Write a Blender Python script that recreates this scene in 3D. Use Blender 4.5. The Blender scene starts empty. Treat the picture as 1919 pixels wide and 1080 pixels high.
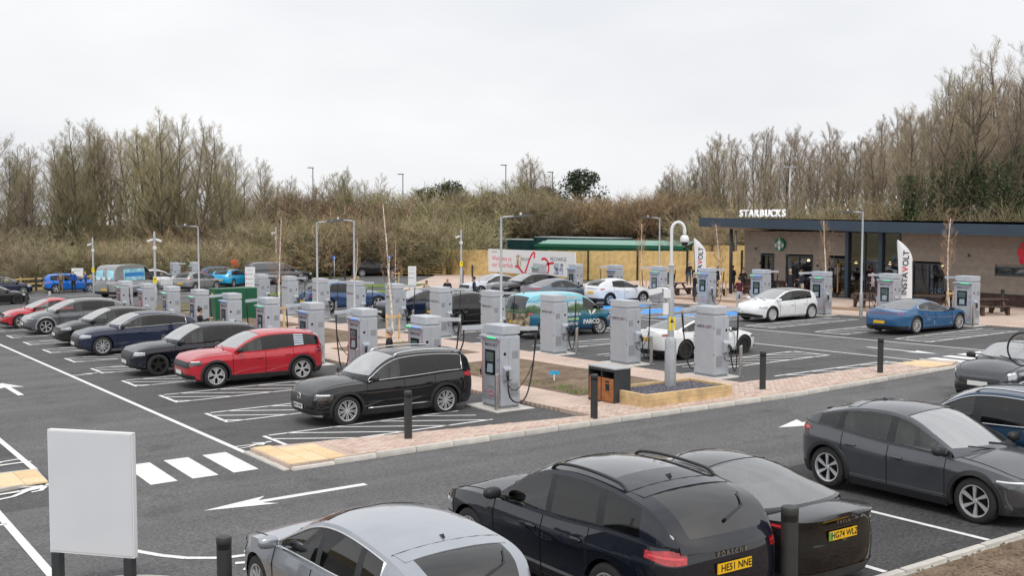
import bpy, bmesh, math, random
from math import sin, cos, pi, radians, sqrt, atan2, hypot
from mathutils import Vector, Matrix

# ------------------------------------------------------------------ scene, camera, sky, sun, exposure
SC = bpy.context.scene
COL = SC.collection
cam_d = bpy.data.cameras.new('camera')
cam = bpy.data.objects.new('camera', cam_d); COL.objects.link(cam)
cam_d.sensor_width = 36.0; cam_d.lens = 36.0*2050/1919
cam_d.clip_start = 0.1; cam_d.clip_end = 3000
cam.location = (-15.27, -22.875, 4.8)
cam.rotation_euler = (radians(90-3.573), 0, radians(-34.5))
SC.camera = cam

world = bpy.data.worlds.new('World'); SC.world = world; world.use_nodes = True
nt = world.node_tree; nt.nodes.clear()
wo = nt.nodes.new('ShaderNodeOutputWorld'); bg = nt.nodes.new('ShaderNodeBackground')
sky = nt.nodes.new('ShaderNodeTexSky'); sky.sky_type = 'NISHITA'; sky.sun_disc = False
sky.sun_elevation = radians(42); sky.sun_rotation = radians(150); sky.air_density = 1.0; sky.dust_density = 6.0
# overcast: an even pale cloud deck (soft noise) with a little of the clear sky behind it
tc = nt.nodes.new('ShaderNodeTexCoord'); mp = nt.nodes.new('ShaderNodeMapping'); mp.inputs['Scale'].default_value = (1, 1, 3.2)
nz = nt.nodes.new('ShaderNodeTexNoise'); nz.inputs['Scale'].default_value = 2.2; nz.inputs['Detail'].default_value = 5
cr = nt.nodes.new('ShaderNodeValToRGB')
cr.color_ramp.elements[0].position = .30; cr.color_ramp.elements[0].color = (6.95, 7.1, 7.4, 1)
cr.color_ramp.elements[1].position = .70; cr.color_ramp.elements[1].color = (8.6, 8.62, 8.66, 1)
mx = nt.nodes.new('ShaderNodeMixRGB'); mx.inputs['Fac'].default_value = .93
nt.links.new(tc.outputs['Generated'], mp.inputs['Vector']); nt.links.new(mp.outputs['Vector'], nz.inputs['Vector'])
nt.links.new(nz.outputs['Fac'], cr.inputs['Fac'])
nt.links.new(sky.outputs['Color'], mx.inputs['Color1']); nt.links.new(cr.outputs['Color'], mx.inputs['Color2'])
nt.links.new(mx.outputs['Color'], bg.inputs['Color']); bg.inputs['Strength'].default_value = .105
nt.links.new(bg.outputs['Background'], wo.inputs['Surface'])

sun_d = bpy.data.lights.new('sun', 'SUN'); sun = bpy.data.objects.new('sun', sun_d); COL.objects.link(sun)
sun_d.energy = 1.5; sun_d.angle = radians(28); sun_d.color = (1.0, .97, .93)
# light comes from behind the left of the camera, high
_d = Vector((.35, .55, -1.0)).normalized()
sun.rotation_euler = _d.to_track_quat('-Z', 'Y').to_euler()

SC.view_settings.view_transform = 'Standard'; SC.view_settings.look = 'None'
SC.view_settings.exposure = 0.25; SC.view_settings.gamma = 1.0
SC.view_settings.use_curve_mapping = False
SC.render.engine = 'CYCLES'
SC.cycles.max_bounces = 7; SC.cycles.transparent_max_bounces = 12
SC.cycles.caustics_reflective = False; SC.cycles.caustics_refractive = False

# ------------------------------------------------------------------ the lie of the land: a gently tilted plane (x = along the bays, y = along the charger rows)
def gz(x, y): return .0120*x - .0143*y - .0092
TH = radians(34.5)
SX, SY = -15.27, -22.875        # survey origin of the surroundings grid
def W(X, Y):      # survey grid (turned 34.5 degrees) -> site x, y
    return (SX + X*cos(TH) + Y*sin(TH), SY - X*sin(TH) + Y*cos(TH))

def on_pave(x, y): return (x-.0195*(x+15.27), y-.0195*(y+22.875))   # stands on the raised paving, a little nearer than on the road surface
# ------------------------------------------------------------------ materials (procedural)
MATS = {}
def nodes_of(name):
    m = bpy.data.materials.new(name); m.use_nodes = True
    return m, m.node_tree, m.node_tree.nodes['Principled BSDF']
def mat(name, col, rough=.5, metal=0., coat=0., spec=.5, var=0., scale=8., bump=0., bscale=None, emit=0., alpha=1., col2=None, detail=4, rvar=0., sheen=0):
    if name in MATS: return MATS[name]
    m, t, b = nodes_of(name)
    c = (*col, 1)
    b.inputs['Base Color'].default_value = c; b.inputs['Roughness'].default_value = rough
    b.inputs['Metallic'].default_value = metal; b.inputs['Coat Weight'].default_value = coat
    b.inputs['Coat Roughness'].default_value = .015; b.inputs['Coat IOR'].default_value = 1.65
    b.inputs['Specular IOR Level'].default_value = spec
    if emit:
        b.inputs['Emission Color'].default_value = c; b.inputs['Emission Strength'].default_value = emit
    if var or bump or rvar:
        tcx = t.nodes.new('ShaderNodeTexCoord')
        n = t.nodes.new('ShaderNodeTexNoise'); n.inputs['Scale'].default_value = scale; n.inputs['Detail'].default_value = detail
        t.links.new(tcx.outputs['Object'], n.inputs['Vector'])
        if var:
            r = t.nodes.new('ShaderNodeValToRGB'); e = r.color_ramp.elements
            lo = [max(0, x*(1-var)) for x in col]; hi = [min(1, x*(1+var)) for x in (col2 or col)]
            e[0].position = .3; e[0].color = (*lo, 1); e[1].position = .7; e[1].color = (*hi, 1)
            t.links.new(n.outputs['Fac'], r.inputs['Fac']); t.links.new(r.outputs['Color'], b.inputs['Base Color'])
        if rvar:
            mr = t.nodes.new('ShaderNodeMapRange'); mr.inputs['To Min'].default_value = max(0, rough-rvar); mr.inputs['To Max'].default_value = min(1, rough+rvar)
            t.links.new(n.outputs['Fac'], mr.inputs['Value']); t.links.new(mr.outputs['Result'], b.inputs['Roughness'])
        if bump:
            n2 = t.nodes.new('ShaderNodeTexNoise'); n2.inputs['Scale'].default_value = bscale or scale*3; n2.inputs['Detail'].default_value = 6
            t.links.new(tcx.outputs['Object'], n2.inputs['Vector'])
            bp = t.nodes.new('ShaderNodeBump'); bp.inputs['Strength'].default_value = bump; bp.inputs['Distance'].default_value = .02
            t.links.new(n2.outputs['Fac'], bp.inputs['Height']); t.links.new(bp.outputs['Normal'], b.inputs['Normal'])
    MATS[name] = m
    return m
def ground_mat(name, c1, c2, big=.12, fine=60., speck=.35, rough=.85, bump=.25, stain=None):
    """asphalt, soil and the like: large uneven patches, fine grain, a few dark stains"""
    if name in MATS: return MATS[name]
    m, t, b = nodes_of(name); N = t.nodes; Lk = t.links
    tcx = N.new('ShaderNodeTexCoord')
    n1 = N.new('ShaderNodeTexNoise'); n1.inputs['Scale'].default_value = big; n1.inputs['Detail'].default_value = 8; n1.inputs['Roughness'].default_value = .62
    n2 = N.new('ShaderNodeTexNoise'); n2.inputs['Scale'].default_value = fine; n2.inputs['Detail'].default_value = 3; n2.inputs['Roughness'].default_value = .7
    mapw = N.new('ShaderNodeMapping'); mapw.inputs['Scale'].default_value = (.08, 1.6, 1)
    n3 = N.new('ShaderNodeTexNoise'); n3.inputs['Scale'].default_value = 1.0; n3.inputs['Detail'].default_value = 6
    for n in (n1, n2): Lk.new(tcx.outputs['Object'], n.inputs['Vector'])
    Lk.new(tcx.outputs['Object'], mapw.inputs['Vector']); Lk.new(mapw.outputs['Vector'], n3.inputs['Vector'])
    r = N.new('ShaderNodeValToRGB'); e = r.color_ramp.elements
    e[0].position = .33; e[0].color = (*c1, 1); e[1].position = .68; e[1].color = (*c2, 1)
    Lk.new(n1.outputs['Fac'], r.inputs['Fac'])
    mr = N.new('ShaderNodeMapRange'); mr.inputs['From Min'].default_value = .3; mr.inputs['From Max'].default_value = .7
    mr.inputs['To Min'].default_value = 1-speck; mr.inputs['To Max'].default_value = 1+speck
    Lk.new(n2.outputs['Fac'], mr.inputs['Value'])
    mr3 = N.new('ShaderNodeMapRange'); mr3.inputs['From Min'].default_value = .35; mr3.inputs['From Max'].default_value = .65
    mr3.inputs['To Min'].default_value = .88; mr3.inputs['To Max'].default_value = 1.1
    Lk.new(n3.outputs['Fac'], mr3.inputs['Value'])
    mm = N.new('ShaderNodeMath'); mm.operation = 'MULTIPLY'; Lk.new(mr.outputs['Result'], mm.inputs[0]); Lk.new(mr3.outputs['Result'], mm.inputs[1])
    n4 = N.new('ShaderNodeTexNoise'); n4.inputs['Scale'].default_value = .75; n4.inputs['Detail'].default_value = 3; Lk.new(tcx.outputs['Object'], n4.inputs['Vector'])
    mr4 = N.new('ShaderNodeMapRange'); mr4.inputs['From Min'].default_value = .58; mr4.inputs['From Max'].default_value = .70; mr4.inputs['To Min'].default_value = 1.; mr4.inputs['To Max'].default_value = .74
    Lk.new(n4.outputs['Fac'], mr4.inputs['Value'])
    mm2 = N.new('ShaderNodeMath'); mm2.operation = 'MULTIPLY'; Lk.new(mm.outputs['Value'], mm2.inputs[0]); Lk.new(mr4.outputs['Result'], mm2.inputs[1]); mm = mm2
    mul = N.new('ShaderNodeVectorMath'); mul.operation = 'SCALE'
    Lk.new(r.outputs['Color'], mul.inputs[0]); Lk.new(mm.outputs['Value'], mul.inputs['Scale'])
    Lk.new(mul.outputs['Vector'], b.inputs['Base Color'])
    b.inputs['Roughness'].default_value = rough; b.inputs['Specular IOR Level'].default_value = .35
    bp = N.new('ShaderNodeBump'); bp.inputs['Strength'].default_value = bump; bp.inputs['Distance'].default_value = .01
    Lk.new(n2.outputs['Fac'], bp.inputs['Height']); Lk.new(bp.outputs['Normal'], b.inputs['Normal'])
    MATS[name] = m
    return m
def glass_mat(name, tint, refl=1.0, base=.0):
    """thin tinted window glass: fresnel reflection over a tinted transparent pane"""
    if name in MATS: return MATS[name]
    m = bpy.data.materials.new(name); m.use_nodes = True; t = m.node_tree; t.nodes.clear(); N = t.nodes; Lk = t.links
    o = N.new('ShaderNodeOutputMaterial'); tr = N.new('ShaderNodeBsdfTransparent'); tr.inputs['Color'].default_value = (*tint, 1)
    gl = N.new('ShaderNodeBsdfGlossy'); gl.inputs['Roughness'].default_value = .02; gl.inputs['Color'].default_value = (refl, refl, refl, 1)
    fr = N.new('ShaderNodeFresnel'); fr.inputs['IOR'].default_value = 1.6
    mxs = N.new('ShaderNodeMixShader')
    mrr = N.new('ShaderNodeMapRange'); mrr.inputs['To Min'].default_value = base; Lk.new(fr.outputs['Fac'], mrr.inputs['Value'])
    Lk.new(mrr.outputs['Result'], mxs.inputs['Fac']); Lk.new(tr.outputs['BSDF'], mxs.inputs[1]); Lk.new(gl.outputs['BSDF'], mxs.inputs[2])
    Lk.new(mxs.outputs['Shader'], o.inputs['Surface'])
    MATS[name] = m
    return m
def paint(name, col, metal=.35, rough=.34):
    if name in MATS: return MATS[name]
    dark = max(col) < .06
    if dark: metal = 0.; rough = .55
    m = mat(name, col, rough=rough, metal=metal, coat=1., spec=.06 if dark else .4, var=.06, scale=3., rvar=.05)
    return m

# ------------------------------------------------------------------ mesh helpers
class MB:
    def __init__(s): s.v = []; s.f = []; s.mi = []; s.cur = 0
    def add(s, vs, fs):
        o = len(s.v); s.v.extend([tuple(p) for p in vs])
        for f in fs: s.f.append(tuple(i+o for i in f)); s.mi.append(s.cur)
        return s
    def box(s, x0, x1, y0, y1, z0, z1):
        vs = [(x0,y0,z0),(x1,y0,z0),(x1,y1,z0),(x0,y1,z0),(x0,y0,z1),(x1,y0,z1),(x1,y1,z1),(x0,y1,z1)]
        return s.add(vs, [(0,3,2,1),(4,5,6,7),(0,1,5,4),(1,2,6,5),(2,3,7,6),(3,0,4,7)])
    def cbox(s, x0, x1, y0, y1, z0, z1, b):
        """box with bevelled vertical and top edges"""
        def ring(i, z): return [(x0+b-i,y0-i+0*b+b*0+ (0),z) for _ in ()]
        def lay(ins, z):
            a = b+ins*0
            return [(x0+a,y0+ins,z),(x1-a,y0+ins,z),(x1-ins,y0+a,z),(x1-ins,y1-a,z),(x1-a,y1-ins,z),(x0+a,y1-ins,z),(x0+ins,y1-a,z),(x0+ins,y0+a,z)]
        vs = lay(0, z0)+lay(0, z1-b)+lay(b*.7, z1)
        fs = [tuple(reversed(range(8)))]+[tuple(range(16,24))]
        for L in (0, 8):
            for i in range(8): j = (i+1) % 8; fs.append((L+i, L+j, L+8+j, L+8+i))
        return s.add(vs, fs)
    def obox(s, M, sx, sy, sz):
        vs = [M @ Vector((x*sx/2, y*sy/2, z*sz/2)) for z in (-1,1) for x, y in ((-1,-1),(1,-1),(1,1),(-1,1))]
        return s.add(vs, [(0,3,2,1),(4,5,6,7),(0,1,5,4),(1,2,6,5),(2,3,7,6),(3,0,4,7)])
    def tube(s, pts, r, n=6, cap=True):
        """swept tube; r a number or a list of radii"""
        pts = [Vector(p) for p in pts]; k = len(pts)
        rs = r if isinstance(r, (list, tuple)) else [r]*k
        vs = []; up = Vector((0,0,1))
        T = (pts[1]-pts[0]).normalized()
        A_ = T.cross(up)
        if A_.length < 1e-3: A_ = T.cross(Vector((1,0,0)))
        A_.normalize()
        for i, p in enumerate(pts):
            t = (pts[min(i+1,k-1)]-pts[max(i-1,0)])
            if t.length < 1e-9: t = T
            t.normalize()
            A_ = (A_ - t*A_.dot(t))
            if A_.length < 1e-6: A_ = t.orthogonal()
            A_.normalize(); B_ = t.cross(A_)
            for j in range(n):
                an = 2*pi*j/n; vs.append(p+(A_*cos(an)+B_*sin(an))*rs[i])
        fs = []
        for i in range(k-1):
            for j in range(n):
                j2 = (j+1) % n; fs.append((i*n+j, i*n+j2, (i+1)*n+j2, (i+1)*n+j))
        if cap: fs.append(tuple(reversed(range(n)))); fs.append(tuple((k-1)*n+j for j in range(n)))
        return s.add(vs, fs)
    def lathe(s, prof, n=16, M=None, cap=False):
        """profile (r, z) turned about z, then M"""
        vs = []
        for r, z in prof:
            for j in range(n):
                p = Vector((r*cos(2*pi*j/n), r*sin(2*pi*j/n), z)); vs.append(M @ p if M else p)
        fs = []
        for i in range(len(prof)-1):
            for j in range(n):
                j2 = (j+1) % n; fs.append((i*n+j, i*n+j2, (i+1)*n+j2, (i+1)*n+j))
        if cap: fs.append(tuple(reversed(range(n)))); fs.append(tuple((len(prof)-1)*n+j for j in range(n)))
        return s.add(vs, fs)
    def prism(s, poly, z0, z1):
        n = len(poly); vs = [(x,y,z0) for x, y in poly]+[(x,y,z1) for x, y in poly]
        fs = [tuple(reversed(range(n))), tuple(range(n,2*n))]
        for i in range(n): j = (i+1) % n; fs.append((i,j,n+j,n+i))
        return s.add(vs, fs)
    def grid(s, rows, closed=False):
        """rows: list of equal-length point lists"""
        n = len(rows[0]); vs = [p for r in rows for p in r]; fs = []
        for i in range(len(rows)-1):
            for j in range(n if closed else n-1):
                j2 = (j+1) % n; fs.append((i*n+j, i*n+j2, (i+1)*n+j2, (i+1)*n+j))
        return s.add(vs, fs)
    def blob(s, c, r, e=.6, nu=12, nv=7, M=None):
        """superellipsoid"""
        def sp(a, p): return (abs(a)**p)*(1 if a >= 0 else -1)
        vs = []
        for i in range(nv+1):
            ph = -pi/2+pi*i/nv
            for j in range(nu):
                th = 2*pi*j/nu
                p = Vector((r[0]*sp(cos(ph),e)*sp(cos(th),e), r[1]*sp(cos(ph),e)*sp(sin(th),e), r[2]*sp(sin(ph),e)))
                p = p+Vector(c); vs.append(M @ p if M else p)
        fs = []
        for i in range(nv):
            for j in range(nu):
                j2 = (j+1) % nu; fs.append((i*nu+j, i*nu+j2, (i+1)*nu+j2, (i+1)*nu+j))
        return s.add(vs, fs)
    def weld(s):
        key = {}; mp_ = []; nv = []
        for p in s.v:
            k = (round(p[0], 4), round(p[1], 4), round(p[2], 4))
            if k not in key: key[k] = len(nv); nv.append(p)
            mp_.append(key[k])
        nf = []; nm = []
        for f, m in zip(s.f, s.mi):
            g = []
            for i in f:
                j = mp_[i]
                if j not in g: g.append(j)
            if len(g) > 2: nf.append(tuple(g)); nm.append(m)
        s.v = nv; s.f = nf; s.mi = nm
        return s
    def mesh(s, name, mats, smooth=False, angle=None):
        if smooth and angle: s.weld()
        me = bpy.data.meshes.new(name); me.from_pydata(s.v, [], s.f); me.update()
        for m in (mats if isinstance(mats, (list, tuple)) else [mats]): me.materials.append(m)
        if any(s.mi): me.polygons.foreach_set('material_index', s.mi)
        if smooth:
            me.polygons.foreach_set('use_smooth', [True]*len(me.polygons))
            if angle: me.set_sharp_from_angle(angle=radians(angle))
        return me
    def build(s, name, mats, parent=None, smooth=False, angle=None, loc=None, rotz=None):
        return link(name, s.mesh(name, mats, smooth, angle), parent, loc, rotz)
def link(name, data, parent=None, loc=None, rotz=None):
    o = bpy.data.objects.new(name, data); COL.objects.link(o)
    if parent: o.parent = parent
    if loc: o.location = loc
    if rotz is not None: o.rotation_euler = (0, 0, rotz)
    return o
def tag(o, label=None, cat=None, group=None, kind=None):
    if label: o['label'] = label
    if cat: o['category'] = cat
    if group: o['group'] = group
    if kind: o['kind'] = kind
    return o
def thing(name, label, cat, x=0, y=0, rot=0, group=None, z=None):
    o = link(name, None, None, (x, y, gz(x, y) if z is None else z), rot)
    o.empty_display_size = .3
    return tag(o, label, cat, group)
def copy_tree(o, parent=None):
    c = o.copy(); COL.objects.link(c); c.parent = parent
    for ch in list(o.children): copy_tree(ch, c)
    return c
_txt = {}
def text_mesh(s, size, depth=.004, align='CENTER', bold=0.0, shear=0.0, space=1.0):
    key = (s, size, depth, align, bold, shear, space)
    if key in _txt: return _txt[key]
    cu = bpy.data.curves.new('lettering', 'FONT'); cu.body = s; cu.size = size; cu.extrude = depth; cu.align_x = align; cu.align_y = 'CENTER'
    cu.offset = bold*size; cu.shear = shear; cu.space_character = space; cu.resolution_u = 3
    ob = bpy.data.objects.new('tmp_text', cu); COL.objects.link(ob)
    dg = bpy.context.evaluated_depsgraph_get(); dg.update()
    me = bpy.data.meshes.new_from_object(ob.evaluated_get(dg))
    bpy.data.objects.remove(ob); bpy.data.curves.remove(cu)
    _txt[key] = me
    return me
def put_text(s, size, material, parent, origin, xdir, ydir, name='lettering', scale=(1,1), **kw):
    """letters lying in the plane of xdir / ydir"""
    me = text_mesh(s, size, **kw)
    o = link(name, me, parent)
    if not me.materials: me.materials.append(material)
    else:
        o.data = me if me.materials[0] == material else me.copy()
        o.data.materials[0] = material
    X = Vector(xdir).normalized(); Y = Vector(ydir).normalized(); Z = X.cross(Y)
    M = Matrix.Identity(4)
    for i in range(3): M[i][0] = X[i]*scale[0]; M[i][1] = Y[i]*scale[1]; M[i][2] = Z[i]; M[i][3] = origin[i]
    o.matrix_local = M
    return o
def interp(pts, x):
    if x <= pts[0][0]: return pts[0][1]
    for (x0, y0), (x1, y1) in zip(pts, pts[1:]):
        if x <= x1: return y0+(y1-y0)*((x-x0)/(x1-x0) if x1 > x0 else 0)
    return pts[-1][1]
def sinterp(pts, x):
    """smooth interpolation (Catmull-Rom on sorted points)"""
    n = len(pts)
    if x <= pts[0][0]: return pts[0][1]
    if x >= pts[-1][0]: return pts[-1][1]
    for i in range(n-1):
        if x <= pts[i+1][0]:
            x0, y0 = pts[i]; x1, y1 = pts[i+1]; h = x1-x0
            m0 = (y1-pts[i-1][1])/(x1-pts[i-1][0]) if i > 0 else (y1-y0)/h
            m1 = (pts[i+2][1]-y0)/(pts[i+2][0]-x0) if i+2 < n else (y1-y0)/h
            t = (x-x0)/h
            return (2*t**3-3*t*t+1)*y0+(t**3-2*t*t+t)*h*m0+(-2*t**3+3*t*t)*y1+(t**3-t*t)*h*m1
def chaikin(p, it=3, keep=.25):
    for _ in range(it):
        q = [p[0]]
        for a_, b_ in zip(p, p[1:]):
            q.append(tuple(x+(y-x)*keep for x, y in zip(a_, b_))); q.append(tuple(x+(y-x)*(1-keep) for x, y in zip(a_, b_)))
        q.append(p[-1]); p = q
    return p
def resample(p, n):
    d = [0]
    for a_, b_ in zip(p, p[1:]): d.append(d[-1]+math.dist(a_, b_))
    out = []; j = 0
    for i in range(n+1):
        t = d[-1]*i/n
        while j < len(d)-2 and d[j+1] < t: j += 1
        k = (t-d[j])/max(1e-9, d[j+1]-d[j])
        out.append(tuple(x+(y-x)*k for x, y in zip(p[j], p[j+1])))
    return out
# ------------------------------------------------------------------ cars
BLACK_TRIM = mat('black trim plastic', (.022,.023,.025), rough=.5, var=.15, scale=12)
RUBBER = mat('tyre rubber', (.022,.022,.023), rough=.8, var=.25, scale=20, bump=.1)
DARKIN = mat('dark car interior', (.06,.06,.062), rough=.85, var=.2)
SEATM = mat('dark car seat fabric', (.20,.195,.185), rough=.8, var=.2)
CHROME = mat('bright trim', (.78,.79,.8), rough=.16, metal=1.)
ALLOY = mat('silver alloy', (.66,.67,.69), rough=.3, metal=.55)
DARKALLOY = mat('dark alloy', (.03,.03,.032), rough=.35, metal=.5)
RIMBACK = mat('wheel cavity', (.008,.008,.009), rough=.85)
SEAM = mat('panel gap', (.006,.006,.007), rough=.9)
GLASS = glass_mat('window glass', (.90,.96,.94), base=.02)
GLASSD = glass_mat('privacy glass', (.09,.096,.102), base=.0)
GLASSW = glass_mat('windscreen glass', (.62,.68,.67), base=.54)
GLASSRD = glass_mat('dark rear window glass', (.10,.105,.11), base=.06)
GLASSR = glass_mat('rear window glass', (.55,.62,.60), base=.28)
LAMPG = mat('headlamp lens', (.42,.44,.46), rough=.08, metal=.55, coat=1., var=.35, scale=14)
LAMPD = mat('smoked headlamp lens', (.08,.085,.09), rough=.08, metal=.4, coat=1., var=.5, scale=14)
LAMPW = mat('white running light lens', (.85,.86,.88), rough=.12, coat=1.)
TAIL = mat('red tail lens', (.42,.012,.02), rough=.12, coat=1., var=.35, scale=16)
TAILB = mat('bright tail element', (.72,.05,.06), rough=.2, coat=1.)
TAILD = mat('dark red tail lens', (.16,.008,.012), rough=.1, coat=1., var=.4, scale=16)
PLW = mat('white plate', (.78,.78,.76), rough=.4)
PLY = mat('yellow plate', (.85,.50,.015), rough=.4)
PLG = mat('green plate flash', (.02,.42,.12), rough=.4)
PLK = mat('plate lettering', (.012,.012,.012), rough=.5)
PIANO_ = mat('dark sunroof glass', (.006,.006,.007), rough=.06, coat=1.)
GREYTRIM = mat('satin grey trim', (.42,.43,.44), rough=.35, metal=.6)

R90_ = pi/2
def lin(a, b, n): return [a+(b-a)*i/n for i in range(n+1)]
def orient(mb, cx=None):
    """turn faces outward from the car's middle line"""
    for k, f in enumerate(mb.f):
        P = [Vector(mb.v[i]) for i in f]
        c = sum(P, Vector())/len(P)
        n = Vector()
        for i in range(len(P)): n += P[i].cross(P[(i+1) % len(P)])
        ref = c-Vector((c.x*.72, 0, .62))
        if n.dot(ref) < 0: mb.f[k] = tuple(reversed(f))
_wheel_cache = {}
def wheel_meshes(R, w, style, rimc):
    key = (round(R,3), style, rimc.name)
    if key in _wheel_cache: return _wheel_cache[key]
    Rr = R*.70; h = w/2
    M = Matrix.Rotation(-pi/2, 4, 'X')      # z axis of the turning -> +y
    t = MB(); t.lathe([(Rr*.93,-h),(Rr,-h),(R*.86,-h*1.04),(R*.965,-h*.9),(R,-h*.62),(R,h*.62),(R*.965,h*.9),(R*.86,h*1.04),(Rr,h),(Rr*.97,h*.8)], 30, M)
    tm = t.mesh('tyre', RUBBER, True, 50)
    r = MB()
    r.cur = 1; r.lathe([(.001,h*.25),(Rr*.3,h*.25),(Rr*.8,h*.02),(Rr*.97,h*.35)], 30, M)
    r.cur = 0; r.lathe([(Rr*.90,h*.6),(Rr*.93,h*.97),(Rr*1.0,h*1.0),(Rr*.995,h*.5)], 30, M)
    r.lathe([(.001,h*.86),(Rr*.12,h*.86),(Rr*.16,h*.7),(Rr*.17,h*.2)], 14, M)
    def spoke(an, w0, w1, r0, r1, y0, y1, tilt=0.):
        ca, sa = cos(an), sin(an); c2, s2 = cos(an+tilt), sin(an+tilt)
        def P(rr, off, y, c_, s_): return (rr*c_-off*s_, y, rr*s_+off*c_)
        th = h*.28
        vs = [P(r0,-w0,y0,ca,sa),P(r0,w0,y0,ca,sa),P(r1,w1,y1,c2,s2),P(r1,-w1,y1,c2,s2),
              P(r0,-w0,y0-th,ca,sa),P(r0,w0,y0-th,ca,sa),P(r1,w1,y1-th,c2,s2),P(r1,-w1,y1-th,c2,s2)]
        r.add(vs, [(0,1,2,3),(0,4,5,1),(1,5,6,2),(2,6,7,3),(3,7,4,0)])
    if style == 'multi':       # many slim twin spokes
        for k in range(18): spoke(2*pi*k/18+(.05 if k % 2 else -.05), Rr*.03, Rr*.045, Rr*.12, Rr*.94, h*.82, h*.9)
    elif style == 'five':
        for k in range(5):
            an = 2*pi*k/5+pi/2; spoke(an, Rr*.10, Rr*.085, Rr*.1, Rr*.94, h*.82, h*.9)
            spoke(an+.2, Rr*.05, Rr*.09, Rr*.5, Rr*.94, h*.8, h*.88, .14); spoke(an-.2, Rr*.05, Rr*.09, Rr*.5, Rr*.94, h*.8, h*.88, -.14)
    elif style == 'star':
        for k in range(5): spoke(2*pi*k/5+pi/2, Rr*.2, Rr*.07, Rr*.1, Rr*.94, h*.82, h*.88)
        for k in range(5): spoke(2*pi*k/5+pi/2, Rr*.05, Rr*.3, Rr*.62, Rr*.93, h*.8, h*.86)
    elif style == 'turbine':
        for k in range(6): spoke(2*pi*k/6, Rr*.05, Rr*.13, Rr*.12, Rr*.94, h*.8, h*.88, .5)
    elif style == 'aero':
        for k in range(9): spoke(2*pi*k/9, Rr*.14, Rr*.26, Rr*.1, Rr*.93, h*.7, h*.8, .15)
    else:                       # ten
        for k in range(10): spoke(2*pi*k/10, Rr*.055, Rr*.06, Rr*.1, Rr*.94, h*.82, h*.9)
    rm = r.mesh('rim', [rimc, RIMBACK], True, 30)
    _wheel_cache[key] = (tm, rm)
    return tm, rm

BASE = {
 'suv': dict(L=4.66, W=1.86, H=1.66, wb=2.78, fo=.86, R=.355, sill=.25,
    sh=[(-2.42,1.06),(-1.5,1.06),(-.4,1.0),(.9,.985),(1.6,.95),(2.05,.88),(2.26,.80)],
    roof=[(1.0,None),(.30,1.56),(-.45,1.66),(-1.45,1.63),(-2.12,1.52),(-2.36,None)],
    win=[(1.2,-.12),(-.24,-1.02),(-1.12,-1.82)], doors=[(.86,-.18),(-.18,-1.08)], tum=.76, nf=4.2, nr=4.6, crf=.09, crr=.03, bowf=.26, bowr=.10),
 'hatch': dict(L=4.27, W=1.82, H=1.53, wb=2.72, fo=.82, R=.335, sill=.2,
    sh=[(-2.1,.98),(-1.4,.97),(-.3,.92),(.9,.90),(1.5,.85),(2.0,.74),(2.18,.66)],
    roof=[(1.18,None),(.34,1.44),(-.35,1.53),(-1.2,1.49),(-1.78,1.36),(-2.04,None)],
    win=[(1.3,-.12),(-.22,-1.0),(-1.08,-1.5)], doors=[(.86,-.17),(-.17,-1.06)], tum=.76, nf=3.7, nr=4.0, crf=.10, crr=.03, bowf=.28, bowr=.12),
 'saloon': dict(L=4.78, W=1.88, H=1.44, wb=2.88, fo=.86, R=.345, sill=.18,
    sh=[(-2.46,.96),(-1.9,.97),(-1.2,.935),(0,.88),(1.0,.85),(1.7,.79),(2.1,.68),(2.3,.60)],
    roof=[(1.22,None),(.32,1.37),(-.30,1.44),(-1.05,1.36),(-1.95,None)],
    win=[(1.3,-.18),(-.26,-1.0),(-1.06,-1.5)], doors=[(.92,-.22),(-.22,-1.1)], tum=.70, nf=3.4, nr=3.8, crf=.10, crr=.04, bowf=.30, bowr=.22),
 'van': dict(L=5.4, W=2.0, H=2.4, wb=3.3, fo=.95, R=.35, sill=.3,
    sh=[(-2.72,1.12),(-1.0,1.12),(.9,1.12),(1.7,1.10),(2.2,1.0),(2.58,.86)],
    roof=[(1.85,None),(1.05,2.22),(.5,2.38),(-1.5,2.40),(-2.60,2.34),(-2.70,None)],
    win=[(2.0,.55)], doors=[(1.15,.45)], tum=.86, nf=3.2, nr=8., crf=.12, crr=.0, bowf=.26, bowr=.03),
}
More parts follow.
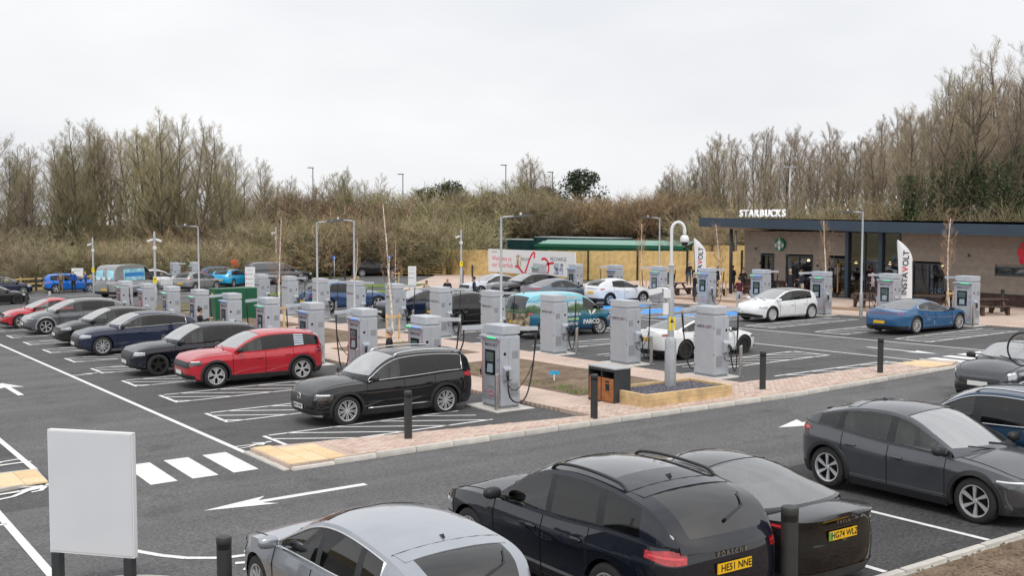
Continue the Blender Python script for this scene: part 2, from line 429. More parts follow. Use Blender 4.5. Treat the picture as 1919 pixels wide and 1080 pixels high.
def make_car(name, label, kind, x, y, yaw, paintm, group=None, sc=1.0, cat='car', **kw):
    s = dict(rails=None, chrome=None, clad=False, archm=None, rim='ten', rimc=ALLOY, roofm=None, spoiler=True, plate=None, rplate=None,
             head=(.34,.84,.63,.80), heads=.0, lampm=LAMPG, tail=(.42,.74,.84,.97), tailbar=False, tailm=TAIL, grille=(.0,.34,.52,.74), rlow=True,
             privacy=True, antenna=True, mirrorm=None, wl=None, dloch=None, handle=True, interior=True, intake=True, vplate_r=None, lean=0., gap=None, low_parts=False, skid=False, star=None, sunroof=False)
    s.update(BASE[kind]); s.update(kw)
    S = type('S', (), s)
    L, Wd, H, wb, R, sill = S.L, S.W, S.H, S.wb, S.R, S.sill
    xf = wb/2+S.fo; xr = xf-L; Ra = R+(.055 if S.clad else .045); hw0 = Wd/2
    k = (xf-xr)/ (BASE[kind]['L'])
    root = thing(name, label, cat, x, y, yaw, group); root.scale = (sc, sc, sc)
    wprof = [(0,.925),(.1,.965),(.35,.985),(.62,.992),(.76,1.0),(.82,.985),(1,.945)]
    fpr = [(0,-.14),(.18,-.02),(.45,0),(.72,-.015),(.9,-.06),(1,-.13)]
    rpr = [(0,.16),(.2,.03),(.5,0),(.75,.02),(.92,.05),(1,.09)] if kind != 'van' else [(0,.05),(.2,0),(1,.02)]
    if S.gap: rpr = S.gap
    xs = wb/2-.12; xsr = -wb/2+.05
    zs = lambda X: sinterp(S.sh, X)
    def tz(X, z): return min(1, max(0, (z-sill)/(zs(X)-sill)))
    def pt(X, z, side=1, off=0.):
        t = tz(X, z); w = hw0*interp(wprof, t); px = X
        if X > xs:
            q = min(1, (X-xs)/(xf-xs)); w *= max(0, 1-q**S.nf)**(1/S.nf); px = X+interp(fpr, t)*q**4
        elif X < xsr:
            q = min(1, (xsr-X)/(xsr-xr)); w *= max(0, 1-q**S.nr)**(1/S.nr); px = X+interp(rpr, t)*q**4
        return Vector((px, side*w, z))
    def Fq(q, z, side=1, off=0., rear=False):
        """front (or rear) face point, q 0 centre .. 1 side"""
        def base(q, z):
            a = (1-q)*pi/2; n = S.nr if rear else S.nf
            e = sin(a)**(2/n)
            X = xsr+(xr-xsr)*e if rear else xs+(xf-xs)*e
            t = tz(X, z); w = hw0*interp(wprof, t)*(max(0, cos(a))**(2/n))
            return Vector((X+interp(rpr if rear else fpr, t)*e**4, side*w, z))
        p = base(q, z)
        if off:
            d1 = base(min(1, q+.01), z)-base(max(0, q-.01), z); d2 = base(q, z+.01)-base(q, z-.01)
            n = d1.cross(d2)
            if n.length > 1e-9:
                n.normalize()
                if n.dot(p-Vector((p.x*.6, 0, .6))) < 0: n = -n
                p = p+n*off
        return p
    # stations
    xsn = set()
    for wx in (wb/2, -wb/2):
        for j in range(15): xsn.add(round(wx+Ra*cos(pi*j/14), 4))
        xsn.add(round(wx+Ra+.006, 4)); xsn.add(round(wx-Ra-.006, 4))
    hard = set(xsn)
    for j in range(0, 13):
        a = pi/2*j/12
        hard.add(round(xs+(xf-xs)*sin(a)**(2/S.nf), 4)) if j > 5 else None
        hard.add(round(xsr+(xr-xsr)*sin(a)**(2/S.nr), 4)) if j > 5 else None
    hard |= {xf, xr}
    for d in S.doors: hard |= {d[0], d[1]}
    X_ = set(hard)
    n = int(L/.11)
    for j in range(n):
        c = xr+L*j/n
        if all(abs(c-h) > .035 for h in X_): X_.add(c)
    st = sorted(X_, reverse=True)
    def z0(X):
        z = sill+.02*max(0, (abs(X)-wb/2)/.8)
        for wx in (wb/2, -wb/2):
            dx = abs(X-wx)
            if dx <= Ra+1e-4: z = max(z, R+sqrt(max(0, Ra*Ra-dx*dx)))
        return z
    NL = 10
    cols = []
    for X in st:
        b = z0(X); tp = zs(X)
        cols.append([b+(tp-b)*(j/NL) for j in range(NL+1)])
    body = MB(); doors = [[MB(), MB()] for _ in S.doors]
    def side_face(i, j, sd):
        P = [pt(st[i], cols[i][j], sd), pt(st[i+1], cols[i+1][j], sd), pt(st[i+1], cols[i+1][j+1], sd), pt(st[i], cols[i][j+1], sd)]
        return P if sd < 0 else P[::-1]
    for i in range(len(st)-1):
        xm = (st[i]+st[i+1])/2
        which = None
        for di, d in enumerate(S.doors):
            if d[1] < xm < d[0]: which = di
        for si, sd in enumerate((1, -1)):
            rows = [[pt(st[c], z, sd) for z in cols[c]] for c in (i, i+1)]
            (doors[which][si] if which is not None else body).grid(rows)
    # deck: bonnet, shoulders, boot
    fr = [1,.94,.8,.55,.25,0,-.25,-.55,-.8,-.94,-1]
    roofp = [list(p) for p in S.roof]
    xc, xb = roofp[0][0], roofp[-1][0]
    def crown(X):
        if X > xc-.3:
            q = min(1, max(0, (xf-.1-X)/.75)); return S.crf*q*q*(3-2*q)
        if X < xb+.3: return S.crr
        return 0.
    def deckz(X, f): return zs(X)+crown(X)*(1-abs(f)**2.2)+.012*(1-f*f)
    top = []
    for X in st:
        p = pt(X, zs(X)); top.append(p)
    def deck(i, f): return Vector((top[i].x + (0 if st[i] < xs else .0), top[i].y*f, deckz(st[i], f)))
    for i in range(len(st)-1):
        for j in range(len(fr)-1):
            if st[i] < xc-S.bowf+.05 and st[i+1] > xb+S.bowr+.02 and 1 <= j <= len(fr)-3+1 and abs(fr[j]) <= .941 and abs(fr[j+1]) <= .941: continue
            body.add([deck(i,fr[j]), deck(i,fr[j+1]), deck(i+1,fr[j+1]), deck(i+1,fr[j])], [(0,1,2,3)])
    # greenhouse
    roofp[0][1] = zs(xc)+crown(xc)+.012; roofp[-1][1] = zs(xb)+S.crr+.012
    C = resample(chaikin([tuple(p) for p in roofp], 3), 54)
    ymap = sorted([(X, abs(pt(X, zs(X)).y)) for X in st])
    wbelt = lambda X: .94*interp(ymap, X)
    NS = len(C); smid = NS*.45
    rf = [0,.06,.3,.55,.78,.9,1.0]
    secs = []
    for i, (X, z) in enumerate(C):
        if i < smid: bx = -S.bowf*(1-i/smid)**.8
        else: bx = S.bowr*((i-smid)/(NS-1-smid))**1.2
        xk = X+bx; zb = zs(xk)+.012
        h = max(0, min(1, (z-zb)/(H-.97)))
        zk = max(zb+.001, z-.075*min(1, h*1.5))
        hk = max(0, (zk-zb)/(H-.98))
        yk = wbelt(xk)*(1-(1-S.tum)*hk**1.08)
        ln = S.lean*(zk-zb)*max(0, (i-smid)/(NS-smid))
        side = []
        for r in rf:
            side.append(Vector((xk-ln*(1-r), wbelt(xk)+(yk-wbelt(xk))*r+.02*sin(pi*r)*hk, zb+(zk-zb)*r-(.045 if r == 0 else 0))))
        cross = []
        for f in (1,.93,.75,.5,.2,-.2,-.5,-.75,-.93,-1):
            e = 1-abs(f)**2.4
            cross.append(Vector((xk+(X-xk)*e, yk*f, zk+(z-zk)*e)))
        secs.append((side, cross, xk, zk-zb))
    panes = [[MB(), MB()] for _ in S.win]; pillars = {}; ws = MB(); rw = MB(); roofmb = MB(); sunr = MB()
    win = [list(w) for w in S.win]
    wst = int(NS*.02)+1
    # windscreen / rear-window extents by height on the middle profile
    imax = max(range(NS), key=lambda q: C[q][1])
    ztop = C[imax][1]; zhead = C[0][1]+.90*(ztop-C[0][1])
    i_h = next(q for q in range(NS) if C[q][1] > zhead)
    zrh = C[-1][1]+(.86 if kind in ('suv','hatch','van') else .93)*(ztop-C[-1][1])
    i_r = max(q for q in range(NS) if C[q][1] > zrh)
    if S.wl: i_r = min(range(NS), key=lambda q: abs(C[q][0]-S.wl))
    for i in range(NS-1):
        s0, s1 = secs[i], secs[i+1]; xm = (s0[2]+s1[2])/2
        for j in range(len(rf)-1):
            for si, sd in enumerate((1, -1)):
                P = [Vector((p.x, p.y*sd, p.z)) for p in (s0[0][j], s1[0][j], s1[0][j+1], s0[0][j+1])]
                tgt = body
                if 1 <= j <= 4 and min(s0[3], s1[3]) > .085:
                    for wi, w in enumerate(win):
                        if w[1] < xm < w[0]: tgt = panes[wi][si]
                    if tgt is body and len(win) > 1 and win[-1][1] < xm < win[0][0]: tgt = pillars.setdefault((si, sum(1 for w in win if w[1] > xm)), MB())
                tgt.add(P, [(0,1,2,3)])
        for j in range(9):
            P = [s0[1][j], s1[1][j], s1[1][j+1], s0[1][j+1]]
            tgt = body
            if 1 <= j <= 7 and wst <= i < i_h: tgt = ws
            elif (2 <= j <= 6 if kind in ('suv','hatch') else 1 <= j <= 7) and i_r <= i < NS-2 and not S.low_parts: tgt = rw
            elif S.sunroof and 2 <= j <= 6 and i_h+2 <= i < i_h+2+int((i_r-i_h)*.62): tgt = sunr
            elif i_h <= i < i_r and S.roofm: tgt = roofmb
            tgt.add(P, [(0,1,2,3)])
    for sct, dx in ((secs[0], .05), (secs[-1], -.04)):      # skirts that tuck under the bonnet and boot
        cr_ = sct[1]
        for j in range(9):
            a0, a1 = cr_[j], cr_[j+1]
            body.add([a0, a1, a1+Vector((dx,0,-.09)), a0+Vector((dx,0,-.09))], [(0,1,2,3)])
    for mb in [body, ws, rw, roofmb]+list(pillars.values())+[m for p in panes for m in p]+[m for d in doors for m in d]: orient(mb)
    bo = body.build('body', paintm, root, True, 32)
    if sunr.f: orient(sunr); sunr.build('sunroof', PIANO_, root, True, 32)
    if kind in ('suv','hatch','saloon') and i_r-i_h > 6:
        for ii in (i_h, i_r-1):
            g = MB(); g.tube([p+Vector((0,0,.001)) for p in secs[ii][1][1:-1]], .006, 4, False); g.build('roof_gap', SEAM, root)
    if roofmb.f: roofmb.build('roof', S.roofm, root, True, 32)
    for pm in pillars.values(): pm.build('pillar_trim', BLACK_TRIM, root, True, 32)
    ws.build('windscreen', GLASSW, root, True, 40)
    if rw.f: rw.build('rear_window', GLASSRD if S.privacy else GLASSR, root, True, 40)
    for wi, pr in enumerate(panes):
        for m in pr:
            if m.f: m.build('side_window', GLASSD if (wi > 0 and S.privacy) else GLASS, root, True, 40)
    # doors with gaps and handles
    for di, d in enumerate(S.doors):
        for si, sd in enumerate((1, -1)):
            do = doors[di][si].build('door', paintm, root, True, 32)
            g = MB()
            for X in d:
                b = z0(X); g.tube([pt(X, b+(zs(X)-b)*q/8, sd)+Vector((0, sd*.0015, 0)) for q in range(9)], .0065, 4, False)
            zl = sill+.075
            xx = [X for X in lin(d[0], d[1], 8) if z0(X) < zl]
            if len(xx) > 1: g.tube([pt(X, zl, sd)+Vector((0, sd*.0015, 0)) for X in xx], .006, 4, False)
            g.build('door_gap', SEAM, do)
            if S.handle:
                hb = MB(); X = d[1]+.17; zz = zs(X)-.16; p = pt(X, zz, sd)
                hb.blob((X+.02, p.y+sd*.012, zz), (.105,.02,.022), .7, 10, 6)
                hb.build('handle', BLACK_TRIM if S.handle == 'dark' else paintm, do, True)
    # black underbody box, blocks light beneath and keeps the wheel wells dark
    u = MB(); u.box(xr+.22, xf-.25, -hw0+.27, hw0-.27, sill-.02, .66)
    u.box(-wb/2+Ra+.02, wb/2-Ra-.02, -hw0+.06, hw0-.06, sill-.01, .5)
    u.build('underbody', RIMBACK, root)
    for wx in (wb/2, -wb/2):
        for sd in (1, -1):
            t, r = wheel_meshes(R, .225, S.rim, S.rimc)
            w = link('wheel', t, root, (wx, sd*(hw0-.135), R), 0 if sd > 0 else pi)
            link('rim', r, w)
    # wheel-arch lips
    am = S.archm or (BLACK_TRIM if S.clad else None)
    if am:
        for wx in (wb/2, -wb/2):
            for sd in (1, -1):
                rows = []
                for j in range(19):
                    a = pi*(-.10)+pi*1.20*j/18
                    row = []
                    for rr, o in ((Ra-.012,-.05),(Ra-.012,.022),(Ra+.05,.02),(Ra+.062,-.01)):
                        X = wx+rr*cos(a); z = max(sill-.01, R+rr*sin(a)); z = min(z, zs(X)-.02)
                        p = pt(X, z, sd); row.append((p.x, p.y+sd*o, p.z))
                    rows.append(row)
                a_ = MB(); a_.grid(rows); a_.build('arch_trim', am, root, True, 40)
    if S.clad:
        for sd in (1, -1):
            rows = []
            for X in lin(wb/2-Ra-.05, -wb/2+Ra+.05, 12):
                row = []
                for z, o in ((sill-.03,-.06),(sill-.03,.012),(sill+.1,.016),(sill+.115,-.01)):
                    p = pt(X, max(z, sill), sd); row.append((X, p.y+sd*o, z))
                rows.append(row)
            a_ = MB(); a_.grid(rows); so = a_.build('sill_trim', BLACK_TRIM, root, True, 40)
            if S.chrome == 'sill':
                c_ = MB(); c_.tube([pt(X, sill+.13, sd)+Vector((0, sd*.012, 0)) for X in lin(.85, -.95, 8)], .013, 5); c_.build('sill_strip', CHROME, root, True)
    # front: lamps, grille, intake, plate
    q0, q1, zl0, zl1 = S.head
    for sd in (1, -1):
        rows = []
        for q in lin(q0, q1, 8):
            f = (q-q0)/(q1-q0); z_a = zl0+S.heads*f; z_b = zl1+S.heads*f*.8
            zt_ = zs(xs+(xf-xs)*sin((1-q)*pi/2)**(2/S.nf))-.012
            z_b = min(z_b, zt_); z_a = min(z_a, z_b-.03)
            rows.append([Fq(q, z_a+(z_b-z_a)*w_/4, sd, .007) for w_ in range(5)])
        m_ = MB(); m_.grid(rows); orient(m_); hl = m_.build('headlight', S.lampm, root, True, 60)
        m_ = MB(); m_.grid([[r_[3]+(r_[3]-r_[2])*.1 + (r_[3]-Vector((0,0,.6))).normalized()*.004, r_[4]+(r_[4]-Vector((0,0,.6))).normalized()*.004] for r_ in rows[1:-1]]); orient(m_); m_.build('running_light', LAMPW, hl, True)
    if S.grille:
        q1, _, za, zb_ = S.grille[1], 0, S.grille[2], S.grille[3]
        rows = [[Fq(abs(q), za+(zb_-za)*w_/4, 1 if q >= 0 else -1, .006) for w_ in range(5)] for q in lin(-q1, q1, 12)]
        m_ = MB(); m_.grid(rows); orient(m_); m_.build('grille', BLACK_TRIM, root, True, 60)
    if S.intake:
        rows = [[Fq(abs(q), sill+.05+(.15)*w_/3*(1-.3*(abs(q)/.62)), 1 if q >= 0 else -1, .006) for w_ in range(4)] for q in lin(-.62, .62, 12)]
        m_ = MB(); m_.grid(rows); orient(m_); m_.build('lower_intake', BLACK_TRIM, root, True, 60)
    def plate(front, txt):
        zz = .47 if front else (S.vplate_r or .62)
        p = Fq(0.0, zz, 1, 0, not front); sx = 1 if front else -1
        pb = MB(); X = p.x+sx*.02
        pb.box(min(X, X+sx*.014), max(X, X+sx*.014), -.26, .26, zz-.056, zz+.056)
        po = pb.build('number_plate', PLW if front else PLY, root)
        if txt == 'green' or (txt and txt[0] == '|'):
            gb = MB(); yy = -.255 if front else .255
            yl = sorted((yy, yy+(.05 if front else -.05)))
            gb.box(min(X+sx*.0141, X+sx*.016), max(X+sx*.0141, X+sx*.016), yl[0], yl[1], zz-.052, zz+.052); gb.build('plate_flash', PLG, po)
        t_ = (txt or '').replace('|', '')
        if t_ and t_ != 'green':
            put_text(t_, .105, PLK, po, (X+sx*.0165, -sx*.02 if front else .0+.02*-1, zz), (0, sx, 0), (0,0,1), depth=.001, bold=.012, scale=(.98,1.05))
    plate(True, S.plate); plate(False, S.rplate)
    # rear lamps
    q0, q1, zl0, zl1 = S.tail
    for sd in (1, -1):
        rows = [[Fq(q, (zl0+zl1)/2+(zl1-zl0)*(w_/4-.5)*(.55+.45*sin(pi*min(1,(q-q0)/(q1-q0)*1.0+.12)))+.05*(q-q0), sd, .007, True) for w_ in range(5)] for q in lin(q0, q1, 9)]
        m_ = MB(); m_.grid(rows); orient(m_); tl = m_.build('tail_light', S.tailm, root, True, 60)
        m_ = MB(); m_.grid([[Fq(q, (zl0+zl1)/2+dz_+.05*(q-q0), sd, .010, True) for dz_ in (-.012,.012)] for q in lin(q0+.03, q1-.04, 8)]); orient(m_); m_.build('lamp_element', TAILB, tl, True)
    if S.tailbar:
        zc_ = (zl0+zl1)/2
        rows = [[Fq(abs(q), zc_-.018+.036*w_/2, 1 if q >= 0 else -1, .007, True) for w_ in range(3)] for q in lin(-q0-.01, q0+.01, 14)]
        m_ = MB(); m_.grid(rows); orient(m_); m_.build('light_bar', S.tailm, root, True, 60)
    if S.rlow:
        rows = [[Fq(abs(q), sill+.01+(.17)*w_/3, 1 if q >= 0 else -1, .006, True) for w_ in range(4)] for q in lin(-.85, .85, 14)]
        m_ = MB(); m_.grid(rows); orient(m_); m_.build('rear_valance', BLACK_TRIM, root, True, 60)
    # spoiler over the rear window
    if S.spoiler and kind in ('suv', 'hatch'):
        i = i_r; sp_ = MB(); rows = []
        for f in (-.9,-.6,-.3,0,.3,.6,.9):
            e = 1-abs(f)**2.4; sd_, cr_ = secs[i][0], secs[i][1]
            yk = cr_[0].y; xk = cr_[0].x; X = C[i][0]; zk = cr_[0].z; z = C[i][1]
            px = xk+(X-xk)*e; pz = zk+(z-zk)*e
            rows.append([(px+.07,yk*f,pz+.012),(px-.15,yk*f*.97,pz-.012),(px-.15,yk*f*.97,pz-.055),(px-.02,yk*f*.97,pz-.075)])
        sp_.grid(rows); sp_.build('spoiler', S.roofm or paintm, root, True, 45)
    if kind in ('suv', 'hatch') and rw.f:
        wp = MB(); sp0, sp1, sp2 = secs[NS-4][1], secs[NS-6][1], secs[NS-9][1]; of = Vector((-.02,0,.012))
        a_ = (sp0[4]+sp0[5])/2+of; wp.tube([a_, sp1[6]+of, (sp2[6]*.4+sp2[7]*.6)+of], [.022,.012,.008], 5); wp.build('rear_wiper', BLACK_TRIM, root)
    # bonnet shut lines
    for sd in (1, -1):
        ip = [i for i in range(len(st)) if xc-S.bowf*.6 < st[i] < xf-.16]
        if len(ip) > 3:
            g = MB(); g.tube([deck(i, .87*sd)+Vector((0,0,.001)) for i in ip], .006, 4, False); g.build('bonnet_gap', SEAM, root)
    if S.skid:
        rows = [[Fq(abs(q), sill-.005+.06*w_/2, 1 if q >= 0 else -1, .016) for w_ in range(3)] for q in lin(-.6, .6, 12)]
        m_ = MB(); m_.grid(rows); orient(m_); m_.build('skid_plate', ALLOY, root, True)
    if S.star:
        p = Fq(0, S.star, 1, .012); m_ = MB(); Mx = Matrix.Translation((p.x+.01, 0, S.star)) @ Matrix.Rotation(R90_, 4, 'Y')
        m_.tube([Mx @ Vector((.09*cos(2*pi*q/18), .09*sin(2*pi*q/18), 0)) for q in range(19)], .009, 5)
        for q in range(3): m_.tube([Mx @ Vector((0,0,0)), Mx @ Vector((.09*cos(pi+2*pi*q/3), .09*sin(pi+2*pi*q/3), 0))], .008, 4)
        m_.build('star_emblem', CHROME, root, True)
    # mirrors
    for sd in (1, -1):
        X = xc-S.bowf-.12; zz = zs(X)+.07; yy = abs(pt(X, zs(X)).y)
        m_ = MB(); m_.blob((X+.02, sd*(yy+.13), zz+.04), (.075,.125,.075), .75, 12, 8)
        m_.tube([(X, sd*(yy-.04), zz-.05),(X, sd*(yy+.09), zz)], .025, 6)
        m_.build('mirror', S.mirrorm or BLACK_TRIM, root, True, 50)
    # bright line round the side windows
    if S.dloch:
        for sd in (1, -1):
            idx = [i for i in range(NS) if secs[i][3] > .06 and win[-1][1]-.02 < secs[i][2] < win[0][0]+.1]
            lo = [secs[i][0][1] for i in idx]; hi = [secs[i][0][5] for i in idx]
            pth = lo+hi[::-1]+[lo[0]]
            pth = [Vector((p.x, (p.y+.006)*sd, p.z)) for p in pth]
            m_ = MB(); m_.tube(pth, .013, 5); m_.build('window_trim', S.dloch, root, True)
    # roof rails
    if S.rails:
        for sd in (1, -1):
            idx = [i for i in range(i_h-1, i_r)]
            pth = [Vector((secs[i][1][0].x, sd*(secs[i][1][1].y), secs[i][1][1].z+.055*min(1, .25+min(q, len(idx)-1-q)/3))) for q, i in enumerate(idx)]
            pth[0].z -= .03; pth[-1].z -= .03
            m_ = MB(); m_.tube(pth, .02, 6); m_.build('roof_rail', S.rails, root, True)
    if S.antenna and kind != 'saloon':
        i = i_r-3; m_ = MB(); p = C[i]
        m_.add([(p[0]+.08,0,p[1]-.01),(p[0]-.06,.022,p[1]-.02),(p[0]-.06,-.022,p[1]-.02),(p[0]-.05,0,p[1]+.04)], [(0,1,3),(1,2,3),(2,0,3)]); m_.build('antenna', BLACK_TRIM, root)
    if S.interior:
        it = MB(); it.box(xb+.35, xc-.35, -hw0+.14, hw0-.14, .45, .52)
        it.add([(xc-.02,-hw0*.75,zs(xc)-.02),(xc-.02,hw0*.75,zs(xc)-.02),(xc-.62,hw0*.75,zs(xc)+.03),(xc-.62,-hw0*.75,zs(xc)+.03),(xc-.66,-hw0*.75,.6),(xc-.66,hw0*.75,.6)], [(0,1,2,3),(3,2,5,4)])
        it.build('dashboard', DARKIN, root)
        hs = H-.42
        for sd in (1, -1):
            se = MB(); X = .02
            se.blob((X,sd*.37,.72),(.26,.24,.12),.5,10,6); se.blob((X-.27,sd*.37,.72+(hs-.62)/2),(.09,.23,(hs-.5)/2),.5,10,6); se.blob((X-.29,sd*.37,hs+.18),(.05,.13,.09),.6,8,5)
            se.build('front_seat', SEATM, root, True)
        se = MB(); X = -.95
        se.blob((X-.2,0,.72+(hs-.62)/2),(.09,hw0*.72,(hs-.5)/2),.4,12,6)
        for yy in (-.4,.4): se.blob((X-.22,yy,hs+.13),(.05,.13,.08),.6,8,5)
        se.build('rear_seat', SEATM, root, True)
        sw = MB(); Mx = Matrix.Translation((xc-.82,-.37,zs(xc)-.02)) @ Matrix.Rotation(radians(-65), 4, 'Y')
        sw.tube([Mx @ Vector((.18*cos(2*pi*q/14), .18*sin(2*pi*q/14), 0)) for q in range(15)], .016, 5); sw.tube([Mx @ Vector((0,-.17,0)), Mx @ Vector((0,.17,0))], .02, 5)
        sw.build('steering_wheel', DARKIN, root, True)
        wi_ = MB(); 
        for yy in (-.1,.45):
            p0 = Vector((xc-.02, yy, zs(xc)+crown(xc)*.9+.03)); wi_.tube([p0, p0+Vector((-.13,-.5,.075))], .011, 4)
        wi_.build('wiper', BLACK_TRIM, root)
    root['_'] = 0; del root['_']
    return root, type('Car', (), dict(pt=staticmethod(pt), Fq=staticmethod(Fq), secs=secs, C=C, rf=rf, zs=staticmethod(zs), xf=xf, xr=xr, hw0=hw0, i_r=i_r, H=H, sill=sill))
def side_panel(root, info, xa, xb, j0, j1, side, material, name, off=.006, uvrows=None):
    """a flat graphic that follows a vehicle's upper side"""
    rows = []
    for sct in info.secs:
        if xb < sct[2] < xa and sct[3] > .2:
            rows.append([Vector((p.x, side*(p.y+off), p.z)) for p in sct[0][j0:j1+1]])
    m_ = MB(); m_.grid(rows); orient(m_); return m_.build(name, material, root, True, 60)
# ------------------------------------------------------------------ the ground
ASPH = ground_mat('worn road asphalt', (.100,.100,.103), (.140,.139,.141), big=.18, fine=21., speck=.5, rough=.8, bump=.3)
ASPH_D = ground_mat('fresh bay asphalt', (.070,.069,.072), (.105,.103,.104), big=.22, fine=21., speck=.5, rough=.78, bump=.3)
ASPH_L = ground_mat('dark foreground asphalt', (.05,.05,.053), (.078,.077,.079), big=.3, fine=19., speck=.6, rough=.8, bump=.4)
PAINTW = mat('white road paint', (.77,.77,.76), rough=.6, var=.13, scale=9, detail=8)
PAINTB = mat('blue road paint', (.07,.30,.72), rough=.6, var=.08, scale=5)
SOIL = ground_mat('bare soil', (.135,.092,.062), (.255,.19,.135), big=1.6, fine=26., speck=.45, rough=.95, bump=.9)
MEADOW = ground_mat('rough winter grass', (.10,.095,.045), (.19,.165,.09), big=.25, fine=14., speck=.4, rough=.95, bump=.8)
CONC = mat('pale kerb concrete', (.57,.545,.50), rough=.8, var=.14, scale=3.5, bump=.12, bscale=60)
PADC = mat('charger pad concrete', (.58,.56,.52), rough=.8, var=.1, scale=4)
PAVC = [mat('paver %s' % n, c, rough=.8, var=.14, scale=9, bump=.15, bscale=70) for n, c in
        (('rose', (.57,.43,.36)), ('sand', (.61,.50,.42)), ('pink', (.55,.41,.355)), ('buff', (.60,.48,.40)), ('brown', (.50,.37,.31)))]
TACT = [mat('buff slab %d' % i, c, rough=.8, var=.09, scale=6) for i, c in enumerate(((.72,.545,.32), (.76,.59,.37), (.69,.51,.29)))]
def paver_field():
    m, t, b = nodes_of('block paving'); N = t.nodes; Lk = t.links
    tcx = N.new('ShaderNodeTexCoord'); br = N.new('ShaderNodeTexBrick')
    br.inputs['Scale'].default_value = 1.0; br.inputs['Brick Width'].default_value = .2; br.inputs['Row Height'].default_value = .1
    br.inputs['Mortar Size'].default_value = .006; br.inputs['Color1'].default_value = (.60,.48,.40,1); br.inputs['Color2'].default_value = (.55,.42,.355,1)
    br.inputs['Mortar'].default_value = (.38,.29,.24,1)
    Lk.new(tcx.outputs['Object'], br.inputs['Vector'])
    n1 = N.new('ShaderNodeTexNoise'); n1.inputs['Scale'].default_value = .9; n1.inputs['Detail'].default_value = 6; Lk.new(tcx.outputs['Object'], n1.inputs['Vector'])
    mr = N.new('ShaderNodeMapRange'); mr.inputs['From Min'].default_value = .3; mr.inputs['From Max'].default_value = .7; mr.inputs['To Min'].default_value = .88; mr.inputs['To Max'].default_value = 1.14
    Lk.new(n1.outputs['Fac'], mr.inputs['Value'])
    ml = N.new('ShaderNodeVectorMath'); ml.operation = 'SCALE'; Lk.new(br.outputs['Color'], ml.inputs[0]); Lk.new(mr.outputs['Result'], ml.inputs['Scale'])
    Lk.new(ml.outputs['Vector'], b.inputs['Base Color']); b.inputs['Roughness'].default_value = .85
    bp = N.new('ShaderNodeBump'); bp.inputs['Strength'].default_value = .3; bp.inputs['Distance'].default_value = .006
    Lk.new(br.outputs['Fac'], bp.inputs['Height']); bp.invert = True; Lk.new(bp.outputs['Normal'], b.inputs['Normal'])
    return m
PAVE = paver_field()
def sheet(name, poly, dz, m, parent=None, kind='structure'):
    mb = MB(); mb.add([(x, y, gz(x, y)+dz) for x, y in poly], [tuple(range(len(poly)))])
    o = mb.build(name, m, parent)
    if kind and not parent: o['kind'] = kind
    return o
def slab(name, poly, h, m, parent=None, kind='structure', base=-.05):
    mb = MB(); n = len(poly)
    mb.add([(x, y, gz(x, y)+base) for x, y in poly]+[(x, y, gz(x, y)+h) for x, y in poly],
           [tuple(range(n, 2*n))]+[(i, (i+1) % n, n+(i+1) % n, n+i) for i in range(n)])
    o = mb.build(name, m, parent)
    if kind and not parent: o['kind'] = kind
    return o
us = [-600,-90,110,600]; vs_ = [-600,-60,130,600]
g = MB(); g.grid([[(x, y, gz(min(110,max(-90,x)), min(130,max(-60,y)))-.06) for x in us] for y in vs_]); tag(g.build('ground', MEADOW), kind='structure')
carpark = sheet('car_park', [(-60,-9.0),(30,-9.0),(30,70.4),(-60,70.4)], 0, ASPH_D)
road = sheet('road', [(-60,-9.0),(60,-9.0),(60,-3.2),(-60,-3.2)], .004, ASPH)
aisle = sheet('aisle', [(-10.9,-3.2),(-7.1,-3.2),(-7.1,48),(-10.9,48)], .004, ASPH)
aisle2 = sheet('aisle', [(15.8,-3.2),(19.8,-3.2),(19.8,48),(15.8,48)], .004, ASPH)
sheet('cross_road', [(-60,48),(30,48),(30,70.2),(-60,70.2)], .006, ASPH)
sheet('parking_bays', [(-30,-14.1),(60,-14.1),(60,-9.0),(-30,-9.0)], .004, ASPH_L)
# --- painted markings, all parts of the car park
def stripe(a, b, w=.1, name='painted_line', parent=None, m=None, dz=.012):
    a = Vector((*a, 0)); b = Vector((*b, 0)); d = (b-a).normalized(); n = Vector((-d.y, d.x, 0))*w/2
    sheet(name, [(p.x, p.y) for p in (a-n, b-n, b+n, a+n)], dz, m or PAINTW, parent or carpark)
def poly_mark(pts, name='painted_mark', m=None, dz=.012): sheet(name, pts, dz, m or PAINTW, carpark)
stripe((-7.05,-1.1), (-7.05,39), .12); stripe((-10.95,.05), (-10.95,34), .12)
stripe((15.75,-2.2), (15.75,44), .11); stripe((19.78,-1.6), (19.78,44), .11)
def hatch(u0, u1, v0, v1, open_left, dirn=1):
    """a hatched strip between two bays"""
    tip, end = (u1, u0) if open_left else (u0, u1)
    stripe((tip, v0+.05), (end, v0+.05)); stripe((tip+(.12 if not open_left else -.12), v1), (end, v1)) ; stripe((tip, v0), (tip, v1))
    w = v1-v0; du = w*1.38; x = min(u0, u1)-du+.5
    while x < max(u0, u1)-.1:
        a_ = (x, v1); b_ = (x+du, v0)
        lo, hi = min(u0, u1), max(u0, u1)
        t0 = max(0, (lo-x)/du); t1 = min(1, (hi-x)/du)
        if t1-t0 > .1: stripe((x+du*t0, v1-w*t0), (x+du*t1, v1-w*t1), .09)
        x += 1.15
for k in range(10):
    hatch(-6.05, -.35 if k else -.9, -1.2+3.9*k, .43+3.9*k, False)
    hatch(9.1, 14.85, 1.7+3.95*k, 3.3+3.95*k, True)
    hatch(20.75, 26.6, 1.82+3.9*k, 3.42+3.9*k, False)
hatch(9.6, 14.85, -2.0+.55, -.55, True)
hatch(20.75, 26.6, -2.1, -.5, False)
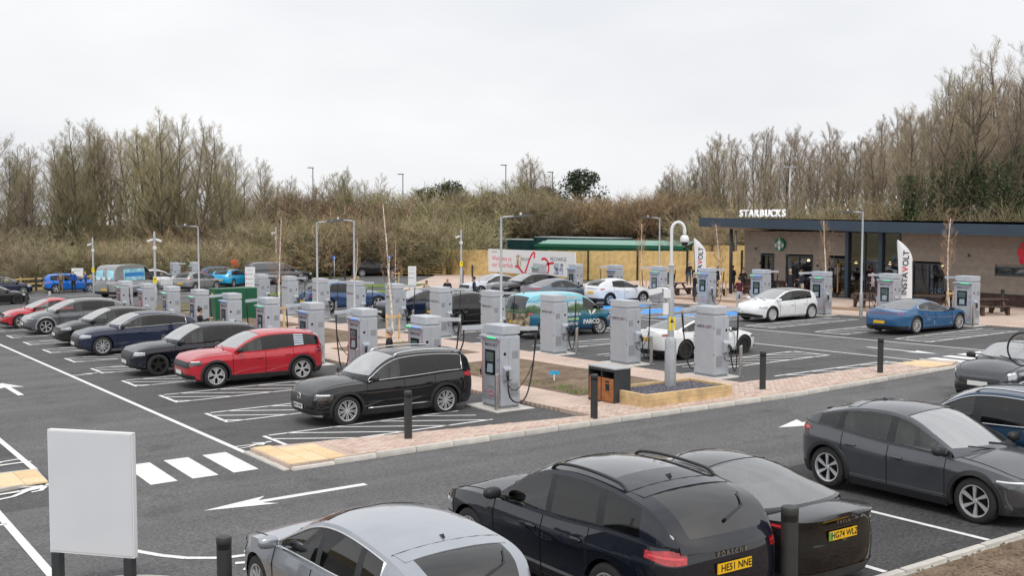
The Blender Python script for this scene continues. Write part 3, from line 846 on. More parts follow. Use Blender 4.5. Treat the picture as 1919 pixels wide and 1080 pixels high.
for k in (3, 4, 5):
    v = 3.62+3.9*k; poly_mark([(20.9,v), (26.0,v), (26.0,v+2.2), (20.9,v+2.2)], 'blue_bay', PAINTB, .010)
    # wheelchair symbol
    cx, cy = 22.4, v+1.0
    poly_mark([(cx-.9,cy-.12),(cx+.1,cy-.2),(cx+.1,cy+.1),(cx-.9,cy+.08)], 'wheelchair_symbol', None, .014)
    poly_mark([(cx+.1,cy-.2),(cx+.25,cy+.5),(cx+.1,cy+.5),(cx-.1,cy-.1)], 'wheelchair_symbol', None, .014)
    poly_mark([(cx-1.25+.2*cos(q*pi/5), cy-.02+.2*sin(q*pi/5)) for q in range(10)], 'wheelchair_symbol', None, .014)
for ua in (-10.28,-9.50,-8.72,-7.92):
    poly_mark([(ua,-2.75),(ua+.5,-2.75),(ua+.56,-.75),(ua+.06,-.75)], 'zebra_stripe')
for ua in (16.3,17.15,18.0,18.85):
    poly_mark([(ua,-2.9),(ua+.5,-2.9),(ua+.56,-1.0),(ua+.06,-1.0)], 'zebra_stripe')
def arrow(x, y, ang, L=3.0, w=.15, hw=.36, hl=1.25):
    c, s = cos(ang), sin(ang)
    pts = [(0,0),(-hl,hw),(-hl*.82,w/2),(-L,w/2),(-L,-w/2),(-hl*.82,-w/2),(-hl,-hw)]
    poly_mark([(x+p*c-q*s, y+p*s+q*c) for p, q in pts], 'painted_arrow')
arrow(-9.35,-5.2, pi, 3.0, .17, .32, 1.2)
arrow(-9.2,14.2, pi/2, 3.2, .16, .42, 1.4)
arrow(17.75,-.5, -pi/2, 2.9, .14, .36, 1.1)
arrow(3.45,-6.2, pi, 3.0, .17, .42, 1.1)
arrow(-8.9,33.5, pi/2, 3.0, .16, .42, 1.3)
def walker(x, y, ang, s=1.):
    c, sn = cos(ang)*s, sin(ang)*s
    T = lambda P: [(x+p*c-q*sn, y+p*sn+q*c) for p, q in P]
    poly_mark(T([(.62+.13*cos(q*pi/5), .02+.1*sin(q*pi/5)) for q in range(10)]), 'walker_symbol')
    poly_mark(T([(.46,-.12),(.46,.12),(.05,.1),(-.05,.02),(-.02,-.1)]), 'walker_symbol')
    poly_mark(T([(.0,.1),(-.7,.3),(-.72,.22),(-.05,-.02)]), 'walker_symbol', None, .0125)
    poly_mark(T([(.02,0),(-.35,-.16),(-.75,-.12),(-.74,-.2),(-.33,-.26),(.06,-.1)]), 'walker_symbol', None, .013)
    poly_mark(T([(.42,.1),(.16,.36),(.1,.3),(.32,.08)]), 'walker_symbol', None, .0122)
    poly_mark(T([(.44,-.1),(.2,-.3),(.0,-.26),(.02,-.2),(.18,-.2),(.36,-.04)]), 'walker_symbol', None, .0128)
walker(-6.6,-.38, radians(12), .62); walker(-6.6,14.6, radians(12), .62); walker(-11.6,.95, radians(200)); walker(-11.5,-1.75+.0, radians(25)); walker(15.0,-1.2, radians(-20)); walker(21,-2.9, radians(-20))
for k in range(-3, 9): stripe((-.84+2.36*k,-9.3), (-.84+2.36*k,-14.0), .1)
stripe((-12.15,-2.9), (-12.15,-9.2), .13); stripe((-12.9,-4.0), (-12.15,-4.0), .1)
cur = [(-11.5,-5.6),(-11.16,-6.20),(-10.90,-6.83),(-10.68,-7.27),(-10.42,-7.63),(-9.99,-7.96),(-9.58,-8.05),(-8.86,-8.1),(-8.2,-8.1)]
for a_, b_ in zip(cur, cur[1:]): stripe(a_, b_, .11)
stripe((-9.95,-8.3), (-9.3,-8.55), .1); stripe((-9.95,-8.62), (-9.4,-9.0), .1)
for k in range(12):
    v = 4.0+2.45*k; stripe((-15.8,v), (-11.1,v), .1)
for k in range(14): stripe((-40+2.6*k,48.5), (-40+2.6*k,52.5), .12)
stripe((-30,55.0), (24,55.0), .12); stripe((-30,62.3), (24,62.3), .12)
for k in range(10): stripe((-24+5*k,58.6), (-22+5*k,58.6), .12)

# --- pavement along the front of the bays
random.seed(11)
strip = [(-6.95,-3.12),(-3,-3.12),(1,-3.15),(6.9,-3.3),(11,-3.05),(15.2,-2.72),(16.0,-2.4),(15.6,-1.55),(8.3,-1.45),(8.3,-1.2),(1.0,-1.2),(.95,-2.62),(-6.95,-1.08)]
pavement = slab('pavement', strip, .095, PAVE)
def front_kerb(u): return interp([(-7,-3.25),(-3,-3.22),(1,-3.28),(6.9,-3.45),(11,-3.22),(15.2,-2.86),(16.1,-2.5)], u)
kerbm = MB(); kerbm.cbox(-.452,.452,-.07,.07,-.05,.0,.018)
km = kerbm.mesh('kerb_stone', CONC, False)
def kerb_run(fn, u0, u1, h, parent, drop=None):
    u = u0
    while u < u1:
        a_ = Vector((u, fn(u), 0)); b_ = Vector((u+.91, fn(u+.91), 0)); c_ = (a_+b_)/2
        hh = h if drop is None else drop(c_.x)
        o = link('kerb_stone', km, parent); o.location = (c_.x, c_.y, gz(c_.x, c_.y)+hh+random.uniform(-.003,.003))
        o.rotation_euler = (0, -.012, atan2(b_.y-a_.y, b_.x-a_.x)); o.scale = (1, 1, 3.2)
        u += .915
kerb_run(front_kerb, -6.95, 16.0, .11, pavement, lambda u: interp([(-7,.03),(-5.2,.11),(13,.11),(15.6,.04)], u))
# edge of the dropped ends
for u_, va, vb in ((-7.02,-3.2,-1.05),(16.05,-2.45,-1.6)):
    v = va
    while v < vb:
        o = link('kerb_stone', km, pavement); o.location = (u_, v+.36, gz(u_, v+.36)+.03); o.rotation_euler = (0,0,pi/2); o.scale = (.79,1,2); v += .73
# tactile slabs at both ends
tm_ = [None]*3
for i in range(3):
    t = MB(); t.cbox(-.195,.195,-.195,.195,-.03,.01,.008); tm_[i] = t.mesh('tactile_slab', TACT[i])
for u0, n_u, va, n_v in ((-6.72,3,-2.92,5),(14.2,3,-2.55,3)):
    for i in range(n_u):
        for j in range(n_v):
            x, y = u0+.4*i, va+.4*j
            if u0 < 0 and y > -1.16-.2*(x+6.95)-.1 : continue
            o = link('tactile_slab', random.choice(tm_), pavement); o.location = (x, y, gz(x, y)+.1); o.rotation_euler = (0,0,random.uniform(-.01,.01))
# block pavers: the nearest ones singly, the rest as one piece
pm = []
for c in PAVC:
    t = MB(); t.cbox(-.096,.096,-.046,.046,-.02,.012,.006); pm.append(t.mesh('paver', c))
def inside(P, x, y):
    r = False; n = len(P)
    for i in range(n):
        x0, y0 = P[i]; x1, y1 = P[(i+1) % n]
        if (y0 > y) != (y1 > y) and x < (x1-x0)*(y-y0)/(y1-y0)+x0: r = not r
    return r
cells = []
row = 0; v = -3.1
while v < -1.1:
    u = -5.42+(.1 if row % 2 else 0)
    while u < 14.0:
        if all(inside(strip, u+dx, v+dy) for dx in (-.1,.1) for dy in (-.05,.05)): cells.append((u, v))
        u += .2
    row += 1; v += .1
cells.sort(key=lambda c: (c[0]+15.27)**2+(c[1]+22.9)**2)
rest = MB()
for i, (x, y) in enumerate(cells):
    z = gz(x, y)+.1+random.uniform(-.003,.003)
    if i < 300:
        o = link('paver', random.choice(pm), pavement); o.location = (x, y, z); o.rotation_euler = (random.uniform(-.012,.012), random.uniform(-.012,.012), random.uniform(-.02,.02))
    else:
        rest.cur = random.randrange(5); rest.box(x-.096,x+.096,y-.046,y+.046,z-.02,z+.012)
tag(rest.build('paver', PAVC, pavement), kind='stuff')

# --- planted island between the two charger rows
isl = slab('paved_island', [(1.0,-1.25),(7.55,-1.25),(7.55,38.5),(1.0,38.5)], .09, PAVE)
def soil_bed(poly, name, seed, parent=None, h=.1, amp=.05, step=.22):
    random.seed(seed); x0 = min(p[0] for p in poly); x1 = max(p[0] for p in poly); y0 = min(p[1] for p in poly); y1 = max(p[1] for p in poly)
    nx = max(3, int((x1-x0)/step)); ny = max(3, int((y1-y0)/step)); rows = []
    for j in range(ny+1):
        row = []
        for i in range(nx+1):
            x = x0+(x1-x0)*i/nx; y = y0+(y1-y0)*j/ny; ed = min(i, nx-i, j, ny-j)
            row.append((x, y, gz(x, y)+h+min(ed, 3)/3*(amp*1.2+random.uniform(-amp, amp))))
        rows.append(row)
    m = MB(); m.grid(rows); o = m.build(name, SOIL, parent, True)
    if not parent: o['kind'] = 'structure'
    return o
beds = [(2.55,6.05,-.1,8.0),(2.55,6.05,10.2,15.3),(2.55,6.05,17.2,23.2),(2.55,6.05,25.4,31.0),(2.55,6.05,33.0,38.0)]
for i, (x0, x1, y0, y1) in enumerate(beds): soil_bed([(x0,y0),(x1,y1)], 'soil_bed', 20+i)
# grass that has come up in the beds
GRASS = mat('young grass', (.13,.24,.035), rough=.7, var=.35, scale=20)
def grass(name, label, patches, seed, hgt=.09, per=150):
    random.seed(seed); m = MB()
    for (x, y, r) in patches:
        for _ in range(int(per*r*r*4)):
            a = random.uniform(0, 2*pi); d = r*sqrt(random.random()); px, py = x+d*cos(a), y+d*sin(a); z = gz(px, py)+.11
            an = random.uniform(0, pi); w = .012; l = hgt*random.uniform(.5,1.4); lx, ly = random.uniform(-.05,.05), random.uniform(-.05,.05)
            m.add([(px-w*cos(an),py-w*sin(an),z),(px+w*cos(an),py+w*sin(an),z),(px+lx,py+ly,z+l)], [(0,1,2)])
    return tag(m.build(name, GRASS), label, 'grass', kind='stuff')
random.seed(5)
grass('grass', 'young green grass tufts sprouting in the soil beds', [(2.9+random.random()*.5, .3+random.random()*7.3, random.uniform(.12,.32)) for _ in range(16)]+[(5.6,3.5,.25),(5.0,5.2,.15),(3.0,1.2,.4),(2.85,.3,.35)]+[(3+random.random()*2.5, 10+random.random()*25, random.uniform(.15,.35)) for _ in range(16)], 6)
# pads, patio, foreground soil
patio = slab('patio', [(27.9,-12),(46,-12),(46,44),(27.9,44)], .03, PAVE)
slab('patio_kerb', [(30.2,8.0),(30.45,8.0),(30.45,29),(30.2,29)], .16, mat('tan kerb', (.40,.29,.20), rough=.85, var=.1))
fg_soil = soil_bed([(-9,-30),(24,-14.3)], 'soil_verge', 51, None, .03, .035, .28)
def fgk(u): return -14.12
verge_kerb = slab('kerb_edging', [(-9,-14.2),(24,-14.2),(24,-14.06),(-9,-14.06)], -.01, CONC)
kerb_run(fgk, -8.5, 14, .035, verge_kerb)
# pebbles and clods on the verge
random.seed(9); pb = MB()
CLOD = mat('soil clods', (.2,.145,.1), rough=.95, var=.4, scale=3)
for _ in range(5200):
    x = random.uniform(-4.5,6); y = -14.35-abs(random.gauss(0,2.2)); r = random.choice((.01,.014,.02,.03)); z = gz(x,y)+.075
    pb.add([(x+r*random.uniform(.6,1.4),y,z),(x-r,y+r,z),(x-r*.8,y-r*random.uniform(.6,1.2),z),(x,y,z+r*1.1)], [(0,1,3),(1,2,3),(2,0,3)])
tag(pb.build('soil_clods', CLOD), 'loose clods and pebbles on the brown soil verge', 'soil', kind='stuff')
# left side pads
pad_l = slab('crossing_pad', [(-13.4,-1.95),(-11.0,-1.3),(-10.95,-.1),(-13.4,.05)], .06, CONC)
for i in range(6):
    for j in range(4):
        x, y = -13.2+.4*i, -1.62+.4*j
        if not inside([(-13.4,-1.8),(-11.1,-1.2),(-11.1,-.15),(-13.4,0)], x, y): continue
        o = link('tactile_slab', random.choice(tm_), pad_l); o.location = (x, y, gz(x,y)+.062)
GREEN = ground_mat('mown verge grass', (.10,.16,.03), (.17,.23,.06), big=1.2, fine=22., speck=.4, rough=.95, bump=.7)
slab('verge_strip', [(-4.2,40.2),(9,40.2),(9,46.5),(-3.2,46.5)], .08, MEADOW)
slab('grass_verge', [(13.5,50.0),(21,45.5),(24,47.5),(16,53)], .09, GREEN)
slab('grass_verge', [(22,54.5),(26.5,51),(29,53.5),(24,57.5)], .09, GREEN)
slab('verge_strip', [(-60,70.6),(26,70.6),(38,75),(38,92),(-60,92)], .05, MEADOW)
slab('pavement', [(20.0,44.5),(30,44.5),(41,62),(41,74),(37,66)], .05, PAVE)
road2 = sheet('access_road', [(24,44),(40,44),(37,64),(33,74),(22,64)], .03, ASPH)
# --- rising ground beyond the site
def rise(X, Y):
    x, y = W(X, Y)
    k = min(1, max(0, (Y-104)/26)); k = k*k*(3-2*k)
    top = interp([(-120,4.0),(-55,3.4),(-25,3.0),(0,2.6),(25,3.2),(45,3.8),(110,5)], X)
    if X > 12: k = max(k, min(1, max(0, (Y-88)/40))**1.2)
    return gz(min(110,max(-90,x)), min(130,max(-60,y)))*max(0, 1-k)+k*top-.1*(1-k)
rows = []
for j in range(26):
    Y = 88+j*6 if j < 16 else 178+(j-15)*40
    rows.append([(*W(X, Y), rise(X, Y)+(0 if Y < 170 else -.006*(Y-170))+.25*sin(X*.35+Y*.2)*min(1, max(0, (Y-104)/20))) for X in [-260,-200]+list(range(-150,151,6))+[200,260]])
bk = MB(); bk.grid(rows); tag(bk.build('hillside', MEADOW, None, True), kind='structure')
sr = MB(); rows = []
for X in range(-110, -18, 4): rows.append([(*W(X, 123), rise(X, 123)+.12), (*W(X, 130), rise(X, 130)+.3)])
sr.grid(rows); tag(sr.build('slip_road', ASPH, None, True), kind='structure')
sk = MB(); rows = []
for X in range(-110, -18, 4): rows.append([(*W(X, 122.3), rise(X, 122.3)+.16), (*W(X, 122.9), rise(X, 122.9)+.2)])
sk.grid(rows); tag(sk.build('slip_road_kerb', CONC, None, True), kind='structure')
# ------------------------------------------------------------------ the vehicles
R90 = pi/2
PB = lambda n, c, m=.35, r=.33: paint(n, c, m, r)
BLK = PB('black paint', (.006,.0065,.008)); BLKB = PB('blue-black paint', (.006,.008,.016)); NAVY = PB('navy paint', (.013,.021,.052))
RED = PB('red paint', (.50,.010,.026), .2); WHITE = PB('white paint', (.78,.79,.80), 0.); GREY = PB('mid grey paint', (.13,.138,.15), .5)
DGREY = PB('dark grey paint', (.075,.080,.092), .55); SILVER = PB('silver paint', (.37,.395,.44), .55, .3); IXB = PB('deep blue paint', (.022,.075,.20), .4)
PBL = PB('racing blue paint', (.02,.115,.275), .3); GTG = PB('slate blue paint', (.13,.175,.225), .4); PALE = PB('pale grey-white paint', (.60,.63,.68), .3)
BRIGHT = PB('bright blue paint', (.004,.17,.68), .2); CYAN = PB('cyan paint', (.012,.42,.74), .2); VANG = PB('van grey paint', (.30,.31,.32), .4)
TEAL = PB('petrol blue paint', (.014,.050,.105), .4); SKYB = PB('clear blue paint', (.05,.17,.50), .4); CHAR = PB('charcoal paint', (.05,.055,.065), .5)
PIANO = mat('black roof paint', (.008,.008,.009), rough=.2, coat=1.)
G1 = 'cars parked at the charging row nearest the left aisle'; G2 = 'cars parked right of the middle charging row'; G3 = 'cars parked at the charging row by the coffee shop'; G4 = 'cars parked in the foreground bays'; G5 = 'vehicles on the far left side of the car park'

# row nearest the left aisle, noses to the left
make_car('parked_car', 'black seven-seat SUV with silver roof rails parked beside the nearest charger', 'suv', -2.62, 1.28, pi, BLK, G1, .965, clad=True, rim='multi', rails=CHROME, dloch=CHROME, chrome='sill',
    L=4.68, H=1.72, fo=.89, wb=2.80, R=.365, head=(.36,.84,.66,.80), lampm=LAMPD, plate='|CN74 XPW', skid=True, star=.69, tail=(.5,.8,.92,1.08), nf=4.0,
    sh=[(-2.42,1.09),(-1.5,1.08),(-.4,1.02),(.9,1.0),(1.6,.97),(2.05,.90),(2.29,.80)],
    roof=[(1.05,None),(.36,1.62),(-.5,1.71),(-1.5,1.69),(-2.2,1.60),(-2.38,None)], win=[(1.3,-.14),(-.26,-1.06),(-1.2,-1.98)])
rt, inf = make_car('parked_car', 'bright red electric SUV with black wheel arches and louvred rear pillar', 'suv', -2.92, 9.42, pi, RED, G1, .985, clad=True, rim='five',
    L=4.46, H=1.63, fo=.84, wb=2.77, R=.37, lampm=LAMPD, head=(.36,.82,.70,.83), heads=.02, tailm=TAILD, skid=True, tail=(.55,.84,.88,1.04), plate='green', nf=4.6, handle='body',
    sh=[(-2.25,1.07),(-1.5,1.08),(-.4,1.01),(.9,1.0),(1.6,.98),(2.0,.92),(2.22,.84)], grille=(0,.38,.62,.80),
    roof=[(1.02,None),(.28,1.54),(-.5,1.63),(-1.5,1.60),(-2.05,1.50),(-2.2,None)], win=[(1.25,-.12),(-.22,-1.0),(-1.62,-1.98)])
LOUV = mat('silver louvre', (.55,.62,.7), rough=.35, metal=.4)
for sd in (1, -1):
    pts = [s_ for s_ in inf.secs if -1.50 < s_[2] < -1.12]
    for q in range(5):
        m_ = MB(); r0 = .12+.16*q; rows = []
        for s_ in (pts[0], pts[-1]):
            a_ = s_[0][0]; b_ = s_[0][-1]
            P = lambda t: Vector((a_.x+(b_.x-a_.x)*t, sd*(a_.y+(b_.y-a_.y)*t+.026), a_.z+.045+(b_.z-a_.z-.045)*t))
            rows.append([P(r0), P(r0+.1)])
        m_.grid(rows); m_.build('pillar_louvre', LOUV, rt)
make_car('parked_car', 'blue-black SUV with two-tone black wheels, next beyond the red SUV', 'suv', -3.42, 13.35, pi, BLKB, G1, .97, rim='star', rimc=DARKALLOY, clad=False,
    L=4.73, H=1.67, wb=2.86, fo=.86, R=.37, head=(.36,.80,.70,.82), plate='', grille=(0,.26,.58,.80), win=[(1.25,-.14),(-.28,-1.02),(-1.2,-1.85)])
make_car('parked_car', 'navy SUV with bright window surround and fine-spoked wheels, front row', 'suv', -3.30, 20.7, pi, NAVY, G1, .985, rim='multi', dloch=CHROME,
    L=4.77, H=1.62, wb=2.87, fo=.88, R=.37, head=(.30,.82,.70,.82), grille=(0,.36,.52,.78), lean=.25,
    roof=[(1.05,None),(.30,1.52),(-.5,1.62),(-1.4,1.56),(-2.1,1.38),(-2.36,None)])
make_car('parked_car', 'black hatchback hemmed in between the navy SUV and the grey crossover', 'hatch', -3.15, 25.2, pi, BLK, G1, 1.0, rim='ten', head=(.34,.84,.68,.80), H=1.56)
make_car('parked_car', 'matt grey crossover with pale wheel-arch rims and turbine wheels', 'hatch', -3.0, 31.7, pi, GREY, G1, 1.0, rim='turbine', archm=GREYTRIM, L=4.63, W=1.89, H=1.61, wb=3.0, fo=.85, R=.37, roofm=PIANO, nf=4.4,
    sh=[(-2.3,1.02),(-1.4,1.02),(-.3,.98),(.9,.96),(1.6,.92),(2.1,.82),(2.35,.74)], head=(.2,.8,.68,.76), lampm=LAMPD, grille=None,
    roof=[(1.38,None),(.45,1.52),(-.35,1.61),(-1.3,1.57),(-2.0,1.42),(-2.25,None)], win=[(1.5,-.1),(-.2,-1.05),(-1.15,-1.6)], doors=[(.92,-.15),(-.15,-1.12)])
make_car('parked_car', 'red saloon mostly hidden behind the matt grey crossover', 'saloon', -3.35, 36.0, pi, RED, G1, 1.0, rim='five', head=(.30,.8,.60,.68), lampm=LAMPD)

# row right of the middle chargers
make_car('parked_car', 'white electric fastback with black wheels between two middle-row chargers', 'saloon', 11.82, 5.0, 0, WHITE, G2, .97, rim='aero', rimc=DARKALLOY, rplate='green', roofm=PIANO, tail=(.38,.74,.84,.92), tailm=TAILD, privacy=False, handle='body', vplate_r=.72, win=[(1.3,-.18),(-.24,-1.55)], head=(.45,.84,.62,.70), lampm=LAMPD)
# wrapped electric bus
WRAP = mat('sea and forest wrap', (.008,.10,.17), rough=.35, coat=1., var=.0)
def wrap_mat():
    m, t, b = nodes_of('landscape wrap'); N = t.nodes; Lk = t.links
    tcx = N.new('ShaderNodeTexCoord'); sx = N.new('ShaderNodeSeparateXYZ'); Lk.new(tcx.outputs['Object'], sx.inputs[0])
    n = N.new('ShaderNodeTexNoise'); n.inputs['Scale'].default_value = 2.6; n.inputs['Detail'].default_value = 8; Lk.new(tcx.outputs['Object'], n.inputs['Vector'])
    ad = N.new('ShaderNodeMath'); ad.operation = 'MULTIPLY_ADD'; ad.inputs[1].default_value = .55; Lk.new(n.outputs['Fac'], ad.inputs[0]); Lk.new(sx.outputs['Z'], ad.inputs[2])
    r = N.new('ShaderNodeValToRGB'); mr = N.new('ShaderNodeMapRange'); mr.inputs['From Min'].default_value = .55; mr.inputs['From Max'].default_value = 2.25
    Lk.new(ad.outputs['Value'], mr.inputs['Value']); Lk.new(mr.outputs['Result'], r.inputs['Fac'])
    e = r.color_ramp.elements; e[0].position = .0; e[0].color = (.006,.035,.085,1); e[1].position = 1.; e[1].color = (.16,.55,.66,1)
    for p, c in ((.25,(.006,.10,.20,1)),(.42,(.01,.15,.22,1)),(.48,(.02,.055,.018,1)),(.60,(.05,.13,.035,1)),(.66,(.5,.62,.66,1)),(.74,(.10,.36,.5,1)),(.85,(.24,.62,.72,1))):
        q = e.new(p); q.color = c
    Lk.new(r.outputs['Color'], b.inputs['Base Color']); b.inputs['Roughness'].default_value = .3; b.inputs['Coat Weight'].default_value = .8
    return m
WRAP = wrap_mat()
DRIP = mat('sand and charcoal rear wrap', (.03,.026,.022), rough=.35, coat=.8, var=.8, scale=5, col2=(.34,.27,.17), detail=2)
rt, inf = make_car('electric_bus', 'electric minibus wrapped in a blue and green landscape, PARCO on its side', 'van', 12.45, 13.95, 0, WRAP, G2, .98, cat='minibus', rim='ten',
    L=4.71, W=1.98, H=1.93, wb=2.99, fo=.82, R=.37, sill=.26, rplate='', vplate_r=.68, tail=(.55,.8,1.0,1.12), tailm=TAILD, nf=4.2, nr=5.,
    sh=[(-2.4,1.12),(-1.0,1.12),(.9,1.12),(1.6,1.10),(2.05,1.02),(2.31,.92)],
    roof=[(1.85,None),(1.1,1.72),(.4,1.90),(-1.4,1.92),(-2.2,1.84),(-2.36,None)], win=[(2.0,.62)], doors=[(1.05,.42),(.42,-.75)], tum=.83, crf=.1, bowf=.3, bowr=.06, wl=-2.12)
rows = [[inf.Fq(abs(q), .36+.72*w_/6, 1 if q >= 0 else -1, .006, True) for w_ in range(7)] for q in lin(-.62, .62, 14)]
m_ = MB(); m_.grid(rows); orient(m_); m_.build('tailgate_wrap', DRIP, rt, True)
LETW = mat('white lettering', (.82,.83,.82), rough=.5); LETG = mat('pale green lettering', (.55,.75,.35), rough=.5)
sy = -1.0
yv = inf.pt(.7, .75, -1).y-.006
put_text('PARCO', .27, LETW, rt, (1.0, yv-.002, .60), (1,0,0), (0,0,1), depth=.002, bold=.02)
for q, (tx, mm) in enumerate((('BUILDING A', LETW), ('GREENER', LETG), ('FUTURE', LETW))):
    put_text(tx, .16, mm, rt, (-.02, yv-.002, .95-.2*q), (1,0,0), (0,0,1), depth=.002, bold=.02, align='CENTER')
lf = MB(); yq = yv-.004; LX = .45
lf.add([(.55+LX,yq,.9),(.62+LX,yq,1.08),(.78+LX,yq,1.16),(.74+LX,yq,1.0),(.62+LX,yq,.93)], [(0,1,2,3,4)]); lf.add([(.52+LX,yq,.88),(.42+LX,yq,.98),(.38+LX,yq,1.13),(.5+LX,yq,1.05)], [(0,1,2,3)]); lf.build('leaf_emblem', LETW, rt)
make_car('parked_car', 'black estate car nosing right behind a middle-row charger', 'hatch', 13.0, 21.6, 0, BLK, G2, 1.02, rim='star', rimc=DARKALLOY, L=4.5, H=1.54, tail=(.45,.8,.84,.94), lean=.15)
make_car('parked_car', 'dark blue electric SUV facing left into a middle-row charger', 'suv', 12.3, 25.5, pi, NAVY, G2, 1.0, rim='five', L=4.68, H=1.57, wb=2.99, fo=.8, R=.38, head=(.38,.82,.66,.76),
    roof=[(1.42,None),(.5,1.48),(-.35,1.57),(-1.3,1.50),(-2.0,1.33),(-2.3,None)], win=[(1.5,-.1),(-.2,-1.05),(-1.15,-1.6)])
make_car('parked_car', 'mid blue tall SUV seen side-on between two rear chargers', 'suv', 12.1, 33.6, 0, IXB, G2, 1.03, rim='star', clad=False, L=4.95, W=1.96, H=1.70, wb=3.0, fo=.86, R=.39, win=[(1.3,-.1),(-.2,-1.1),(-1.2,-1.9)])

# row by the coffee shop
make_car('parked_car', 'blue sports saloon with a low rear light strip beside the rightmost charger', 'saloon', 24.25, 4.85, 0, PBL, G3, .99, rim='multi', L=4.96, W=1.97, H=1.38, wb=2.9, fo=.92, R=.36, dloch=CHROME, tailbar=True, tail=(.4,.7,.84,.88), tailm=TAILD, rplate='', vplate_r=.5,
    sh=[(-2.5,.93),(-1.9,.95),(-1.3,.96),(-.3,.86),(.9,.84),(1.5,.86),(2.0,.74),(2.36,.58)], roof=[(1.15,None),(.25,1.32),(-.35,1.38),(-1.1,1.29),(-2.0,None)], win=[(1.3,-.2),(-.26,-1.2)], privacy=False, handle='body')
make_car('parked_car', 'white electric hatchback with black roof facing left by the coffee shop', 'hatch', 24.25, 12.42, pi, WHITE, G3, .97, rim='aero', H=1.57, L=4.26, wb=2.77, fo=.82, R=.37, roofm=PIANO, plate='green', head=(.38,.84,.66,.77), grille=None, nf=4.2, mirrorm=WHITE, handle='body',
    sh=[(-2.1,1.0),(-1.4,1.0),(-.3,.95),(.9,.93),(1.5,.89),(2.0,.80),(2.2,.72)], roof=[(1.42,None),(.45,1.47),(-.35,1.57),(-1.2,1.53),(-1.82,1.38),(-2.04,None)], win=[(1.6,-.08),(-.2,-1.0),(-1.08,-1.45)])
make_car('parked_car', 'white crossover with black arches seen from behind on the blue bays', 'suv', 25.55, 25.75, 0, WHITE, G3, .98, clad=True, rim='five', L=4.14, W=1.77, H=1.57, wb=2.53, fo=.85, R=.34, sill=.26, rplate='', vplate_r=.76, tail=(.5,.86,.92,1.0), handle='body',
    sh=[(-2.05,1.06),(-1.3,1.08),(-.4,.99),(.8,.97),(1.4,.95),(1.9,.84),(2.12,.74)], roof=[(1.0,None),(.25,1.50),(-.4,1.57),(-1.2,1.50),(-1.75,1.34),(-1.98,None)], win=[(1.2,-.1),(-.2,-.98)], doors=[(.75,-.16),(-.16,-.95)])
make_car('parked_car', 'slate grey-blue sports saloon with a full-width red rear light', 'saloon', 24.6, 30.0, 0, GTG, G3, 1.0, rim='ten', L=4.95, W=1.96, H=1.41, wb=2.9, fo=.9, R=.36, tailbar=True, tail=(.38,.78,.84,.93), rplate='', vplate_r=.62, win=[(1.25,-.2),(-.26,-1.3)], privacy=False)
make_car('parked_car', 'glossy black crossover facing left beside the slate sports saloon', 'suv', 25.1, 34.3, pi, BLK, G3, 1.0, rim='multi', L=4.8, H=1.62, wb=2.9, R=.37, head=(.34,.84,.66,.74), lampm=LAMPD, roof=[(1.2,None),(.35,1.52),(-.45,1.62),(-1.4,1.54),(-2.1,1.34),(-2.36,None)], roofm=PIANO, clad=False)
make_car('parked_car', 'pale grey-white saloon facing left, farthest of the coffee-shop row', 'saloon', 25.3, 38.6, pi, PALE, G3, 1.0, rim='star', H=1.46, head=(.4,.86,.58,.70), lampm=LAMPD)

# foreground bays
make_car('parked_car', 'silver hatchback cut off by the bottom edge beside the dark SUV', 'suv', -9.55, -11.75, R90, SILVER, G4, .98, sunroof=False, rim='ten', dloch=CHROME, L=4.6, W=1.87, H=1.56, wb=2.77, fo=.86, R=.35, mirrorm=SILVER, nf=3.8, sill=.2,
    sh=[(-2.42,1.0),(-1.5,1.0),(-.4,.95),(.9,.93),(1.6,.89),(2.05,.80),(2.26,.72)],
    roof=[(1.12,None),(.32,1.46),(-.45,1.56),(-1.35,1.53),(-2.2,1.43),(-2.40,None)], win=[(1.25,-.16),(-.28,-1.1),(-1.2,-1.62)])
rt, inf = make_car('parked_car', 'blue-black SUV with black roof rails, rear plate HE51 NNE', 'suv', -6.42, -11.85, R90, BLKB, G4, 1.02, rim='five', L=4.85, W=1.94, H=1.68, wb=2.9, fo=.92, R=.38, rails=BLACK_TRIM, rplate='HE51 NNE', vplate_r=.84, tail=(.26,.80,.92,1.07), sunroof=True,
    sh=[(-2.5,1.10),(-1.5,1.10),(-.4,1.03),(.9,1.01),(1.6,.97),(2.1,.88),(2.37,.78)],
    roof=[(1.1,None),(.35,1.57),(-.45,1.68),(-1.45,1.64),(-2.15,1.50),(-2.46,None)], win=[(1.25,-.16),(-.28,-1.12),(-1.22,-1.85)], lean=.22)
put_text('PORSCHE', .075, CHROME, rt, (inf.Fq(0, .985, 1, 0, True).x-.012, 0, .985), (0,-1,0), (0,0,1), depth=.004, bold=.01, space=1.6)
rt, inf = make_car('parked_car', 'black electric fastback saloon, rear plate HG74 WLZ', 'saloon', -4.28, -11.72, R90, BLK, G4, 1.0, rim='aero', L=4.74, W=1.88, H=1.44, wb=2.88, fo=.84, R=.345, rplate='|HG74 WLZ', vplate_r=.79, tail=(.44,.80,.90,.965), tailm=TAILD, privacy=False, handle='body', 
    sh=[(-2.46,1.01),(-1.9,.99),(-1.2,.94),(0,.88),(1.0,.85),(1.7,.79),(2.1,.68),(2.3,.60)], gap=[(0,.14),(.2,.02),(.5,0),(.72,.04),(.88,.06),(1,-.02)], roofm=PIANO, win=[(1.3,-.18),(-.24,-1.0),(-1.08,-1.6)])
put_text('TESLA', .055, CHROME, rt, (inf.Fq(0, .955, 1, 0, True).x-.012, 0, .945), (0,-1,0), (0,0,1), depth=.002, space=1.9)
put_text('TESLA', .03, CHROME, rt, (inf.Fq(0, .715, 1, 0, True).x-.034, 0, .722), (0,-1,0), (0,0,1), depth=.001)
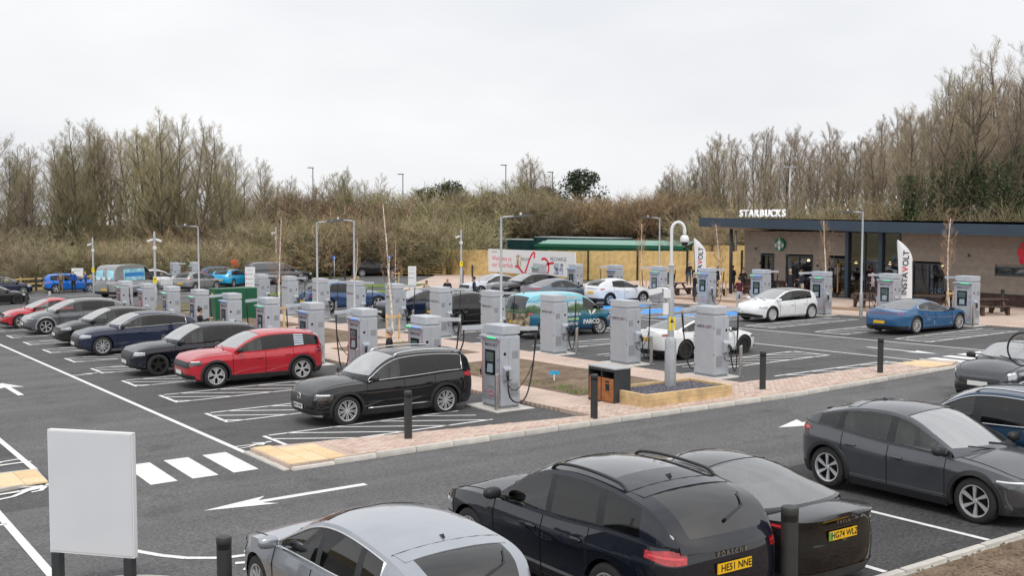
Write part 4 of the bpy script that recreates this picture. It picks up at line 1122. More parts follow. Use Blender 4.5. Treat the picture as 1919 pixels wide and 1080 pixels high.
make_car('parked_car', 'mud-streaked dark grey hatchback with bladed wheels facing the verge', 'hatch', .72, -11.95, -R90, DGREY, G4, 1.03, rim='turbine', L=4.29, W=1.84, H=1.51, wb=2.71, fo=.83, R=.345, head=(.36,.88,.62,.72), lampm=LAMPD, privacy=False, tail=(.45,.84,.90,1.0), mirrorm=BLACK_TRIM, grille=None, nf=3.4,
    sh=[(-2.1,1.05),(-1.4,1.02),(-.3,.93),(.9,.90),(1.5,.85),(2.0,.74),(2.19,.66)], roof=[(1.2,None),(.34,1.42),(-.35,1.51),(-1.15,1.45),(-1.8,1.24),(-2.06,None)],
    win=[(1.35,-.12),(-.24,-1.05),(-1.2,-1.6)], lean=.28, clad=True)
make_car('parked_car', 'petrol blue estate SUV with silver roof rails at the right edge', 'suv', 3.05, -11.6, R90, TEAL, G4, 1.02, rim='ten', rails=CHROME, dloch=CHROME, L=4.85, W=1.92, H=1.64, wb=2.85, fo=.92, win=[(1.25,-.16),(-.28,-1.12),(-1.22,-1.95)])
make_car('parked_car', 'clear blue car carrying a bicycle, behind the petrol blue estate', 'hatch', 5.5, -11.7, R90, SKYB, G4, 1.0, rim='ten', H=1.56)
make_car('parked_car', 'dark grey small car with round headlamps driving in at the right edge', 'hatch', 11.75, -6.9, radians(184), CHAR, 'cars driving on the front road', 1.0, rim='five', rimc=DARKALLOY, L=3.85, W=1.74, H=1.42, wb=2.5, fo=.72, R=.315, nf=3.2, grille=(0,.3,.46,.60), head=(.5,.74,.60,.80), mirrorm=BLACK_TRIM,
    sh=[(-1.9,.94),(-1.2,.93),(-.3,.9),(.8,.89),(1.4,.85),(1.8,.76),(1.97,.66)], roof=[(.95,None),(.35,1.34),(-.3,1.42),(-1.0,1.39),(-1.6,1.30),(-1.85,None)], win=[(1.1,-.2),(-.3,-1.4)], doors=[(.72,-.5)], roofm=PIANO)

# far left
make_car('parked_car', 'navy small hatchback near the rail fence at the left edge', 'hatch', .2, 68.85, 0, NAVY, G5, .95, rim='ten', L=4.0, H=1.48, wb=2.5, privacy=False)
make_car('parked_car', 'black electric saloon entering at the far left edge', 'saloon', -2.75, 56.2, 0, BLK, G5, 1.0, rim='aero', rimc=DARKALLOY, H=1.6, privacy=False)
make_car('parked_car', 'bright blue electric crossover behind three standing men', 'suv', 4.95, 68.3, 0, BRIGHT, G5, .92, rim='star', L=4.46, H=1.62, R=.38, rimc=ALLOY, lampm=LAMPW, handle='body')
SCENIC = mat('blue seaside graphic', (.16,.52,.72), rough=.35, coat=.6, var=.25, scale=2.2, col2=(.42,.72,.84))
BLUEB = mat('blue band graphic', (.03,.24,.6), rough=.4)
rt, inf = make_car('van', 'grey panel van with blue seaside graphics on its rear and side', 'van', 6.9, 58.6, radians(36), VANG, G5, 1.0, cat='van', rim='ten', rplate='green', vplate_r=.62, tail=(.62,.8,1.0,1.3), H=2.45, wl=-2.64, low_parts=True, tum=.88)
side_panel(rt, inf, .55, -1.75, 1, 4, -1, SCENIC, 'side_graphic'); side_panel(rt, inf, .5, -1.7, 2, 3, -1, BLUEB, 'side_graphic_band', .009)
m_ = MB(); X = inf.xr-.02
X = inf.secs[-1][1][4].x-.02
for sd in (1, -1):
    rows = [[inf.secs[i][1][j]+Vector((-.014, 0, 0)) for j in ((1,2,3,4) if sd > 0 else (5,6,7,8))] for i in range(len(inf.secs)-2) if inf.C[i][0] < -2.585 and inf.C[i][1] > 1.35]
    if len(rows) > 1:
        m_ = MB(); m_.grid(rows); m_.build('rear_graphic', SCENIC, rt)
for q in (-.5,-.05,.4):
    m_ = MB(); Mx = Matrix.Translation((inf.xr-.02, q, 1.42)) @ Matrix.Rotation(-R90, 4, 'Y'); m_.lathe([(.001,.01),(.12,.01),(.12,0)], 14, Mx); m_.build('round_emblem', LETW, rt)
make_car('parked_car', 'mid grey hatchback with a full-width red light bar left of the green cabinet', 'hatch', 13.0, 62.2, radians(36), VANG, G5, 1.0, rim='ten', tailbar=True, tail=(.4,.8,.88,.95), rplate='green', vplate_r=.62, privacy=True)
make_car('parked_car', 'cyan electric hatchback parked beyond the green cabinet', 'hatch', 17.0, 65.4, radians(44), CYAN, G5, 1.0, rim='turbine', roofm=PIANO, rplate='', tail=(.45,.85,.9,.98))
make_car('parked_car', 'blue estate car in front of the orange disc', 'suv', 17.6, 68.4, 0, PB('estate blue paint', (.05,.10,.2)), G5, 1.0, H=1.55, privacy=False, tail=(.5,.8,1.0,1.25))
make_car('van', 'white pickup half hidden behind the grey panel van', 'suv', 11.4, 66.6, 0, WHITE, G5, 1.0, cat='pickup', H=1.8, L=5.2, fo=.9)
rt, inf = make_car('van', 'dark grey panel van with striped rear beyond the tall white totem', 'van', 20.9, 65.6, 0, PB('dark van paint', (.11,.115,.125)), G5, 1.0, cat='van', L=5.1, H=1.95, W=1.92, wb=3.1, fo=.9, rim='ten',
    roof=[(1.75,None),(.95,1.80),(.4,1.93),(-1.4,1.95),(-2.3,1.90),(-2.5,None)], low_parts=True)
make_car('parked_car', 'black crossover peeping out in front of the dark van', 'suv', 22.9, 67.8, 0, BLK, G5, 1.0, privacy=False)
make_car('parked_car', 'black coupe SUV parked against the rail fence behind the birch', 'suv', 33.6, 71.6, radians(-14), BLK, G5, 1.05, H=1.6, roof=[(1.1,None),(.30,1.5),(-.5,1.6),(-1.4,1.50),(-2.15,1.22),(-2.36,None)], tail=(.4,.86,.95,1.02), tailbar=True)
# ------------------------------------------------------------------ rapid chargers
CG = mat('charger grey', (.44,.47,.515), rough=.42, metal=.15, var=.05, scale=5)
CG2 = mat('charger lid grey', (.52,.55,.595), rough=.42, metal=.15, var=.05, scale=5)
CGV = mat('charger vent', (.27,.28,.30), rough=.6, var=.1, scale=40)
SCRN = mat('charger screen surround', (.010,.011,.012), rough=.15, coat=.6)
DISP = mat('charger display', (.10,.14,.13), rough=.1, coat=1., var=.3, scale=14)
CARD = mat('card reader', (.30,.38,.42), rough=.3)
LEDG = mat('green status light', (.03,.75,.25), emit=.9); LEDB = mat('blue status light', (.10,.25,.9), emit=.9)
CABLE = mat('black cable rubber', (.016,.016,.018), rough=.45)
REDL = mat('red printed line', (.62,.03,.06), rough=.5); DARKL = mat('dark printed lettering', (.02,.02,.03), rough=.5); REDT = mat('red printed lettering', (.7,.02,.05), rough=.5)
STK = mat('blue sticker', (.08,.22,.55), rough=.4); STKG = mat('grey printed note', (.28,.29,.31), rough=.5)
STEEL = mat('brushed steel', (.52,.51,.49), rough=.32, metal=.9, var=.12, scale=4)
_cm = {}
def cmesh(key, fn, m, smooth=False, ang=None):
    if key not in _cm:
        b = MB(); fn(b); _cm[key] = b.mesh(key.split('#')[0], m, smooth, ang)
    return _cm[key]
def part(key, fn, m, parent, smooth=False, ang=None, loc=None):
    return link(key.split('#')[0], cmesh(key, fn, m, smooth, ang), parent, loc)
def logo(parent, x, y, z, xd, yd, size, mdark=None, mred=None):
    """INSTA V OLT with the red V"""
    X = Vector(xd).normalized()
    ws = []
    for s_ in ('INSTA', 'V', 'OLT'):
        me = text_mesh(s_, size, depth=.0015, bold=.012, shear=.0); xs_ = [v.co.x for v in me.vertices]; ws.append((max(xs_)-min(xs_), (max(xs_)+min(xs_))/2))
    gap = size*.06; tot_ = sum(w for w, _ in ws)+2*gap; cur_ = -tot_/2
    for (s_, m_), (w, c_) in zip((('INSTA', mdark or DARKL), ('V', mred or REDT), ('OLT', mdark or DARKL)), ws):
        o = Vector((x, y, z))+X*(cur_+w/2-c_)
        put_text(s_, size, m_, parent, o, xd, yd, depth=.0015, bold=.012, shear=.0); cur_ += w+gap
def charger(label, x, y, yaw, led='g', arms=((-1, 20), (1, 160)), group='rapid chargers', plug=None, pad=True):
    t = thing('rapid_charger', label, 'charger', x, y, yaw, group)
    part('concrete_pad', lambda b: b.box(-.62,.55,-.75,.75,-.04,.025), PADC, t)
    part('plinth', lambda b: b.box(-.27,.28,-.41,.41,.02,.12), CGV, t)
    part('cabinet', lambda b: b.cbox(-.30,.30,-.44,.44,.10,1.86,.018), CG, t)
    part('lid', lambda b: (b.box(-.18,.27,-.38,.38,1.845,1.92), b.cbox(-.22,.31,-.43,.43,1.92,2.13,.014)), CG2, t)
    # front: status hood, screen, lettering, red outline
    hd = part('status_hood', lambda b: b.add([(-.30,-.44,1.865),(-.30,.44,1.865),(-.38,.44,1.845),(-.38,-.44,1.845),(-.30,-.44,1.76),(-.30,.44,1.76),(-.375,.44,1.80),(-.375,-.44,1.80)], [(0,1,2,3),(3,2,6,7),(7,6,5,4),(0,3,7,4),(1,5,6,2)]), CG, t)
    part('status_light#'+led, lambda b: b.box(-.384,-.376,-.32,.06,1.812,1.838), LEDG if led == 'g' else LEDB, hd)
    if led == 'gg': part('status_light#2', lambda b: b.box(-.384,-.376,.12,.38,1.812,1.838), LEDG, hd)
    sc_ = part('screen_surround', lambda b: b.box(-.312,-.285,-.20,.26,.86,1.50), SCRN, t)
    part('display', lambda b: b.box(-.3165,-.313,-.13,.20,1.20,1.44), DISP, sc_)
    part('card_reader', lambda b: b.add([(-.314,-.10,.93),(-.314,.14,.93),(-.34,.14,.92),(-.34,-.10,.92),(-.314,-.10,1.14),(-.314,.14,1.14)], [(3,2,5,4),(0,3,4),(1,5,2),(0,1,2,3)]), CARD, sc_)
    part('front_seam', lambda b: (b.box(-.303,-.295,-.36,.36,.235,.243), b.box(-.303,-.295,-.44,.44,.300,.306)), SEAM, t)
    def outline(b):
        pts = [(.38,1.42),(.38,.40),(.10,.40)]
        b.tube([(-.302,p,q) for p, q in ((-.22,1.70),(-.36,1.70),(-.385,1.66),(-.385,.44),(-.36,.40),(-.16,.40))], .006, 4)
        b.tube([(-.302,p,q) for p, q in ((.22,1.70),(.36,1.70),(.385,1.66),(.385,.44),(.36,.40),(.10,.40))], .006, 4)
        b.tube([(-.302,-.03+.1*cos(a*pi/6),.38+.065*sin(a*pi/6)) for a in range(13)], .009, 4)
    part('red_outline', outline, REDL, t)
    part('sticker#a', lambda b: (b.box(-.304,-.299,-.345,-.30,1.22,1.30)), STK, t)
    part('sticker#b', lambda b: (b.box(-.304,-.299,-.345,-.30,.96,1.04)), STKG, t)
    part('notice', lambda b: (b.box(-.304,-.299,-.2,.12,.52,.535), b.box(-.304,-.299,-.12,.16,.555,.575)), STKG, t)
    logo(t, -.3035, .0, 1.62, (0,-1,0), (0,0,1), .105)
    # back
    logo(t, .3035, .0, 1.52, (0,1,0), (0,0,1), .115)
    for q, (yy, zz) in enumerate(((-.405,1.55),(-.405,1.2),(-.405,.85),(-.405,.35),(.405,1.5),(.405,.7))):
        part('lock', lambda b: b.box(-.006,.006,-.014,.014,-.02,.02), SCRN, t, loc=(.303,yy,zz))
    for sd in (1, -1):
        part('side_seam#%d' % sd, lambda b: (b.box(-.055,-.049,sd*.441-.002,sd*.441+.002,.3,1.78), b.box(-.05,.27,sd*.441-.002,sd*.441+.002,.3,.306)), CGV, t)
        part('vent#u%d' % sd, lambda b: b.box(.06,.235,sd*.443-.004,sd*.443+.004,1.30,1.48), CGV, t)
        part('vent#l%d' % sd, lambda b: b.box(.0,.235,sd*.443-.004,sd*.443+.004,.34,.66), CGV, t)
        part('side_badge#%d' % sd, lambda b: b.lathe([(.001,.003),(.042,.003),(.042,0)], 12, Matrix.Translation((-.17, sd*.441, 1.42)) @ Matrix.Rotation(-sd*pi/2, 4, 'X')), SCRN, t)
        ho = part('holster#%d' % sd, lambda b: b.add([(x_, sd*y_, z_) for x_, y_, z_ in ((-.24,.43,1.12),(-.02,.43,1.12),(-.02,.43,.70),(-.24,.43,.70),(-.24,.56,1.04),(-.02,.56,1.04),(-.02,.54,.78),(-.24,.54,.78))], [(0,1,5,4),(4,5,6,7),(7,6,2,3),(0,4,7,3),(1,2,6,5)]), CG, t)
        part('connector#%d' % sd, lambda b: (b.tube([(-.16,sd*.56,.98),(-.20,sd*.62,.90),(-.19,sd*.61,.78)], [.045,.04,.028], 7)), CABLE, ho, True)
    # arms with hanging cables
    for sd, deg in arms:
        if deg is None: continue
        a = radians(deg); px, py = .05, sd*.36
        d = Vector((cos(a), sin(a), 0))
        tip = Vector((px, py, 2.03))+d*.80; tip.z = 1.99
        ar = MB(); M = Matrix.Translation(Vector((px, py, 2.04))+d*.42+Vector((0,0,-.01))) @ Matrix.Rotation(a, 4, 'Z') @ Matrix.Rotation(radians(2.5), 4, 'Y')
        ar.obox(M, .84, .085, .10); ao = ar.build('cable_arm', CG2, t)
        ca = MB()
        base = Vector((-.19, sd*.61, .77))
        if plug and plug[0] == sd:
            e = Vector(plug[1]); m1 = tip.lerp(e, .5); m1.z = min(tip.z, e.z)-.25
            low = Vector((tip.x, tip.y, .45)).lerp(base, .3); low.z = .28
            ctl = [tip, Vector((tip.x, tip.y, 1.6)), (tip*.5+e*.5)+Vector((0,0,-.15)), e]
            pts = resample(chaikin([tuple(p) for p in ctl], 3), 14); ca.tube(pts, .019, 6)
        else:
            h_ = Vector((px, py, 1.85))+d*.5
            ctl = [Vector((px+.1*d.x, sd*.46, 1.80)), tip+Vector((0,0,-.08)), tip*.9+base*.1+Vector((0,0,-.9)), Vector((tip.x*.55+base.x*.45, tip.y*.6+base.y*.4+sd*.1, .12)), Vector((base.x-.02, base.y+sd*.08, .25)), base]
            ctl = ctl[1:]
            pts = resample(chaikin([tuple(p) for p in ctl], 3), 20); ca.tube(pts, .021, 6)
            c2 = [tip+Vector((.02,.03*sd,-.05)), tip*.85+base*.15+Vector((0,.06*sd,-.8)), Vector((base.x+.16, base.y+.06*sd, .40)), Vector((base.x+.12, sd*.46, .62))]
            pts = resample(chaikin([tuple(p) for p in c2], 3), 14); ca.tube(pts, .013, 5)
        ca.build('cable', CABLE, ao, True)
    return t
random.seed(3)
ordn = ['nearest','second','third','fourth','fifth','sixth','seventh','eighth','ninth','farthest']
led1 = ['g','gg','b','b','g','b','g','g','b','g']
beside = ['just behind the black seven-seat SUV', 'behind the man in the black coat', 'behind the red SUV', 'with a cable arm swung to the left', 'above the blue-black SUV', 'in front of the green cabinet', 'left of the green cabinet', 'above the navy SUV', 'above the black hatchback', 'at the far end above the grey crossover']
for k in range(10):
    cx, cy = .30, .29+3.9*k
    arms = [((-1,0),(1,150)), ((-1,-12),(1,None)), ((1,180),(-1,None)), ((1,180),(-1,None)), ((1,190),(-1,None)), ((1,185),(-1,None)), ((1,None),(-1,80)), ((-1,85),(1,None)), ((-1,None),(1,185)), ((-1,None),(1,180))][k]
    plug = None
    if k == 0: plug = (1, (-.95, .95, .85))
    charger('left row rapid charger %s, %s of its row' % (beside[k], ordn[k]), cx, cy, 0, led1[k], arms, 'chargers of the left row with screens facing the aisle', plug)
arms2 = [((1,180),(-1,0)), ((1,180),(-1,None)), ((1,182),(-1,None)), ((1,178),(-1,None)), ((1,180),(-1,None)), ((1,175),(-1,None)), ((1,185),(-1,None)), ((1,176),(-1,None)), ((1,184),(-1,None)), ((1,180),(-1,None))]
where2 = ['beside the timber planter', 'behind the litter bin unit', 'covering the wrapped minibus tail', 'in front of the black estate', 'in front of the dark blue SUV', 'behind the nearest birch', 'right of the paired lamp posts', 'beside the mid blue SUV tail', 'behind the young birch', 'next to the far totem sign']
for k in range(10):
    charger('back of middle row charger %s, %s of its row' % (where2[k], ordn[k]), 8.30, .79+3.98*k, pi, 'g', arms2[k], 'chargers of the middle row showing their backs')
where3 = ['right of the blue sports saloon', 'behind the blue sports saloon', 'right of the white hatchback', 'behind the white hatchback', 'beside the bent cameraman', 'behind the CCTV pole', 'above the white crossover', 'at the right end of the billboard', 'before the billboard lettering']
led3 = ['g','g','g','gg','gg','g','b','b','g']
arms3 = [((1,80),(-1,None)), ((1,90),(-1,None)), ((1,120),(-1,None)), ((-1,0),(1,None)), ((-1,-5),(1,None)), ((-1,-10),(1,120)), ((1,170),(-1,None)), ((1,60),(-1,None)), ((-1,None),(1,70))]
for k in range(9):
    charger('coffee-shop row charger %s, %s of its row' % (where3[k], ordn[k] if k < 8 else 'farthest'), 27.55, 4.8+3.93*k, 0, led3[k], arms3[k], 'chargers of the coffee-shop row')
charger('far rapid charger left of the grey hatchback beyond the green cabinet', 12.6, 66.2, pi, 'g', ((1,-170),(-1,None)), 'far chargers by the rail fence')
charger('far rapid charger with a green light just right of its twin', 13.9, 65.4, 0, 'g', ((1,None),(-1,None)), 'far chargers by the rail fence')

# ------------------------------------------------------------------ bollards
DKB = mat('anthracite bollard', (.034,.036,.036), rough=.5, var=.12, scale=6, rvar=.1)
DKB2 = mat('bollard band', (.012,.012,.013), rough=.3)
def bm_(b): b.lathe([(.085,-.05),(.085,1.02)], 20); b.lathe([(.085,1.06),(.088,1.07),(.088,1.125),(.08,1.14),(.001,1.145)], 20)
def band_(b): b.lathe([(.0865,1.0),(.0865,1.065)], 20)
bp_ = MB(); bm_(bp_); BPM = bp_.mesh('post', DKB, True, 40); bd_ = MB(); band_(bd_); BDM = bd_.mesh('band', DKB2, True, 40)
def bollard(x, y, label, sc=1.):
    t = thing('bollard', label, 'bollard', x, y, 0, 'anthracite bollards'); t.scale = (sc, sc, sc)
    link('post', BPM, t); link('band', BDM, t)
for x, y, lab in ((*on_pave(-3.66,-1.95),'anthracite bollard on the pavement in front of the black seven-seat SUV'), (*on_pave(1.05,-2.6),'anthracite bollard in front of the wooden litter bin unit'),
    (*on_pave(7.4,-2.1),'anthracite bollard right of the timber planter'), (*on_pave(12.45,-2.15),'anthracite bollard nearest the buff slabs at the right pavement end'),
    (*W(3.235,12.55),'anthracite bollard in the foreground behind the black fastback plate'), (*W(-3.32,12.4),'anthracite bollard at the bottom edge right of the blank sign'),
    (-2.04,48.3,'dark bollard left of the red saloon at the car park edge'), (3.0,71.6,'dark bollard against the rail fence near the navy hatchback'),
    (24.5,62.2,'leftmost of three dark bollards before the rail fence'), (28.2,67.0,'middle of three dark bollards before the rail fence'), (27.4,63.8,'rightmost of three dark bollards before the rail fence'),
    (31.1,51.6,'dark bollard left of the pale saloon by the access road'), (37.5,60.2,'dark bollard close to the timber fence corner'), (36.0,53.3,'dark bollard under the left part of the billboard'), (34.6,46.2,'dark bollard under the right part of the billboard'), (34.2,7.2,'dark bollard near the brick plinth at the right picnic table')):
    bollard(x, y, lab, 1.17 if 'fastback plate' in lab else 1.)
sb_ = MB(); sb_.lathe([(.055,0),(.055,.92)], 14); sb_.add([(.055*cos(2*pi*j/14), .055*sin(2*pi*j/14), .92+.04*cos(2*pi*j/14)) for j in range(14)], [tuple(range(14))]); SBM = sb_.mesh('steel_bollard', STEEL, True, 40)
names_row = ['left-row', 'middle-row', 'coffee-shop-row']
for r, (ux, v0, dv, n, ofs) in enumerate(((-.16,-.22,3.9,10,0), (8.78,.05,3.98,10,0), (27.05,4.15,3.93,9,0))):
    for k in range(n):
        o = link('steel_bollard', SBM, None, (ux, v0+dv*k, gz(ux, v0+dv*k)))
        tag(o, 'short steel bollard at the near corner of the %s %s charger' % (ordn[k], names_row[r]), 'bollard', 'steel bollards guarding the chargers')
for k in range(1, 4):
    o = link('steel_bollard', SBM, None, (-.5, 1.62+3.9*k+.5, gz(-.5, 2+3.9*k))); tag(o, 'steel bollard at the bay end left of the %s left-row charger' % ordn[k], 'bollard', 'steel bollards guarding the chargers')
# ------------------------------------------------------------------ lamps, cameras, signs and other street furniture
GALV = mat('galvanised steel', (.46,.48,.50), rough=.45, metal=.5, var=.12, scale=3)
LAMPH = mat('lamp head grey', (.12,.13,.14), rough=.4, metal=.3)
WHITEP = mat('white powder coat', (.78,.79,.80), rough=.35)
WARN = mat('yellow warning plate', (.85,.66,.02), rough=.45)
LEFT = Vector((-.824,.566,0)); RIGHT = -LEFT
def pole_mesh(h):
    def f(b): b.lathe([(.085,-.05),(.085,1.1),(.075,1.16),(.052,1.2),(.042,h)], 12)
    return f
def lamp_post(x, y, h, d, label, twin=False):
    t = thing('lamp_post', label, 'lamp post', x, y, 0, 'car park lamp posts')
    part('pole#%.2f' % h, pole_mesh(h), GALV, t, True, 40)
    d = Vector(d).normalized()
    a = MB(); a.tube([(0,0,h-.05), d*.12+Vector((0,0,h+.0)), d*.5+Vector((0,0,h+.02))], .03, 8); a.build('arm', GALV, t, True)
    hd = MB(); M = Matrix.Translation(d*.78+Vector((0,0,h+.03))) @ Matrix.Rotation(atan2(d.y, d.x), 4, 'Z') @ Matrix.Rotation(radians(-4), 4, 'Y')
    hd.add([M @ Vector(p) for p in ((-.3,-.05,.035),(.05,-.13,.05),(.36,-.12,.02),(.40,0,.0),(.36,.12,.02),(.05,.13,.05),(-.3,.05,.035),(-.3,-.05,-.035),(.05,-.13,-.03),(.36,-.12,-.03),(.40,0,-.03),(.36,.12,-.03),(.05,.13,-.03),(-.3,.05,-.035))], [(0,1,2,3,4,5,6),(13,12,11,10,9,8,7)]+[(i,(i+1) % 7+0,(i+1) % 7+7,i+7) for i in range(7)])
    ho = hd.build('lamp_head', LAMPH, t); s_ = MB(); s_.lathe([(.001,.09),(.035,.09),(.04,.0)], 8, Matrix.Translation(d*.72+Vector((0,0,h+.07)))); s_.build('sensor', WHITEP, ho)
lamp_post(4.54,36.3,4.9,LEFT,'grey lamp post with head to the left, above the green cabinet')
lamp_post(6.35,24.8,4.97,RIGHT,'left of the two paired lamp posts whose heads cross')
lamp_post(6.85,21.9,5.0,LEFT,'right of the two paired lamp posts whose heads cross')
lamp_post(7.25,10.6,4.98,RIGHT,'lamp post in front of the black estate car')
lamp_post(30.1,27.2,4.95,LEFT,'lamp post between the white crossover and the left feather flag')
lamp_post(27.7,10.4,4.98,LEFT,'lamp post in front of the coffee shop entrance')
for i, (X, Z, h) in enumerate(((-29,160,11.6),(-15.9,160,10.7),(-.9,160,12.0),(5.9,160,11.0))):
    x, y = W(X, Z); z0 = rise(X, Z); t = thing('highway_lamp', 'thin tall highway lamp beyond the trees, %s from the left' % ['first','second','third','fourth'][i], 'lamp post', x, y, 0, 'highway lamps', z=z0-.3)
    hh = 4.8+(412-(315,327,310,323)[i])/2050*Z-z0+.3
    m = MB(); m.tube([(0,0,0),(0,0,hh)], [.12,.07], 8); m.build('pole', LAMPH, t, True); m = MB(); m.obox(Matrix.Translation((LEFT*.3+Vector((0,0,hh)))), .9, .3, .12); m.build('lamp_head', LAMPH, t)
x, y = W(25.3,100); t = thing('highway_lamp', 'tall twin-headed lamp rising among the trees above the coffee shop', 'lamp post', x, y, 0, 'highway lamps', z=1.0)
m = MB(); m.tube([(0,0,0),(0,0,8.6)], [.1,.07], 8); m.build('pole', GALV, t, True)
for s_ in (-1, 1): m = MB(); m.obox(Matrix.Translation(RIGHT*.28*s_+Vector((0,0,8.62))) @ Matrix.Rotation(-TH, 4, 'Z'), .45, .3, .1); m.build('lamp_head', GALV, t)

def warn_plate(t, z, w=.2, h=.34, d=Vector((-.45,-.89,0))):
    d = d.normalized(); M = Matrix.Translation(d*.075+Vector((0,0,z))) @ Matrix.Rotation(atan2(d.y, d.x)+R90, 4, 'Z')
    m = MB(); m.obox(M, w, .012, h); o = m.build('warning_plate', WARN, t)
    m = MB(); mm = M @ Matrix.Translation((0,-.009,h*.2)); m.add([mm @ Vector(p) for p in ((-.06,0,-.05),(.06,0,-.05),(0,0,.06))], [(0,1,2)]); m.build('triangle', DARKL, o)
def cctv_pole(x, y, h, label, heads=1):
    t = thing('camera_pole', label, 'camera pole', x, y, 0, 'far camera poles')
    part('pole#c%.1f' % h, lambda b: b.lathe([(.11,-.05),(.11,1.3),(.075,1.4),(.07,h),(.04,h+.25),(.001,h+.3)], 10), GALV, t, True, 40)
    warn_plate(t, 1.75, .22, .36)
    for k in range(heads):
        d = (LEFT, RIGHT)[k % 2]; m = MB(); m.obox(Matrix.Translation(d*.26+Vector((0,0,h-.25))) @ Matrix.Rotation(-TH, 4, 'Z') @ Matrix.Rotation((.35 if k % 2 else -.35), 4, 'Y'), .34, .12, .12); m.tube([(0,0,h-.18), tuple(d*.2+Vector((0,0,h-.2)))], .025, 6); m.build('camera', WHITEP, t)
    m = MB(); m.box(-.09,.09,-.09,.09,h-.8,h-.6); m.build('junction_box', WHITEP, t)
cctv_pole(6.2,66.3,4.0,'grey camera pole left of the grey panel van',1)
cctv_pole(4.25,43.4,4.4,'grey pole with two white cameras between the left-row chargers',2)
cctv_pole(23.3,71.0,4.6,'grey camera pole behind the dark grey van',1)
cctv_pole(29.3,48.9,4.1,'grey camera pole left of the billboard',1)

# --- timber planter with the swan-neck camera pole
SLEEP = mat('new sawn timber', (.60,.43,.225), rough=.75, var=.25, scale=4, bump=.2, bscale=30)
SLATE = mat('slate chippings', (.12,.115,.14), rough=.7, var=.55, scale=22)
t = thing('planter', 'low timber sleeper planter filled with grey slate chippings', 'planter', *on_pave(4.42,-1.55),0)
x0, x1, y0, y1 = -1.5,1.5,-.80,.80
for q in range(2):
    z0 = .09+.17*q; z1 = z0+.165
    for sx, (a_, b_, c_, d_) in enumerate(((x0,x1,y0,y0+.1),(x0,x1,y1-.1,y1),(x0,x0+.1,y0+.102,y1-.102),(x1-.1,x1,y0+.102,y1-.102))):
        m = MB(); m.cbox(a_,b_,c_,d_,z0,z1,.006); m.build('sleeper', SLEEP, t)
random.seed(4); m = MB(); m.box(x0+.1,x1-.1,y0+.1,y1-.1,.1,.36)
for _ in range(900):
    px, py = random.uniform(x0+.14,x1-.14), random.uniform(y0+.14,y1-.14); r = random.uniform(.02,.05); z = .365
    M = Matrix.Translation((px,py,z)) @ Matrix.Rotation(random.uniform(0,6), 4, 'Z') @ Matrix.Rotation(random.uniform(-.6,.6), 4, 'X'); m.obox(M, r*1.8, r, .014)
tag(m.build('slate', SLATE, t), kind='stuff')
t = thing('camera_pole', 'tall white swan-neck camera pole standing in the timber planter', 'camera pole', *on_pave(4.75,-1.25),0)
m = MB(); m.lathe([(.15,.3),(.15,1.55),(.13,1.62)], 8); m.lathe([(.155,.72),(.155,.75)], 8); m.lathe([(.13,1.62),(.085,1.66),(.085,2.9),(.075,2.95),(.062,3.0),(.06,3.6)], 14); m.build('lower_pole', GALV, t, True, 40)
m = MB(); pth = [(0,0,3.55),(0,0,4.3)]+[tuple(RIGHT*(.17-.17*cos(q*pi/8))+Vector((0,0,4.45+.22*sin(q*pi/8)))) for q in range(9)]+[tuple(RIGHT*.34+Vector((0,0,4.36)))]
m.tube(pth, .042, 10); m.lathe([(.075,3.54),(.075,3.6)], 14); m.build('swan_neck', WHITEP, t, True, 50)
m = MB(); M = Matrix.Translation(RIGHT*.34+Vector((0,0,4.15))); m.lathe([(.03,.19),(.08,.17),(.115,.10),(.12,.02),(.11,0)], 18, M); dm = m.build('dome_housing', WHITEP, t, True, 50)
m = MB(); m.lathe([(.092,0),(.088,-.05),(.064,-.10),(.001,-.115)], 16, M); m.build('dome_lens', SCRN, dm, True)
m = MB(); m.obox(Matrix.Translation(LEFT*.42+Vector((0,0,2.86))) @ Matrix.Rotation(-TH, 4, 'Z') @ Matrix.Rotation(radians(-14), 4, 'Y'), .36, .13, .13); m.tube([(0,0,2.9), tuple(LEFT*.25+Vector((0,0,2.95)))], .03, 6); m.build('camera', WHITEP, t)
m = MB(); m.obox(Matrix.Translation(LEFT*.14+Vector((0,0,2.4))) @ Matrix.Rotation(-TH, 4, 'Z'), .14, .16, .3); m.obox(Matrix.Translation(LEFT*.10+Vector((0,0,2.8))) @ Matrix.Rotation(-TH, 4, 'Z'), .2, .16, .22); m.build('control_box', WHITEP, t)
warn_plate(t, 2.02, .17, .36, Vector((-.35,-.94,0)))

# --- litter bins
BINF = mat('anthracite bin steel', (.035,.04,.045), rough=.45, var=.1)
BINT = mat('bin lid grey', (.40,.41,.42), rough=.45)
OAK = mat('oiled hardwood slat', (.36,.135,.045), rough=.5, var=.3, scale=6, bump=.1, bscale=40)
t = thing('litter_bin', 'twin litter bin with orange-brown wood slats and grey top', 'litter bin', *on_pave(2.72,-.82),0); t.scale = (.85,.88,.92)
m = MB(); m.box(0,.62,-.60,-.57,.1,1.06); m.build('side_panel', BINF, t); m = MB(); m.box(0,.62,.57,.60,.1,1.06); m.build('side_panel', BINF, t)
m = MB(); m.box(.0,.62,-.018,.018,.1,1.06); m.build('divider', BINF, t); m = MB(); m.box(.55,.58,-.56,.56,.1,1.06); m.box(.05,.5,-.56,.56,.1,.70); m.build('inner_body', DARKIN, t)
m = MB(); m.cbox(-.02,.64,-.62,.62,1.062,1.10,.01); m.build('top', BINT, t)
m = MB(); m.box(-.004,.02,-.57,.57,.985,1.06); m.build('header', BINF, t)
